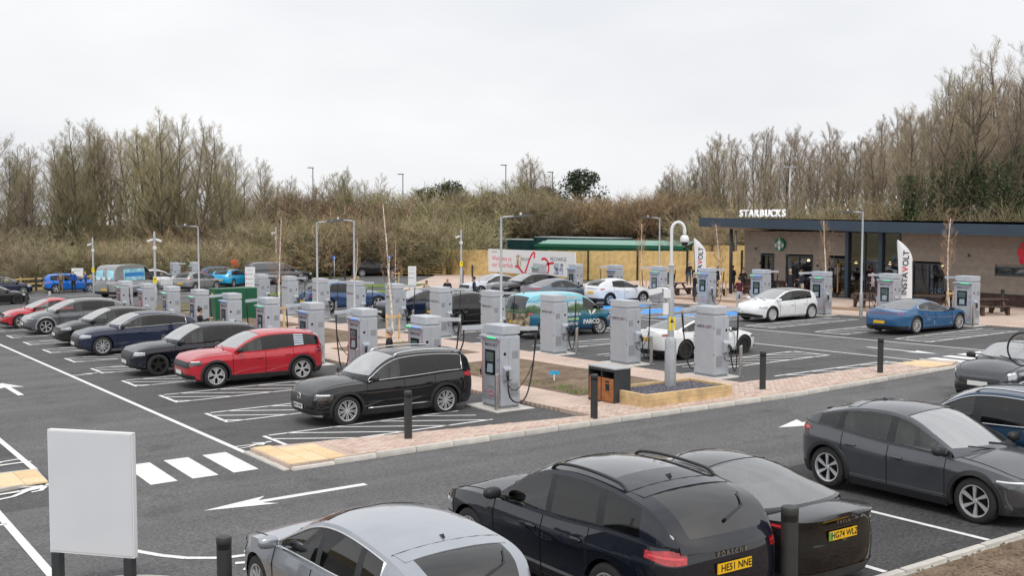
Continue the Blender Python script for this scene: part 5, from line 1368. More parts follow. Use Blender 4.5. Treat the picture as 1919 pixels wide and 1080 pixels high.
for s_ in (-1, 1):
    for k in range(5):
        yc = s_*(.075+.105*k); m = MB(); m.cbox(-.012,.018,yc-.049,yc+.049,.15,.80,.004); m.build('slat', OAK, t)
    m = MB(); m.box(-.0165,-.0125,s_*.29-.09,s_*.29+.09,.68,.73); m.box(-.0165,-.0125,s_*.29-.09,s_*.29+.09,.46,.64); m.build('notice', SCRN, t)

# --- blank board at the left of the foreground
def old(px, Z): return W((px-959.5)/2050*Z, Z)
pA = Vector((*old(80,13.62), 0)); pB = Vector((*old(240,13.34), 0)); mid = (pA+pB)/2
BOARD = mat('blank white board', (.66,.68,.72), rough=.45, var=.03, scale=1.5); BOARDE = mat('board edge', (.80,.81,.82), rough=.4)
t = thing('blank_sign', 'large blank white sign board on two dark posts at lower left', 'sign', mid.x, mid.y, atan2(pB.y-pA.y, pB.x-pA.x))
wd = (pB-pA).length; m = MB(); m.box(-wd/2+.015,wd/2-.015,-.012,.05,.65,2.17); m.build('panel', BOARD, t)
m = MB(); m.box(-wd/2,wd/2,-.004,.07,2.172,2.195); m.box(-wd/2,wd/2,-.004,.07,.625,.648); m.box(-wd/2,-wd/2+.013,-.004,.07,.65,2.17); m.box(wd/2-.013,wd/2,-.004,.07,.65,2.17); m.build('frame', BOARDE, t)
for s_ in (-1, 1): m = MB(); m.box(s_*(wd/2-.085)-.055,s_*(wd/2-.085)+.055,-.03,.08,-.1,.622); m.build('post', BINF, t)
bx, by = W(-4.95,13.1); m = MB(); M = Matrix.Translation((bx, by, gz(bx,by))); m.lathe([(1.28,-.02),(1.28,.07),(1.12,.07),(1.12,.02)], 36, M); tag(m.build('kerb_ring', CONC, None), kind='structure')
m = MB(); m.lathe([(1.12,.03),(.6,.09),(.001,.11)], 30, M); tag(m.build('planting_bed', SOIL, None, True), kind='structure')

# --- totems and small signs
def totem(x, y, w, z0, z1, yaw, label, rows=3, logo_s=.07):
    t = thing('information_sign', label, 'sign', x, y, yaw, 'white information signs')
    m = MB(); m.box(-w/2,w/2,-.03,.03,z0,z1); m.build('panel', WHITEP, t)
    for s_ in (-1, 1): m = MB(); m.box(s_*w*.35-.03,s_*w*.35+.03,.031,.08,-.1,z1-.1); m.build('post', GALV, t)
    logo(t, 0, -.0315, z1-.22, (1,0,0), (0,0,1), logo_s)
    for k in range(rows):
        zz = z1-.5-k*.32; m = MB(); m.box(-w*.42,-w*.32,-.034,-.031,zz-.05,zz+.05); m.build('red_icon', REDT, t)
        m = MB(); m.box(-w*.25,w*.3,-.034,-.031,zz-.02,zz+.02); m.build('printed_line', STKG, t)
totem(12.2,48.6,.68,.4,2.15,-TH,'white information sign left of the far middle-row charger',3)
totem(22.0,43.6,.56,.45,1.95,-TH,'white information sign right of the man photographing the birch',2,.055)
totem(6.4,72.4,.95,.9,1.75,-TH,'white sign on the rail fence behind the bright blue crossover',0,.1)
BLUES = mat('blue parking sign', (.02,.14,.55), rough=.4)
for x, y, lab in ((25.4,63.3,'left small blue disabled bay sign before the rail fence'), (28.6,59.3,'right small blue disabled bay sign behind the birch')):
    t = thing('parking_sign', lab, 'sign', x, y, -TH, 'blue disabled bay signs'); m = MB(); m.tube([(0,0,-.1),(0,0,2.3)], .035, 8); m.build('post', GALV, t, True)
    m = MB(); m.box(-.13,.13,-.05,-.04,1.98,2.3); p_ = m.build('plate', BLUES, t); m = MB(); m.box(-.02,.05,-.055,-.0505,2.06,2.2); m.build('symbol', WHITEP, p_)
t = thing('orange_disc', 'orange round banner standing behind the blue estate car', 'banner', 19.2,70.6,-TH)
m = MB(); M = Matrix.Translation((0,0,1.65)) @ Matrix.Rotation(R90, 4, 'X'); m.lathe([(.001,.10),(.30,.09),(.42,.03),(.44,0),(.42,-.03),(.3,-.09),(.001,-.1)], 22, M); m.build('disc', mat('orange fabric', (.80,.10,.03), rough=.6), t, True)
m = MB(); m.tube([(0,0,-.05),(0,0,1.3)], .03, 6); m.build('stand', GALV, t)
t = thing('plant_label', 'small blue plant label stuck in the soil bed', 'label', 3.55,2.35,-TH)
m = MB(); m.box(-.15,.15,-.006,.006,.32,.43); m.build('plate', mat('blue label', (.05,.42,.72), rough=.4, var=.3, scale=12), t); m = MB(); m.box(-.02,.02,-.004,.004,.08,.32); m.build('stake', WHITEP, t)
# green electrical cabinet
EGRN = mat('electrical cabinet green', (.006,.095,.045), rough=.4, var=.1, scale=2)
t = thing('electrical_cabinet', 'large dark green electrical cabinet among the left-row chargers', 'cabinet', 4.6,31.3,0)
m = MB(); m.cbox(-1.1,1.1,-.55,.55,.12,1.72,.012); m.build('housing', EGRN, t); m = MB(); m.box(-1.25,1.25,-.7,.7,.05,.13); m.build('base', PADC, t)
for q in (-.55,.0,.55): m = MB(); m.box(q-.006,q+.006,-.556,-.548,.2,1.66); m.build('door_seam', SEAM, t)
m = MB(); m.box(-1.109,-1.1,-.2,.0,1.3,1.5); m.build('warning_label', PLY, t)
# small litter on the ground: paper cup
t = thing('paper_cup', 'white paper cup left standing on a roof-high post beyond the red saloon', 'cup', -3.0,37.2,0, z=gz(-3,37.2)+1.47)
m = MB(); m.lathe([(.001,0),(.05,0),(.075,.2),(.08,.21),(.001,.21)], 12); m.build('cup_body', WHITEP, t, True, 40)

# --- feather flags
FLAGC = mat('white flag cloth', (.76,.77,.79), rough=.7, var=.03, scale=3)
def feather(x, y, h, label, w=.72):
    t = thing('feather_flag', label, 'flag', x, y, -TH, 'feather flags')
    m = MB(); rows = []
    for i in range(22):
        f = i/21; z = .75+(h-.75)*f
        l = -.36+.10*f*0; r_ = w-.36
        left = -.36-.13*(f**1.5); 
        wid = w*(1-.12*(1-f)) if f < .62 else w*(1-((f-.62)/.38)**2.4*.93)
        rows.append([(left+wid*q/5+0, .035*sin(q*1.1+f*3), z) for q in range(6)])
    m.grid(rows); m.build('cloth', FLAGC, t, True)
    m = MB(); m.tube([(-.36,.02,0),(-.365,.02,.8),(-.41,.02,h*.6),(-.5,.02,h)], .016, 6); m.build('pole', SCRN, t, True)
    m = MB(); m.box(-.6,-.1,-.02,.06,-.02,.03); m.box(-.38,-.32,-.25,.29,-.02,.03); m.build('base', BINF, t)
    s_ = .40; zc = .75+(h-.75)*.45
    logo(t, -.08, -.05, zc, (.045,0,1), (-1,0,.045), s_)
feather(31.7,25.2,3.68,'white feather flag among the people left of the coffee shop')
feather(30.3,9.8,3.62,'white feather flag right of the coffee shop entrance')

# --- picnic tables
BROWN = mat('dark brown recycled plank', (.075,.045,.032), rough=.7, var=.25, scale=6)
def picnic(x, y, yaw, label):
    t = thing('picnic_table', label, 'picnic table', x, y, yaw, 'picnic tables')
    for q in range(5): part('top_plank#%d' % q, lambda b: b.box(-.9,.9,-.36+.147*q,-.36+.147*q+.135,.73,.78), BROWN, t)
    for s_ in (-1, 1):
        for q in range(2): part('seat_plank#%d%d' % (s_, q), lambda b: b.box(-.9,.9,s_*.75-.14+.147*q,s_*.75-.14+.147*q+.135,.43,.48), BROWN, t)
        for xx in (-.62,.62):
            part('leg#%d%.1f' % (s_, xx), lambda b: b.obox(Matrix.Translation((xx,s_*.47,.365)) @ Matrix.Rotation(s_*.62, 4, 'X'), .1, .1, .92), BROWN, t)
            part('foot#%d%.1f' % (s_, xx), lambda b: b.box(xx-.05,xx+.05,s_*.75-.1,s_*.75+.1,0,.42), BROWN, t)
    for xx in (-.62,.62): part('cross_beam#%.1f' % xx, lambda b: b.box(xx-.045,xx+.045,-.85,.85,.34,.425), BROWN, t)
for x, y, a_, lab in ((32.4,13.4,-TH,'dark picnic table in front of the entrance glazing'), (32.6,7.0,-.5,'dark picnic table nearest the right edge'), (33.4,26.2,.3,'dark picnic table behind the two standing men left of the shop'), (33.0,29.0,.2,'dark picnic table beside the white crossover nose'),
    (33.6,22.6,.1,'dark picnic table behind the cameraman'), (33.0,10.2,-TH,'dark picnic table behind the right feather flag')):
    picnic(x, y, a_, lab)
t = thing('round_bin', 'black round-topped storage bin against the timber fence', 'bin', 40.9,38.6,R90-.1)
m = MB(); rows = []
for X in lin(-.8,.8,8): rows.append([(X*(1-.0*abs(X)), -.38, .05),(X,-.42,.5),(X,-.36,.8),(X,-.2,.95),(X,.1,1.0),(X,.36,.85),(X,.4,.05)])
m.grid(rows); m.add([rows[0][i] for i in range(7)], [tuple(range(7))]); m.add([rows[-1][i] for i in range(7)], [tuple(range(7))]); m.build('body', SCRN, t, True, 40)
m = MB(); m.box(-.82,.82,-.44,.42,.5,.53); m.build('rim', BINF, t)
# camera tripod used by the bending man
t = thing('camera_tripod', 'black film camera on a tripod beside the bending man', 'tripod', 29.6,17.6,0)
for k in range(3): m = MB(); a_ = 2*pi*k/3; m.tube([(0,0,1.0),(.42*cos(a_),.42*sin(a_),0)], .018, 6); m.build('leg', SCRN, t)
m = MB(); m.box(-.12,.2,-.08,.08,1.02,1.24); m.tube([(.2,0,1.13),(.42,0,1.13)], .06, 8); m.build('camera', SCRN, t)
# bicycle on the roof of the clear blue car
t = thing('bicycle', 'bicycle strapped to the roof of the clear blue car', 'bicycle', 5.4,-11.3, 0, z=gz(5.4,-11.3)+1.66)
for yy in (-.5,.52):
    m = MB(); m.tube([(0,yy+.33*cos(2*pi*q/24),.34+.33*sin(2*pi*q/24)) for q in range(25)], .018, 6); w_ = m.build('wheel', RUBBER, t, True)
    m = MB()
    for q in range(8): m.tube([(0,yy,.34),(0,yy+.32*cos(pi*q/4),.34+.32*sin(pi*q/4))], .003, 3)
    m.build('spokes', GALV, w_)
m = MB()
for a_, b_ in (((0,-.5,.34),(0,-.05,.3)),((0,-.05,.3),(0,-.2,.72)),((0,-.2,.66),(0,.34,.70)),((0,-.05,.3),(0,.36,.62)),((0,.32,.78),(0,.52,.34)),((0,-.5,.34),(0,-.18,.68))): m.tube([a_,b_], .022, 6)
m.build('frame', WHITEP, t); m = MB(); m.tube([(-.25,.36,.88),(0,.30,.84),(.25,.36,.88)], .014, 6); m.build('handlebar', SCRN, t); m = MB(); m.blob((0,-.22,.78),(.07,.13,.03),.7,8,5); m.build('saddle', SCRN, t)
t = thing('roof_rack', 'silver bicycle carrier rails on the clear blue car roof', 'roof rack', 5.4,-11.5,0, z=gz(5.4,-11.5)+1.56)
for yy in (-.5,.4): m = MB(); m.box(-.62,.62,yy-.03,yy+.03,.0,.04); m.build('cross_bar', ALLOY, t)
m = MB(); m.box(-.04,.04,-.75,.75,.045,.075); m.build('wheel_channel', ALLOY, t)
# ------------------------------------------------------------------ fences, enclosure, billboard, coffee shop
PINE = mat('new fence timber', (.58,.41,.19), rough=.75, var=.2, scale=3, bump=.15, bscale=20)
PINE2 = mat('fence board timber', (.64,.46,.20), rough=.78, var=.22, scale=2.2, bump=.2, bscale=18)
def rail_fence(pts, label, n=3, h=1.1, step=2.6):
    t = thing('rail_fence', label, 'fence', 0, 0, 0, 'post and rail fences', z=0)
    for (xa, ya), (xb, yb) in zip(pts, pts[1:]):
        L = hypot(xb-xa, yb-ya); k = max(1, round(L/step))
        for i in range(k+1):
            x, y = xa+(xb-xa)*i/k, ya+(yb-ya)*i/k
            m = MB(); m.box(-.07,.07,-.06,.06,-.1,h+.06); m.build('post', PINE, t, loc=(x,y,gz(x,y)), rotz=atan2(yb-ya, xb-xa))
            if i < k:
                x2, y2 = xa+(xb-xa)*(i+1)/k, ya+(yb-ya)*(i+1)/k
                for q in range(n):
                    z = .22+(h-.3)*q/(n-1)
                    a_ = Vector((x,y,gz(x,y)+z)); b_ = Vector((x2,y2,gz(x2,y2)+z)); d = (b_-a_)
                    M = Matrix.Translation((a_+b_)/2) @ d.to_track_quat('X', 'Z').to_matrix().to_4x4()
                    m = MB(); m.obox(M @ Matrix.Translation((0,-.08,0)), d.length*.985, .05, .12); m.build('rail', PINE, t)
rail_fence([(-48,74.0),(2,72.4),(23.5,71.6)], 'pale timber post and rail fence behind the far left vehicles')
rail_fence([(23.6,71.7),(33.0,77.5),(36.2,76.5),(35.6,70.6)], 'pale timber post and rail fence behind the three dark bollards')
# five-bar gate
t = thing('field_gate', 'pale timber five-bar gate left of the tall board fence', 'gate', 0,0,0, z=0)
ga, gb = Vector((35.7,70.2,0)), Vector((38.4,66.6,0)); d = (gb-ga).normalized(); ang = atan2(d.y, d.x); L = (gb-ga).length; zb = gz(37,68.4)
for q in range(5): m = MB(); m.obox(Matrix.Translation(((ga+gb)/2)+Vector((0,0,zb+.2+.235*q))) @ Matrix.Rotation(ang, 4, 'Z'), L, .05, .09); m.build('bar', PINE, t)
for f in (.03,.35,.97): p = ga.lerp(gb, f); m = MB(); m.box(p.x-.05,p.x+.05,p.y-.05,p.y+.05,zb+.1,zb+1.25); m.build('stile', PINE, t)
for a_, b_ in ((.05,.5),(.5,.95)):
    p, q = ga.lerp(gb, a_), ga.lerp(gb, b_); hi = (1.2,.2) if a_ < .1 else (.2,1.2)
    m = MB(); m.tube([(p.x-.04,p.y-.04,zb+hi[0]),(q.x-.04,q.y-.04,zb+hi[1])], .04, 4); m.build('brace', PINE, t)
for p in (ga, gb): m = MB(); m.box(p.x-.1,p.x+.1,p.y-.1,p.y+.1,zb-.1,zb+1.4); m.build('gate_post', PINE, t)
# tall board fence
t = thing('board_fence', 'tall pale timber board fence around the equipment compound', 'fence', 0,0,0, z=0)
fp = [(39.2,68.2),(41.3,48.2),(43.2,44.2),(45.2,29.0)]; random.seed(8); pn = 0
pm2 = []
for v_ in range(4):
    b = MB(); n_b = 17
    for i in range(n_b):
        y = random.uniform(-.006,.006); b.box(-1.18+2.36*i/n_b+.004,-1.18+2.36*(i+1)/n_b-.004,-.012+y,.012+y,0,2.4)
    pm2.append(b.mesh('fence_panel', PINE2))
tall = (0,0)
for si, ((xa, ya), (xb, yb)) in enumerate(zip(fp, fp[1:])):
    L = hypot(xb-xa, yb-ya); k = max(1, round(L/2.42)); ang = atan2(yb-ya, xb-xa)
    for i in range(k):
        x, y = xa+(xb-xa)*(i+.5)/k, ya+(yb-ya)*(i+.5)/k
        o = link('fence_panel', pm2[pn % 4], t, (x, y, gz(x,y)+.02), ang); o.scale = (L/k/2.38, 1, 1); pn += 1
        m = MB(); m.box(-1.19,1.19,.014,.05,1.15,1.27); r_ = m.build('cap_rail', PINE, t, loc=(x,y,gz(x,y)), rotz=ang); r_.scale = (L/k/2.38,1,1)
        px, py = xa+(xb-xa)*i/k, ya+(yb-ya)*i/k
        if si >= 1 and i % 2 == 0:
            m = MB(); m.box(-.06,.06,-.06,.06,-.05,2.52); m.build('steel_post', SCRN, t, loc=(px-.06,py,gz(px,py)), rotz=ang)
        else:
            m = MB(); m.box(-.025,.025,-.016,.03,0,2.41); m.build('panel_joint', SLEEP, t, loc=(px,py,gz(px,py)), rotz=ang)
t2 = thing('board_fence', 'raised rear section of board fence seen left of the coffee shop', 'fence', 0,0,0, z=0)
for i in range(5):
    y = 42-2.4*i; o = link('fence_panel', pm2[i % 4], t2, (48.2,y,gz(48,y)+.35), -R90)
    m = MB(); m.box(-.05,.05,-.05,.05,-.3,2.8); m.build('steel_post', SCRN, t2, loc=(48.1,y+1.2,gz(48,y)))
# compound: containers and green canopy
CONT = mat('dark green container steel', (.008,.045,.050), rough=.5, var=.15, scale=1.5); CTOP = mat('container roof', (.42,.46,.46), rough=.6)
def container(x, y, L, h, label, z=0.):
    t = thing('container', label, 'container', x, y, R90+radians(6), 'equipment containers')
    m = MB(); rows = []; n = int(L/.15)
    for i in range(n+1):
        X = -L/2+L*i/n; o = .03 if (i//1) % 2 else 0
        rows.append([(X,1.2+o,.1),(X,1.2+o,h),(X,-1.2-o,h),(X,-1.2-o,.1)])
    m.grid(rows); m.add(rows[0], [(0,1,2,3)]); m.add(rows[-1], [(0,1,2,3)]); m.build('shell', CONT, t)
    m = MB(); m.box(-L/2-.03,L/2+.03,-1.26,1.26,h+.002,h+.06); m.build('roof', CTOP, t)
    for s_ in (-1, 1):
        for yy in (-1.27,1.27):
            m = MB(); m.box(s_*L/2-.09,s_*L/2+.09,yy-.05,yy+.05,0,h+.02); m.build('corner_post', CONT, t)
    for q in (-L*.18, L*.05): m = MB(); m.tube([(q,1.29,.3),(q,1.29,h-.1)], .03, 6); m.build('lock_bar', CTOP, t)
    for q in (L*.38,):
        m = MB(); M = Matrix.Translation((q,1.275,h-.55)) @ Matrix.Rotation(pi/4, 4, 'Y'); m.obox(M, .34, .012, .34); m.build('hazard_diamond', WHITEP, t)
        m = MB(); m.box(q-.2,q+.2,1.268,1.28,h-1.0,h-.88); m.build('orange_label', mat('orange label', (.8,.18,.02), rough=.5), t)
container(49.5,73.0,11.0,3.2,'dark green container behind the left end of the billboard')
container(50.6,61.0,11.0,3.32,'dark green container behind the middle of the billboard')
CANG = mat('green canopy sheet', (.006,.12,.065), rough=.5, var=.12, scale=.8); CANT = mat('pale canopy top', (.20,.36,.29), rough=.5)
t = thing('green_enclosure', 'long mid green roofed enclosure behind the board fence', 'enclosure', 48.4,53.0,R90+radians(5))
m = MB(); m.add([(-9.2,1.6,.1),(9.2,1.6,.1),(9.2,1.6,2.72),(-9.2,1.6,2.82),(-9.2,-1.6,.1),(9.2,-1.6,.1),(9.2,-1.6,2.72),(-9.2,-1.6,2.82)], [(0,1,2,3),(5,4,7,6),(4,0,3,7),(1,5,6,2)]); m.build('side_sheets', CANG, t)
m = MB(); m.add([(-9.4,1.75,2.72),(9.4,1.75,2.60),(9.4,0,3.08),(-9.4,0,3.22),(-9.4,-1.75,2.72),(9.4,-1.75,2.60)], [(0,1,2,3),(3,2,5,4)]); m.build('roof', CANT, t)
m = MB(); m.add([(-9.42,1.78,2.52),(9.42,1.78,2.42),(9.42,1.78,2.70),(-9.42,1.78,2.80)], [(0,1,2,3)]); m.build('valance', CANG, t)
# billboard
t = thing('billboard', 'long white welcome billboard with red ribbon before the board fence', 'billboard', 38.6,52.85,0, z=0)
zt, zb_, hv = 2.20,.16,6.35
m = MB(); m.box(-.04,.04,-hv,hv,zb_,zt); m.build('panel', WHITEP, t)
for yy in (-5.2,-2,1.5,5): m = MB(); m.box(.045,.14,yy-.06,yy+.06,-.9,zt-.1); m.build('post', PINE, t)
XD = (0,-1,0); UP = (0,0,1); xo = -.043
logo(t, xo, 5.35, 1.95, XD, UP, .15)
put_text('Welcome to', .60, REDT, t, (xo,5.75,1.38), XD, UP, depth=.001, align='LEFT', scale=(1.0,1)); put_text('our Superhub.', .60, REDT, t, (xo,5.75,.82), XD, UP, depth=.001, align='LEFT', scale=(.98,1))
put_text('RELAX', .40, DARKL, t, (xo,.62,1.42), XD, UP, depth=.001); put_text('RECHARGE', .44, DARKL, t, (xo,-4.1,1.55), XD, UP, depth=.001)
m = MB(); m.box(xo-.004,xo,1.22,1.95,.72,1.75); m.build('photo_print', mat('cafe photo print', (.16,.10,.07), rough=.4, var=.9, scale=3.2, col2=(.5,.42,.34)), t)
m = MB(); m.box(xo-.004,xo,-4.75,-3.5,.30,1.22); m.build('photo_print', mat('car photo print', (.10,.13,.22), rough=.4, var=.9, scale=3.2, col2=(.42,.45,.55)), t)
def ribbon(pts, w, name='red_ribbon'):
    P = resample(chaikin(pts, 3), 40); m = MB(); rows = []
    for i, (y, z) in enumerate(P):
        a_ = P[max(0,i-1)]; b_ = P[min(len(P)-1,i+1)]; d = Vector((0,b_[0]-a_[0],b_[1]-a_[1])).normalized(); n = Vector((0,-d.z,d.y))*w/2
        rows.append([Vector((xo-.008,y,z))+n, Vector((xo-.008,y,z))-n])
    m.grid(rows); m.build(name, REDT, t)
ribbon([(2.15,.78),(1.6,.74),(1.1,.35),(.7,.1),(.35,.75),(-.1,1.55),(-.55,2.05),(-.85,2.0),(-.7,1.55)], .19)
ribbon([(-1.75,1.5),(-2.4,1.6),(-2.85,1.05),(-2.7,.35),(-2.25,.2),(-2.0,.6),(-2.5,1.15),(-3.5,1.25)], .19)

# --- the coffee shop
CLAD = [mat('cladding board %d' % i, c, rough=.6, var=.12, scale=3.0) for i, c in enumerate(((.285,.245,.207),(.270,.232,.196),(.295,.254,.215),(.276,.237,.200)))]
BRK = [mat('plinth brick %d' % i, c, rough=.85, var=.2, scale=5) for i, c in enumerate(((.075,.045,.038),(.06,.036,.032),(.09,.055,.046)))]
FASC = mat('slate blue fascia', (.050,.075,.105), rough=.35, metal=.3, var=.08, scale=.6)
ANTH = mat('anthracite frame', (.025,.036,.048), rough=.4)
SHOPG = glass_mat('shop glass', (.48,.58,.60), base=.12)
INT = mat('dim shop interior', (.07,.06,.05), rough=.8, var=.5, scale=.9, col2=(.13,.10,.075)); INTF = mat('shop floor', (.12,.11,.10), rough=.6)
SOFF = mat('soffit board', (.42,.34,.27), rough=.7, var=.08)
t = thing('coffee_shop', 'single-storey coffee shop with brown board cladding and slate blue roof edge', 'building', 37.3,0,0, z=0)
V0, V1 = -8.0, 26.98
zf = lambda v: interp([(6.8,3.97),(29.2,4.37)], v)
OPEN = [(24.46,25.57,.35,2.62),(21.4,23.5,.45,2.60),(18.84,20.25,.2,2.54),(15.2,18.76,.15,4.10),(12.42,14.41,.5,2.42),(5.2,9.52,1.97,2.38)]
def spans(z0, z1, lo=V0, hi=V1):
    cur = [(lo, hi)]
    for a_, b_, c_, d_ in OPEN:
        if c_ < z1-.01 and d_ > z0+.01:
            nx = []
            for p, q in cur:
                if b_ <= p or a_ >= q: nx.append((p, q)); continue
                if a_ > p: nx.append((p, a_))
                if b_ < q: nx.append((b_, q))
            cur = nx
    return cur
random.seed(2); z = .97; bh = .155
while z < 4.05:
    for (p, q) in spans(z, z+bh):
        m = MB(); m.box(-.03,.03,p+.004,q-.004,z+.004,z+bh-.004); m.build('cladding_board', random.choice(CLAD), t)
    z += bh
for (p, q) in spans(.4,.6): m = MB(); m.box(.035,.25,p,q,-.1,.97); m.build('wall_core', BRK[1], t)
for (p, q) in spans(.98,1.9): m = MB(); m.box(.045,.25,p+.01,q-.01,.98,4.1); m.build('wall_core', CLAD[1], t)

m = MB(); m.box(-.05,.06,V0,15.1,.955,.985); m.build('plinth_cap', ANTH, t)
z = -.05; r_ = 0; bb = MB(); cnt = 0
while z < .95:
    for (p, q) in spans(max(z,.2), max(z,.2)+.07):
        y = p+(.11 if r_ % 2 else 0)
        while y+.21 < q:
            if 7 < y < 13 and z > .2 and cnt < 300:
                m = MB(); m.box(-.045,.02,y+.005,y+.215,z+.005,z+.07); m.build('brick', random.choice(BRK), t); cnt += 1
            else: bb.cur = random.randrange(3); bb.box(-.045,.02,y+.005,y+.215,z+.005,z+.07)
            y += .225
    z += .075; r_ += 1
tag(bb.build('brick', BRK, t), kind='stuff')
# interior
m = MB(); m.box(.3,7,V0+.1,V1-.1,.1,.16); m.build('floor', INTF, t)
m = MB(); m.box(6.8,7.0,V0,V1,0,4.1); m.box(.26,7.0,V1-.2,V1,0,4.1); m.box(.26,7.0,V0,V0+.2,0,4.1); m.box(.26,7.0,10.6,10.8,0,4.1); m.build('inner_wall', INT, t)
m = MB(); m.box(4.2,4.9,16,24,.16,1.25); m.build('counter', mat('shop counter', (.22,.15,.09), rough=.5), t)
LAMPO = mat('warm pendant light', (1.,.62,.25), emit=5.)
for i, y in enumerate((13.0,13.9,16.3,17.4,19.5,22.3,23.1)):
    m = MB(); m.tube([(1.6+.4*(i % 2),y,2.35),(1.6+.4*(i % 2),y,4.0)], .01, 4); p_ = m.build('pendant', SCRN, t); m = MB(); m.lathe([(.001,.14),(.07,.1),(.09,0),(.001,-.02)], 10, Matrix.Translation((1.6+.4*(i % 2),y,2.2))); m.build('pendant_bulb', LAMPO, p_)
for i in range(9):
    y = 12.6+i*1.25+random.uniform(-.2,.2); x = random.uniform(.9,2.6)
    m = MB(); m.lathe([(.25,.16),(.25,.18),(.03,.2),(.03,.84),(.34,.86),(.34,.89),(.001,.9)], 12, Matrix.Translation((x,y,0))); m.build('cafe_table', BROWN, t)
    m = MB(); m.box(x-.2,x+.2,y+.45,y+.85,.56,.6); m.box(x-.2,x+.2,y+.81,y+.85,.6,1.0)
    for a_ in (-.18,.18):
        for b_ in (.47,.83): m.box(x+a_-.015,x+a_+.015,y+b_-.015,y+b_+.015,.16,.56)
    m.build('cafe_chair', SCRN, t)
def window(a_, b_, c_, d_, mull=(), trans=(), depth=.08):
    f = MB(); w = .075
    f.box(-.06,.12,a_,a_+w,c_,d_); f.box(-.06,.12,b_-w,b_,c_,d_); f.box(-.062,.118,a_+w,b_-w,d_-w,d_); f.box(-.062,.118,a_+w,b_-w,c_,c_+w)
    for v in mull: f.box(-.055,.11,v-.035,v+.035,c_+w,d_-w)
    for zz in trans: f.box(-.05,.10,a_+w,b_-w,zz-.04,zz+.04)
    fo = f.build('window_frame', ANTH, t)
    vs = [a_+w]+sorted(mull)+[b_-w]; zs_ = [c_+w]+sorted(trans)+[d_-w]
    for p, q in zip(vs, vs[1:]):
        for r, s_ in zip(zs_, zs_[1:]):
            m = MB(); m.add([(.0,p+.03,r),(.0,q-.03,r),(.0,q-.03,s_),(.0,p+.03,s_)], [(0,3,2,1)]); m.build('pane', SHOPG, fo)
window(*OPEN[0], mull=(25.0,)); window(*OPEN[1], mull=(22.45,)); window(*OPEN[2], mull=(19.55,)); window(*OPEN[3], mull=(16.5,17.6), trans=(2.35,)); window(*OPEN[4], mull=(13.4,)); window(5.2,9.52,1.97,2.38)
m = MB(); m.box(-.16,.1,18.70,18.92,.1,4.1); m.build('entrance_pier', FASC, t); m = MB(); m.box(-.16,.1,16.36,16.6,.1,4.1); m.build('entrance_pier', FASC, t)
m = MB(); m.tube([(-.14,19.42,.5),(-.14,19.42,2.2)], .035, 8); m.build('door_handle', mat('orange wood handle', (.6,.27,.06), rough=.5), t)
for y, z in ((25.98,2.95),(25.6,2.05),(20.75,1.75),(11.0,2.92),(21.0,2.05)):
    m = MB(); m.blob((-.08,y,z),(.06,.06,.07),.8,8,6); m.build('wall_lamp', SCRN, t, True)
# roof: fascia, soffit that drops to the back, deck
def zt_(v): return zf(v)+.58
m = MB(); n = 8
for i in range(n):
    a_, b_ = 29.15+(V0-29.15)*i/n, 29.15+(V0-29.15)*(i+1)/n
    m = MB(); m.add([(-2.0,a_,zf(a_)),(-2.0,b_+.008,zf(b_)),(-2.0,b_+.008,zt_(b_)),(-2.0,a_,zt_(a_)),(-1.96,a_,zf(a_)),(-1.96,b_+.008,zf(b_)),(-1.96,b_+.008,zt_(b_)),(-1.96,a_,zt_(a_))], [(0,3,2,1),(4,5,6,7),(0,1,5,4),(3,7,6,2),(0,4,7,3),(1,2,6,5)]); m.build('fascia_panel', FASC, t)
m = MB(); m.add([(-2.0,29.16,zf(29.15)),(7.4,29.16,zf(29.15)-.55),(7.4,29.16,zt_(29.15)-.55),(-2.0,29.16,zt_(29.15))], [(0,1,2,3)]); m.build('side_fascia', FASC, t)
m = MB(); m.add([(-1.95,29.1,zf(29.1)+.01),(7.4,29.1,zf(29.1)-.54),(7.4,V0,zf(V0)-.54),(-1.95,V0,zf(V0)+.01)], [(0,1,2,3)]); m.build('soffit', SOFF, t)
m = MB(); m.add([(-1.97,29.1,zt_(29.1)-.02),(7.4,29.1,zt_(29.1)-.56),(7.4,V0,zt_(V0)-.56),(-1.97,V0,zt_(V0)-.02)], [(0,1,2,3)]); m.build('roof', FASC, t)
m = MB(); m.tube([(-1.5,26.75,.1),(-1.5,26.75,4.2)], .11, 12); m.build('column', BINF, t, True); m = MB(); m.tube([(-.4,27.4,2.8),(-.4,27.4,4.1)], .07, 10); m.build('downpipe', GALV, t, True)
# signs on the shop
SIGNW = mat('white sign letter with added glow', (.82,.83,.82), rough=.4, emit=.28); SBG = mat('sign green', (.0,.17,.085), rough=.4)  # slight emission added so the shaded letters come out bright white
t2 = thing('roof_sign', 'white STARBUCKS letters standing on the coffee shop roof edge', 'sign', 35.65,24.03,0, z=0)
word = 'STARBUCKS'; wds = {'S':.41,'T':.41,'A':.44,'R':.44,'B':.44,'U':.46,'C':.42,'K':.44}
tot = sum(wds[c] for c in word); y = tot/2
for c in word:
    y -= wds[c]/2
    put_text(c, .62, SIGNW, t2, (0,y,zt_(24)+.32), (0,-1,0), (0,0,1), name='letter', depth=.05, bold=.022, scale=(.92,1))
    m = MB(); m.box(.03,.06,y-.02,y+.02,zt_(24)-.1,zt_(24)+.2); m.build('bracket', ANTH, t2); y -= wds[c]/2
t2 = thing('round_sign', 'round green and white emblem sign on the brown cladding', 'sign', 37.2,23.93,0, z=3.26)
Mx = Matrix.Rotation(-R90, 4, 'Y')
m = MB(); m.lathe([(.001,.09),(.385,.09),(.40,.08),(.40,-.04)], 32, Mx); m.build('disc', SBG, t2, True, 40)
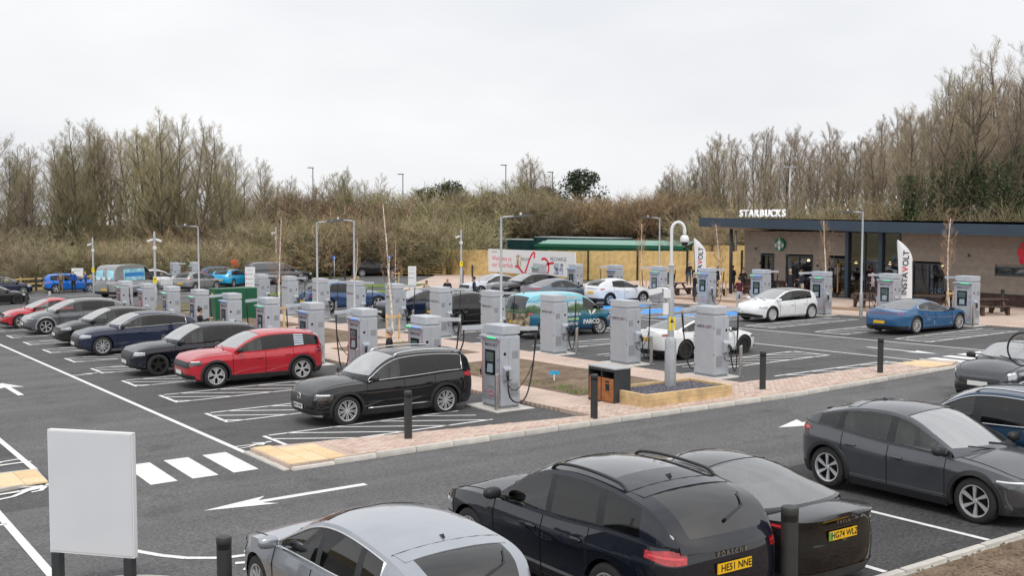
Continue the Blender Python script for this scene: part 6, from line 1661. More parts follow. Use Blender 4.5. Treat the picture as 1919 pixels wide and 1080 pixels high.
def flat(polys, name, dx=-.0945):
    m = MB()
    for P in polys: m.add([(dx, -y, z) for y, z in P], [tuple(range(len(P)))])
    m.build(name, WHITEP, t2)
flat([[(-.11,.20),(-.11,.26),(-.05,.235),(0,.30),(.05,.235),(.11,.26),(.11,.20)]], 'crown')
flat([[(.05*cos(q*pi/5), .345+.03*sin(q*pi/5)) for q in range(10)]], 'star')
flat([[(.105*cos(q*pi/7), .09+.115*sin(q*pi/7)) for q in range(14)]], 'face')
for s_ in (-1, 1):
    for k in range(3):
        P = [(s_*(.11+.055*k), .20-.05*k), (s_*(.132+.055*k), .185-.05*k), (s_*(.147+.05*k), .0), (s_*(.122+.03*k), -.20), (s_*(.105+.035*k), -.20), (s_*(.128+.05*k), .0)]
        flat([P], 'wave')
    flat([[(s_*.21,-.05),(s_*.33,.08),(s_*.36,.0),(s_*.30,-.22),(s_*.25,-.2),(s_*.28,-.05)]], 'tail_fin', -.0947)
flat([[(-.07,-.04),(.07,-.04),(.10,-.20),(.05,-.36),(-.05,-.36),(-.10,-.20)]], 'torso', -.0949)
t2 = thing('washroom_sign', 'red standing-man washroom sign at the right edge of the shop wall', 'sign', 37.2,8.02,0, z=0)
m = MB(); M = Matrix.Translation((0,0,3.52)) @ Mx; m.lathe([(.001,.06),(.11,.06),(.11,-.03)], 16, M); m.build('head', REDT, t2)
m = MB(); P = [(-.21,3.36),(.21,3.36),(.23,3.30),(.22,2.98),(.15,2.98),(.14,3.2),(.13,2.58),(.02,2.58),(.0,2.95),(-.02,2.58),(-.13,2.58),(-.14,3.2),(-.15,2.98),(-.22,2.98),(-.23,3.30)]
n = len(P); m.add([(-.06,y,z) for y, z in P]+[(.03,y,z) for y, z in P], [tuple(range(n)), tuple(range(2*n-1,n-1,-1))]+[(i,(i+1) % n,n+(i+1) % n,n+i) for i in range(n)]); m.build('figure', REDT, t2)
# ------------------------------------------------------------------ trees and scrub
def vary(m, lo=.72, hi=1.22):
    """each tree or cabinet a little lighter or darker than its neighbour"""
    t = m.node_tree; b = t.nodes['Principled BSDF']; oi = t.nodes.new('ShaderNodeObjectInfo'); mr = t.nodes.new('ShaderNodeMapRange'); mr.inputs['To Min'].default_value = lo; mr.inputs['To Max'].default_value = hi
    t.links.new(oi.outputs['Random'], mr.inputs['Value']); sc = t.nodes.new('ShaderNodeVectorMath'); sc.operation = 'SCALE'
    src = b.inputs['Base Color'].links[0].from_socket if b.inputs['Base Color'].links else None
    if src: t.links.new(src, sc.inputs[0])
    else: sc.inputs[0].default_value = b.inputs['Base Color'].default_value[:3]
    t.links.new(mr.outputs['Result'], sc.inputs['Scale']); t.links.new(sc.outputs['Vector'], b.inputs['Base Color'])
    return m
def bark(name, c, v=.3): return vary(mat(name, c, rough=.9, var=v, scale=1.6))
for m_ in (CG, CG2): vary(m_, .93, 1.05)
vary(CONC, .9, 1.06)
BK1 = bark('grey-olive bark', (.13,.112,.075)); BK2 = bark('brown bark', (.12,.097,.074)); BK3 = bark('lichen green bark', (.15,.14,.075))
TW1 = bark('khaki twigs', (.34,.28,.19)); TW2 = bark('purple-brown twigs', (.33,.265,.195)); TW3 = bark('olive twigs', (.31,.275,.155)); TW4 = bark('straw brown twigs', (.38,.285,.17)); TW5 = bark('red-brown twigs', (.33,.215,.14))
IVY = mat('ivy leaves', (.035,.075,.018), rough=.5, var=.45, scale=1.2); EVG = mat('evergreen leaves', (.028,.050,.020), rough=.6, var=.4, scale=1.0); BUD = mat('opening buds', (.24,.25,.085), rough=.7, var=.3, scale=1.5)
def vrand(): return Vector((random.uniform(-1,1), random.uniform(-1,1), random.uniform(-1,1)))
def twig(m, P, r0, r1, n=3):
    """quick tapered tube with a fixed cross-section frame"""
    d = (P[-1]-P[0]); a = d.orthogonal().normalized(); b = d.normalized().cross(a); k = len(P); o = len(m.v)
    cs = [(cos(2*pi*j/n), sin(2*pi*j/n)) for j in range(n)]
    for i, p in enumerate(P):
        r = r0+(r1-r0)*i/(k-1)
        for c, s in cs: q = p+a*(c*r)+b*(s*r); m.v.append((q.x, q.y, q.z))
    for i in range(k-1):
        for j in range(n):
            j2 = (j+1) % n; m.f.append((o+i*n+j, o+i*n+j2, o+(i+1)*n+j2, o+(i+1)*n+j)); m.mi.append(m.cur)
def bend(p, d, L, k, up=.15, wob=.12):
    out = [p.copy()]; d = d.normalized()
    for i in range(k):
        d = (d+Vector((0,0,up))+vrand()*wob).normalized(); out.append(out[-1]+d*(L/k))
    return out
def at(P, f):
    f = f*(len(P)-1); i = min(len(P)-2, int(f)); return P[i].lerp(P[i+1], f-i), (P[i+1]-P[i]).normalized()
def leaf(m, p, s):
    a = vrand().normalized()*s; b = vrand().normalized()*s; o = len(m.v)
    for q in (p-a, p+b*.7, p+a, p-b*.7): m.v.append((q.x, q.y, q.z))
    m.f.append((o,o+1,o+2,o+3)); m.mi.append(m.cur)
def branch_dir(t, el, az):
    a = t.orthogonal().normalized(); b = t.cross(a); return (t*cos(el)+(a*cos(az)+b*sin(az))*sin(el)).normalized()
def bare_tree(seed, H, stems=2, nprim=20, lean=.12, clear=.22, spread=.34, sec=7, ter=5, twl=3, up=.22, buds=0, tr=.022):
    random.seed(seed); T = MB(); Cn = MB(); Lf = MB()
    for s in range(stems):
        az = random.uniform(0, 6.28); d = Vector((cos(az)*lean*(0 if stems == 1 else 1.2), sin(az)*lean*(0 if stems == 1 else 1.2), 1))
        hs = H*random.uniform(.86,1.0) if s else H
        stem = bend(Vector((0,0,-.3)), d, hs, 9, .05, .07)
        k = hs/stem[-1].z; stem = [Vector((p.x, p.y, p.z*k if p.z > 0 else p.z)) for p in stem]
        twig(T, stem, H*tr*(1 if stems == 1 else .75), .02, 7)
        for i in range(nprim):
            f = clear+(.97-clear)*(i+random.random())/nprim; p, t = at(stem, f)
            L = H*spread*(1-f)**.75*random.uniform(.7,1.15)+H*.06
            P = bend(p, branch_dir(t, random.uniform(.55,1.05), i*2.4+random.uniform(-.4,.4)), L, 4, up, .13)
            twig(T if tr > .0116 else Cn, P, (.012*H*tr/.022*(1-f)+.018)*(1 if tr > .0116 else .45), .008, 4)
            for j in range(sec):
                g = .2+.8*(j+random.random())/sec; p2, t2 = at(P, min(g,1)); L2 = L*(.30+.25*(1-g))*random.uniform(.6,1.2)
                P2 = bend(p2, branch_dir(t2, random.uniform(.4,.95), random.uniform(0,6.28)), L2, 3, up, .16)
                twig(Cn, P2, .012, .006)
                for q in range(ter):
                    h = .15+.85*(q+random.random())/ter; p3, t3 = at(P2, min(h,1)); L3 = L2*random.uniform(.35,.7)
                    P3 = bend(p3, branch_dir(t3, random.uniform(.3,.9), random.uniform(0,6.28)), L3, 2, up*.8, .18)
                    twig(Cn, P3, .0065, .004)
                    for w in range(twl):
                        p4, t4 = at(P3, random.uniform(.2,1)); P4 = bend(p4, branch_dir(t4, random.uniform(.25,.8), random.uniform(0,6.28)), L3*random.uniform(.35,.7)+.12, 1, up*.6, .2)
                        twig(Cn, P4, .0045, .003)
                        if buds and random.random() < buds: leaf(Lf, P4[-1], random.uniform(.03,.06))
    return T, Cn, Lf
def scrub(seed, H, Wd, n=46, sec=9, ter=8, leafp=0.):
    random.seed(seed); T = MB(); Cn = MB(); Lf = MB()
    for i in range(n):
        a = random.uniform(0,6.28); r = Wd*.42*sqrt(random.random()); p = Vector((r*cos(a), r*sin(a), -.1))
        L = H*random.uniform(.55,1.05); P = bend(p, Vector((cos(a)*.35+random.uniform(-.2,.2), sin(a)*.35+random.uniform(-.2,.2), 1)), L, 4, .02, .16); twig(T, P, .028, .012, 4)
        for j in range(sec):
            f = .12+.88*random.random(); p2, t2 = at(P, f); P2 = bend(p2, branch_dir(t2, random.uniform(.4,1.1), random.uniform(0,6.28)), L*random.uniform(.2,.42), 2, .1, .2); twig(Cn, P2, .012, .007)
            for q in range(ter):
                p3, t3 = at(P2, random.uniform(.1,1)); P3 = bend(p3, branch_dir(t3, random.uniform(.3,1.0), random.uniform(0,6.28)), L*random.uniform(.08,.2), 1, .08, .2); twig(Cn, P3, .008, .005)
                if random.random() < leafp: leaf(Lf, P3[-1], random.uniform(.03,.07))
    return T, Cn, Lf
def proto(T, Cn, Lf, tm, cm, lm=None, extra=None):
    d = [('trunk', T.mesh('trunk', tm, True)), ('crown', Cn.mesh('crown', cm))]
    if Lf and Lf.f: d.append(('leaves', Lf.mesh('leaves', lm)))
    if extra: d += extra
    return d
P_TALL = [proto(*bare_tree(s, 16, st_, 20, lean=l, clear=c, spread=sp, up=u, tr=.016, sec=sc2, ter=6, twl=4), bk, tw) for s, st_, l, c, sp, u, bk, tw, sc2 in
          ((1,2,.12,.2,.34,.20,BK1,TW1,6), (2,3,.16,.16,.30,.24,BK1,TW3,6), (3,1,.05,.24,.42,.16,BK2,TW1,7), (4,2,.10,.2,.28,.28,BK2,TW2,7))]
P_BUD = [proto(*bare_tree(7, 11, 3, 15, lean=.25, clear=.12, spread=.4, up=.16, buds=.75, tr=.015), BK3, TW3, BUD)]
P_RND = [proto(*bare_tree(s, 9, 3, 13, lean=.3, clear=.1, spread=.42, up=.14, tr=.016), bk, tw) for s, bk, tw in ((11,BK1,TW1),(12,BK3,TW3))]
P_SCR = [proto(*scrub(s, 4.2, 4.6, leafp=lp), bk, tw, lm) for s, bk, tw, lp, lm in ((21,BK2,TW4,.0,None),(22,BK3,TW3,.35,BUD),(23,BK2,TW5,.0,None),(24,BK1,TW1,.0,None))]
def ivy_tree(seed, H):
    T, Cn, Lf = bare_tree(seed, H, 2, 18, lean=.1, clear=.25, spread=.30, up=.25, tr=.02)
    random.seed(seed+50); L2 = MB()
    vs = [Vector(v) for v in T.v if v[2] < H*.62]
    for _ in range(5200):
        p = random.choice(vs); k = 1-p.z/(H*.7); rr = hypot(p.x, p.y)
        if rr > 1.0+1.6*k and random.random() < .7: continue
        leaf(L2, p+vrand()*(.25+.55*k), random.uniform(.07,.14))
    return T, Cn, L2
P_IVY = [proto(*ivy_tree(s, 16), BK2, tw, IVY) for s, tw in ((31,TW1),(32,TW2))]
def evergreen(seed, H, Wd, n=5200, shape='dome'):
    random.seed(seed); T = MB(); L2 = MB(); twig(T, bend(Vector((0,0,-.3)), Vector((0,0,1)), H*.8, 5, .1, .04), .2, .05, 7)
    cl = []
    for _ in range(90):
        z = random.uniform(.16,1.); r = Wd/2*(sin(pi*min(1, z*.92+.05))**.6 if shape == 'dome' else (1.02-z))*sqrt(random.random()); a = random.uniform(0,6.28)
        cl.append((Vector((r*cos(a), r*sin(a), z*H*.94)), random.uniform(.45,.95)*Wd/6))
        twig(T, [Vector((0,0,z*H*.7)), cl[-1][0]], .05, .02, 4)
    for _ in range(n):
        c, r = random.choice(cl); leaf(L2, c+vrand().normalized()*r*random.uniform(.4,1.05), random.uniform(.09,.17))
    return T, L2
def ev(seed, H, Wd, shape='dome'):
    T, L2 = evergreen(seed, H, Wd, shape=shape); return [('trunk', T.mesh('trunk', BK2, True)), ('crown', L2.mesh('crown', EVG))]
P_EVG = [ev(41,7.2,6.2), ev(42,9.,4.2,'cone')]
NTREE = {}
def plant(pr, name, label, cat, X, Y, H, H0, group, zz=None, wide=1.):
    x, y = W(X, Y); z = rise(X, Y) if zz is None else zz
    t = thing(name, label, cat, x, y, random.uniform(0,6.28), group, z=z-.1); s = H/H0; t.scale = (s*wide, s*wide, s)
    for n, me in pr: link(n, me, t)
    return t
SKY = [(-200,250),(0,245),(60,275),(110,262),(170,220),(230,240),(310,222),(390,240),(440,262),(480,290),(520,338),(600,335),(650,312),(700,335),(740,352),(800,345),(850,330),(900,362),(940,335),(985,292),(1030,335),(1060,352),(1120,386),(1180,390),(1205,330),(1260,300),(1300,262),(1400,245),(1480,250),(1600,236),(1680,205),(1790,135),(1840,150),(1890,98),(1960,90),(2200,90)]
def pxof(X, Y): return 959.5+2050*X/Y
ORD = ['first','second','third','fourth','fifth','sixth','seventh','eighth','ninth','tenth','eleventh','twelfth','thirteenth','fourteenth','fifteenth','sixteenth','seventeenth','eighteenth','nineteenth','twentieth']
def nth(k):
    tens = ['','','twenty','thirty','forty','fifty','sixty','seventy','eighty']
    return ORD[k-1] if k <= 20 else (tens[k//10]+('-'+ORD[k % 10-1] if k % 10 else 'th'))
def wood(xs_px, depth, pick, name, desc, group, hmul=(.72,1.0), cap=None, wide=(.9,1.15), base=16):
    spots = []
    for px in xs_px:
        Y = random.uniform(*depth); Y = random.uniform(126,136) if 850 < px < 1345 and Y < 126 else Y; X = (px-959.5)/2050*Y; spots.append((px, X, Y))
    spots.sort()
    for k, (px, X, Y) in enumerate(spots):
        z = rise(X, Y); H = (4.8+(412-interp(SKY, px))/2050*Y-z)*random.uniform(*hmul)
        if cap: H = min(H, cap)
        H = max(H, 2.2); pr, h0, dsc = pick(px, k)
        plant(pr, name, '%s, %s from the left %s' % (dsc, nth(k+1), desc), 'tree' if 'tree' in name else 'shrub', X, Y, H, h0, group, wide=random.uniform(*wide))
random.seed(77)
jit = lambda a, b, n: [a+(b-a)*(i+random.uniform(.05,.95))/n for i in range(n)]
TD = {0:'bare khaki tree',1:'bare multi-stemmed olive tree',2:'bare single-trunked tree',3:'bare brown upright tree'}
def tall(px, k):
    i = random.choice((0,1,1,2,0)) if px < 900 else random.choice((3,3,0,2,3)); return P_TALL[i], 16, TD[i]
# left wood, two layers deep
wood(jit(-60,500,22), (108,120), tall, 'bare_tree', 'in the front of the left wood', 'bare trees of the left wood', (.74,1.0))
wood(jit(-60,520,13), (122,146), tall, 'bare_tree', 'in the back of the left wood', 'bare trees of the left wood', (.85,1.04))
# middle: lower trees and round crowns
def midt(px, k):
    if random.random() < .3: return P_BUD[0], 11, 'budding yellow-green tree'
    i = random.choice((0,1)); return P_RND[i], 9, ('rounded khaki tree','rounded olive tree')[i]
wood(jit(500,1120,24), (112,135), midt, 'bare_tree', 'of the low trees behind the compound', 'lower trees behind the compound', (.7,.95))
wood([540,600,640,690,860,915,970,990,1000,1020], (128,150), tall, 'bare_tree', 'of those above the middle scrub', 'thin trees above the middle scrub', (.97,1.03))
# right wood behind the coffee shop
def right(px, k):
    if px < 1290 and random.random() < .7: return P_BUD[0], 11, 'budding yellow-green tree'
    return tall(px, k)
wood(jit(1190,1960,22), (92,108), right, 'bare_tree', 'in the front of the right wood', 'bare trees of the right wood', (.62,.9))
wood(jit(1230,2000,40), (110,140), tall, 'bare_tree', 'in the back of the right wood', 'bare trees of the right wood', (.78,1.02))
for k, px in enumerate((1695,1750,1800,1855,1900,1935)):
    Y = random.uniform(86,94); X = (px-959.5)/2050*Y; z = rise(X, Y); H = (4.8+(412-interp(SKY, px))/2050*Y-z)*random.uniform(.88,1.0)
    plant(P_IVY[k % 2], 'ivy_tree', 'tall bare tree clad in dark green ivy, %s from the left at the right edge' % ORD[k], 'tree', X, Y, H, 16, 'ivy-clad trees at the right')
# evergreens
plant(P_EVG[0], 'evergreen_tree', 'dark round evergreen tree on the skyline right of the middle', 'tree', *(8.6,136), 8.4, 7.2, 'evergreens'); plant(P_EVG[0], 'evergreen_tree', 'dark evergreen tree half hidden left of the round one', 'tree', *(2.0,142), 6.6, 7.2, 'evergreens')
for k, (px, Y, H, ds) in enumerate(((842,136,7.0,'dark evergreen above the left end of the board fence'), (800,138,6.2,'dark evergreen among scrub left of the board fence'), (1022,142,6.6,'dark evergreen beneath the third highway lamp'), (1560,104,4.6,'low dark evergreen above the coffee shop roof'), (1440,102,4.2,'low dark evergreen above the roof sign'), (925,142,6.0,'evergreen below the second highway lamp'), (722,112,4.6,'low dark evergreen bush behind the paired lamp posts'), (640,116,3.8,'low dark evergreen bush above the dark bollards'), (300,110,3.4,'low dark evergreen bush above the far camera pole'), (40,108,3.6,'low dark evergreen bush at the far left'))):
    plant(P_EVG[0], 'evergreen_tree', ds, 'tree', (px-959.5)/2050*Y, Y, H, 7.2, 'evergreens')
for k in range(9):
    Y = random.uniform(230,260); px = 1120+k*11; X = (px-959.5)/2050*Y; plant(P_EVG[1], 'conifer', 'distant bluish conifer, %s from the left on the far skyline' % ORD[k], 'tree', X, Y, random.uniform(5.5,8), 9., 'distant conifers', zz=1.5, wide=1.2)
# scrub
SD = ('straw-brown thicket','budding green thicket','red-brown thicket','khaki thicket')
def scr(w):
    def f(px, k): i = random.choice(w); return P_SCR[i], 4.2, SD[i]
    return f
wood(jit(-40,480,34), (97,104), scr((0,3,3,1,1)), 'thicket', 'along the rail fence', 'thickets along the left rail fence', cap=3.4, hmul=(.8,1), wide=(1.2,1.7))
wood(jit(-60,540,26), (104,116), scr((3,1,1,3,0)), 'thicket', 'up the left bank', 'thickets on the left bank', cap=4.4, hmul=(.25,.5), wide=(1.1,1.6))
def lowt(px, k): i = random.choice((0,1)); return P_RND[i], 9, ('rounded khaki tree','rounded olive tree')[i]
wood(jit(-60,540,20), (106,122), lowt, 'bare_tree', 'of the underwood on the left bank', 'underwood trees on the left bank', cap=9, hmul=(.35,.62), wide=(1.0,1.3))
wood(jit(420,860,24), (106,112), scr((0,1,1,3)), 'thicket', 'behind the middle rail fence', 'thickets behind the middle fence', cap=4.8, hmul=(.55,.95), wide=(1.1,1.5))
wood(jit(480,1000,18), (114,124), scr((1,1,3,2)), 'thicket', 'up the middle bank', 'thickets on the middle bank', cap=5.4, hmul=(.8,1), wide=(1.2,1.6))
wood(jit(860,1330,40), (112,120), scr((0,2,0,3)), 'thicket', 'behind the compound', 'thickets behind the compound', cap=4.4, hmul=(.8,1), wide=(1.1,1.5))
wood(jit(1340,1980,42), (90,99), scr((0,1,1,3)), 'thicket', 'behind the coffee shop', 'thickets behind the coffee shop', cap=5.0, hmul=(.8,1), wide=(1.1,1.5))
# --- young staked birches
BIRW = mat('white birch bark', (.62,.52,.42), rough=.8, var=.35, scale=9, col2=(.75,.68,.6)); STAKE = SLEEP
def birch(x, y, H, label, seed, stakes=True):
    T, Cn, _ = bare_tree(seed, H, 1, 17, lean=.03, clear=.38, spread=.20, sec=3, ter=2, twl=2, up=.28, tr=.0095)
    t = thing('birch_sapling', label, 'tree', x, y, 0, 'young staked birches')
    link('trunk', T.mesh('trunk', BIRW, True), t); link('crown', Cn.mesh('crown', TW5), t)
    if stakes:
        for s_ in (-1, 1): m = MB(); m.box(s_*.28-.035,s_*.28+.035,-.035,.035,-.1,1.15); m.build('stake', STAKE, t)
        m = MB(); m.box(-.36,.36,-.07,-.037,.98,1.08); m.build('cross_rail', STAKE, t)
for i, (x, y, H, lab) in enumerate(((4.3,24.6,5.2,'young birch with timber stakes behind the red SUV'), (5.9,16.5,5.6,'nearest young birch, by the man in the black coat'), (37.0,36.5,4.6,'young birch before the board fence right of the gates'), (32.6,24.3,4.5,'young birch beside the left feather flag'), (30.6,14.8,4.6,'young birch before the shop windows'), (31.6,8.3,4.6,'young birch with timber frame at the right picnic tables'), (38.6,70.2,4.2,'young birch behind the five-bar gate'), (20.5,49.5,3.8,'staked sapling on the grass verge near the dark van'), (25.9,53.2,3.6,'staked sapling on the grass verge by the photographer'))):
    birch(x, y, H, lab, 60+i)
# ------------------------------------------------------------------ people
SKIN = mat('skin', (.50,.29,.205), rough=.6, var=.08, scale=10)
def cloth(n, c): return mat(n+' cloth', c, rough=.85, var=.18, scale=14)
HAIRS = {'grey': mat('grey hair', (.36,.35,.34), rough=.8, var=.3, scale=30), 'dark': mat('dark hair', (.018,.014,.012), rough=.6, var=.3, scale=30), 'brown': mat('brown hair', (.07,.035,.018), rough=.6, var=.3, scale=30), 'blond': mat('blond hair', (.52,.34,.16), rough=.7, var=.3, scale=30), 'white': mat('white hair', (.68,.66,.63), rough=.8, var=.2, scale=30), 'bald': None}
SHOE = mat('dark shoe', (.02,.018,.016), rough=.5); SHOEW = mat('pale shoe', (.6,.6,.58), rough=.6)
EYE = mat('eye', (.02,.02,.02), rough=.2)
_pp = {}
def person_mesh(pose):
    """one continuous skinned body; zones: 0 skin, 1 top, 2 legs, 3 shoes"""
    if pose in _pp: return _pp[pose]
    V = []; E = []; Rr = []; Z = []
    def v(p, r): V.append(Vector(p)); Rr.append(r); return len(V)-1
    def e(a, b, z): E.append((a, b)); Z.append(z)
    bendf = .85 if pose == 'bend' else .04
    c, s = cos(bendf), sin(bendf)
    def up(p):            # spine lean, x forward
        x, y, z = p; dz = z-.95; return (x+dz*s if pose == 'bend' else x+dz*s, y, .95+dz*c)
    pel = v((0,0,.95), (.155,.115)); wa = v(up((0,0,1.10)), (.15,.105)); ch = v(up((.01,0,1.30)), (.175,.12)); sh = v(up((0,0,1.43)), (.13,.085))
    nk = v(up((.01,0,1.53)), (.055,.055)); hd0 = v(up((.025,0,1.59)), (.068,.08)); hd1 = v(up((.02,0,1.68)), (.076,.092)); hd2 = v(up((.01,0,1.755)), (.055,.065))
    nose = v(up((.12,0,1.645)), (.014,.014))
    e(pel, wa, 1); e(wa, ch, 1); e(ch, sh, 1); e(sh, nk, 0); e(nk, hd0, 0); e(hd0, hd1, 0); e(hd1, hd2, 0); e(hd1, nose, 0)
    for sd in (1, -1):
        ff = {'walk': .16*sd, 'stand': .02*sd, 'fold': .03*sd}.get(pose, .03*sd)
        hp = v((0, sd*.095, .88), (.095,.09)); kn = v((.02+ff*.6, sd*.105, .49), (.06,.06)); an = v((-.02+ff, sd*.11, .09), (.042,.042)); ft = v((.05+ff, sd*.115, .05), (.045,.04)); toe = v((.15+ff, sd*.125, .035), (.04,.03))
        e(pel, hp, 2); e(hp, kn, 2); e(kn, an, 2); e(an, ft, 3); e(ft, toe, 3)
        shd = v(up((0, sd*.185, 1.42)), (.062,.06)); e(sh, shd, 1)
        if pose in ('stand', 'walk'): el, wr = (-.03-ff*.4, sd*.245, 1.13), (.05-ff*.3, sd*.25, .88)
        elif pose == 'fold': el, wr = (.02, sd*.25, 1.14), (.20, sd*-.02, 1.19)
        elif pose == 'reach': el, wr = ((.12, sd*.22, 1.2), (.38, sd*.14, 1.34))
        elif pose == 'hold': el, wr = ((.0, sd*.24, 1.14), (.22, sd*.10, 1.20)) if sd > 0 else ((-.03, sd*.245, 1.13), (.05, sd*.25, .88))
        else: el, wr = (.16, sd*.2, 1.16), (.36, sd*.12, .98)
        if pose == 'bend': elv, wrv = v((.42, sd*.23, 1.0), (.045,.045)), v((.55, sd*.12, .82), (.03,.03))
        else: elv, wrv = v(up(el), (.045,.045)), v(up(wr), (.031,.031))
        e(shd, elv, 1); e(elv, wrv, 1)
        fd = (V[wrv]-V[elv]).normalized(); side = Vector((0, sd, 0)); pw = v(V[wrv]+fd*.07, (.04,.022)); e(wrv, pw, 0)
        nrm = fd.cross(side)
        if nrm.length < .1: nrm = Vector((1,0,0))
        spv = fd.cross(Vector((0,0,1))) if abs(fd.z) < .8 else Vector((1,0,0)); spv.normalize()
        for q, (o, l) in enumerate(((-.03,.06),(-.01,.075),(.01,.07),(.03,.055))):
            f1 = v(V[pw]+spv*o+fd*l*.6, (.0095,.0095)); f2 = v(V[pw]+spv*o*1.1+fd*l+Vector((.012,-sd*.012,-.012)), (.008,.008)); e(pw, f1, 0); e(f1, f2, 0)
        th = v(V[wrv]+fd*.05+spv*.045, (.011,.011)); th2 = v(V[wrv]+fd*.085+spv*.06, (.009,.009)); e(wrv, th, 0); e(th, th2, 0)
    me = bpy.data.meshes.new('skel'); me.from_pydata([tuple(p) for p in V], E, [])
    ob = bpy.data.objects.new('skel', me); COL.objects.link(ob)
    md = ob.modifiers.new('skin', 'SKIN'); md.use_smooth_shade = True
    lay = me.skin_vertices[0].data if me.skin_vertices else None
    if lay is None:
        bm = bmesh.new(); bm.from_mesh(me); bm.verts.layers.skin.verify(); bm.to_mesh(me); bm.free(); lay = me.skin_vertices[0].data
    for i, r in enumerate(Rr): lay[i].radius = r; lay[i].use_root = (i == 0)
    sb = ob.modifiers.new('sub', 'SUBSURF'); sb.levels = 1; sb.render_levels = 1
    dg = bpy.context.evaluated_depsgraph_get(); dg.update(); out = bpy.data.meshes.new_from_object(ob.evaluated_get(dg))
    bpy.data.objects.remove(ob)
    # zones by nearest bone
    while len(out.materials) < 4: out.materials.append(None)
    idx = []
    for p in out.polygons:
        best = (9, 0); cc = p.center
        for (a, b), z in zip(E, Z):
            A_, B_ = V[a], V[b]; d = B_-A_; t = max(0, min(1, (cc-A_).dot(d)/max(1e-9, d.length_squared))); dist = (cc-(A_+d*t)).length
            if dist < best[0]: best = (dist, z)
        z = best[1]
        if z == 2 and pose != 'x' and cc.z > .97: z = 1
        idx.append(z)
    out.polygons.foreach_set('material_index', idx); out.polygons.foreach_set('use_smooth', [True]*len(out.polygons)); out.name = 'person_body'
    _pp[pose] = (out, Vector(up((.015,0,1.69))), bendf)
    return _pp[pose]
def person(x, y, face, pose, top, legs, hair, label, h=1.75, shoes=None, skirt=None, extra=None):
    me, hc, bf = person_mesh(pose)
    t = thing('person', label, 'person', x, y, face, 'people'); s = h/1.82; t.scale = (s, s, s)
    o = link('body', me, t)
    for i, m_ in enumerate((SKIN, cloth(*top), cloth(*legs), shoes or SHOE)):
        o.material_slots[i].link = 'OBJECT'; o.material_slots[i].material = m_
    R_ = Matrix.Translation(hc) @ Matrix.Rotation(bf, 4, 'Y')
    if HAIRS.get(hair):
        m = MB(); m.blob((-.022,0,.022),(.105,.088,.10),.95,12,8, R_)
        if hair == 'blond': m.blob((-.06,0,-.07),(.07,.09,.13),.9,10,6, R_)
        m.build('hair', HAIRS[hair], t, True)
    for sd in (-1, 1): m = MB(); m.blob((.083,sd*.033,-.02),(.010,.012,.008),1.,6,4, R_); m.build('eye', EYE, t); m = MB(); m.blob((.0,sd*.086,-.03),(.02,.01,.03),.9,6,5, R_); m.build('ear', SKIN, t)
    m = MB(); m.blob((.078,0,-.085),(.010,.026,.006),1.,6,4, R_); m.build('mouth', mat('lips', (.33,.12,.10), rough=.5), t)
    if skirt:
        m = MB(); m.lathe([(.20,1.12),(.25,.9),(.27,.55),(.24,.5)], 14); m.build('coat_skirt', cloth(*skirt), t, True)
    return t
BLKC = ('black', (.014,.014,.016)); NAVC = ('navy', (.016,.022,.05)); BLUC = ('royal blue', (.01,.07,.34)); JEAN = ('denim', (.045,.085,.16)); BRG = ('burgundy', (.10,.012,.022)); TAN = ('tan', (.42,.30,.17)); LG = ('pale grey', (.50,.50,.50)); KHA = ('khaki', (.20,.15,.09)); CHK = ('charcoal', (.04,.042,.05)); STN = ('stone', (.46,.40,.32)); PAT = ('pale print', (.48,.40,.42)); GRYJ = ('grey', (.22,.235,.25)); PALE_ = ('pale green', (.48,.52,.46)); SUIT = ('dark suit', (.02,.022,.032))
TOC = -TH-R90     # facing the camera
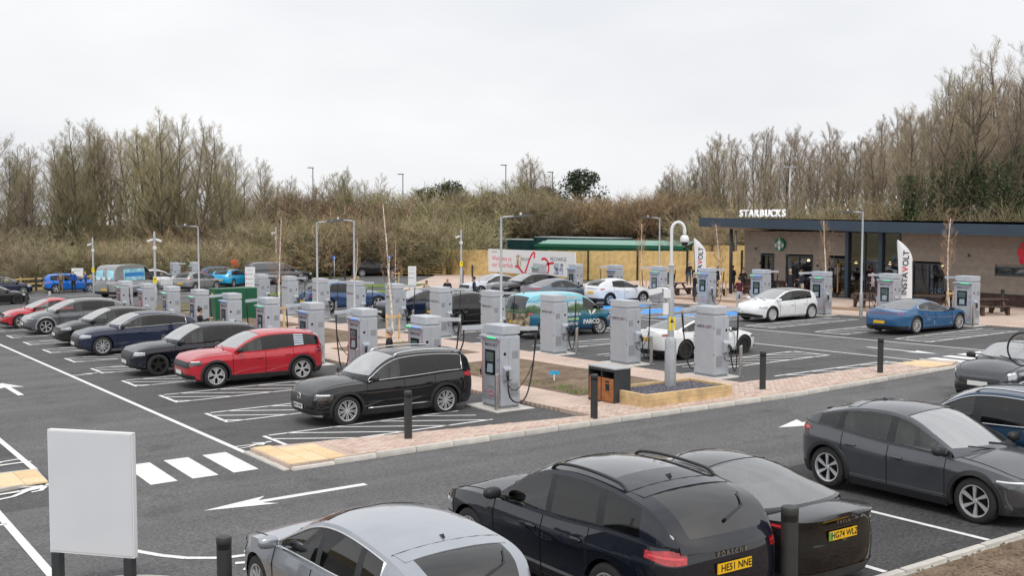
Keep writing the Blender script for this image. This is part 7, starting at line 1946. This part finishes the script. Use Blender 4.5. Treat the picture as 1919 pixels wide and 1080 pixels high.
for (x, y, f, p, top, legs, hair, lab, h) in (
  (3.75,66.2,TOC+.2,'fold',KHA,KHA,'brown','man in brown vest and shorts, leftmost of three before the blue crossover',1.72),
  (4.75,66.5,TOC,'stand',BLUC,BLKC,'white','bearded man in black jacket over royal blue, middle of three',1.82),
  (5.55,66.0,TOC-1.2,'hold',BLUC,JEAN,'bald','bald man in blue jacket and jeans, rightmost of three',1.74),
  (-1.6,18.0,-.1,'reach',BLKC,BLKC,'dark','dark-haired man in black jacket holding a cable behind the dark SUVs',1.78),
  (-.4,5.05,-.5,'hold',BLKC,BLKC,'grey','grey-haired man in black coat standing at a charger screen',1.80),
  (15.4,39.6,.3,'reach',PALE_,STN,'brown','person in pale jacket reaching out beyond the mid blue SUV',1.7),
  (19.2,41.3,-.9,'reach',GRYJ,GRYJ,'bald','bald man in grey suit photographing beside the birch',1.78),
  (16.1,31.4,TOC,'stand',STN,STN,'brown','brown-haired woman peeping over the dark blue SUV bonnet',1.62),
  (17.0,30.6,TOC+.2,'hold',SUIT,SUIT,'bald','balding man in dark suit hand to chin beyond the dark blue SUV',1.78),
  (18.2,29.6,TOC-1.5,'stand',NAVC,NAVC,'dark','dark-haired man in navy padded jacket beyond the dark blue SUV',1.80),
  (29.3,23.3,-.4,'fold',BLKC,CHK,'grey','man in black sweater and dark jeans left of the shop chargers',1.76),
  (30.2,22.7,R90+.6,'hold',BRG,NAVC,'brown','man in burgundy jumper and navy trousers seen from behind',1.80),
  (27.3,17.85,.9,'hold',BRG,LG,'dark','man in burgundy jumper and pale grey trousers and white trainers',1.76),
  (29.2,18.5,-.9,'bend',NAVC,JEAN,'brown','man in navy jacket and jeans bending over a film camera',1.80),
  (32.0,20.2,R90+TH+1.2,'hold',TAN,TAN,'blond','blond woman in long tan coat holding a cup',1.68),
  (41.0,36.0,1.0,'stand',BLKC,JEAN,'grey','man in black jacket and jeans near the round-topped bin',1.76),
  (38.0,32.2,TOC,'hold',BLKC,BLKC,'blond','woman in black coat beside the left feather flag',1.66),
  (36.5,29.6,TOC+.3,'hold',SUIT,SUIT,'bald','man in navy suit and white shirt right of the left feather flag',1.80),
  (36.8,28.9,TOC-.5,'hold',SUIT,SUIT,'grey','grey-haired man in dark suit beside the navy-suited man',1.78),
  (35.6,25.5,TOC,'hold',BLKC,BLKC,'dark','man in black coat with folded arms behind the cameraman',1.76),
  (35.4,21.5,TOC,'stand',SUIT,NAVC,'grey','grey-haired man in dark blazer and white shirt by the shop window',1.78),
  (34.8,20.1,TOC-1.2,'fold',NAVC,STN,'brown','bearded man in navy polo shirt and stone chinos',1.80),
  (37.4,31.0,TOC+.4,'stand',CHK,CHK,'white','white-haired man half hidden behind the left feather flag',1.76),
  (37.5,28.2,TOC-.9,'hold',SUIT,SUIT,'brown','brown-haired man in suit at the back of the flag group',1.78),
  (36.2,16.2,R90+TH+.3,'hold',PAT,BLKC,'white','white-haired woman in pale print blouse at the entrance',1.64)):
    person(x, y, f, p, top, legs, hair, lab, h, SHOEW if 'white trainers' in lab else None, TAN if 'tan coat' in lab else None)
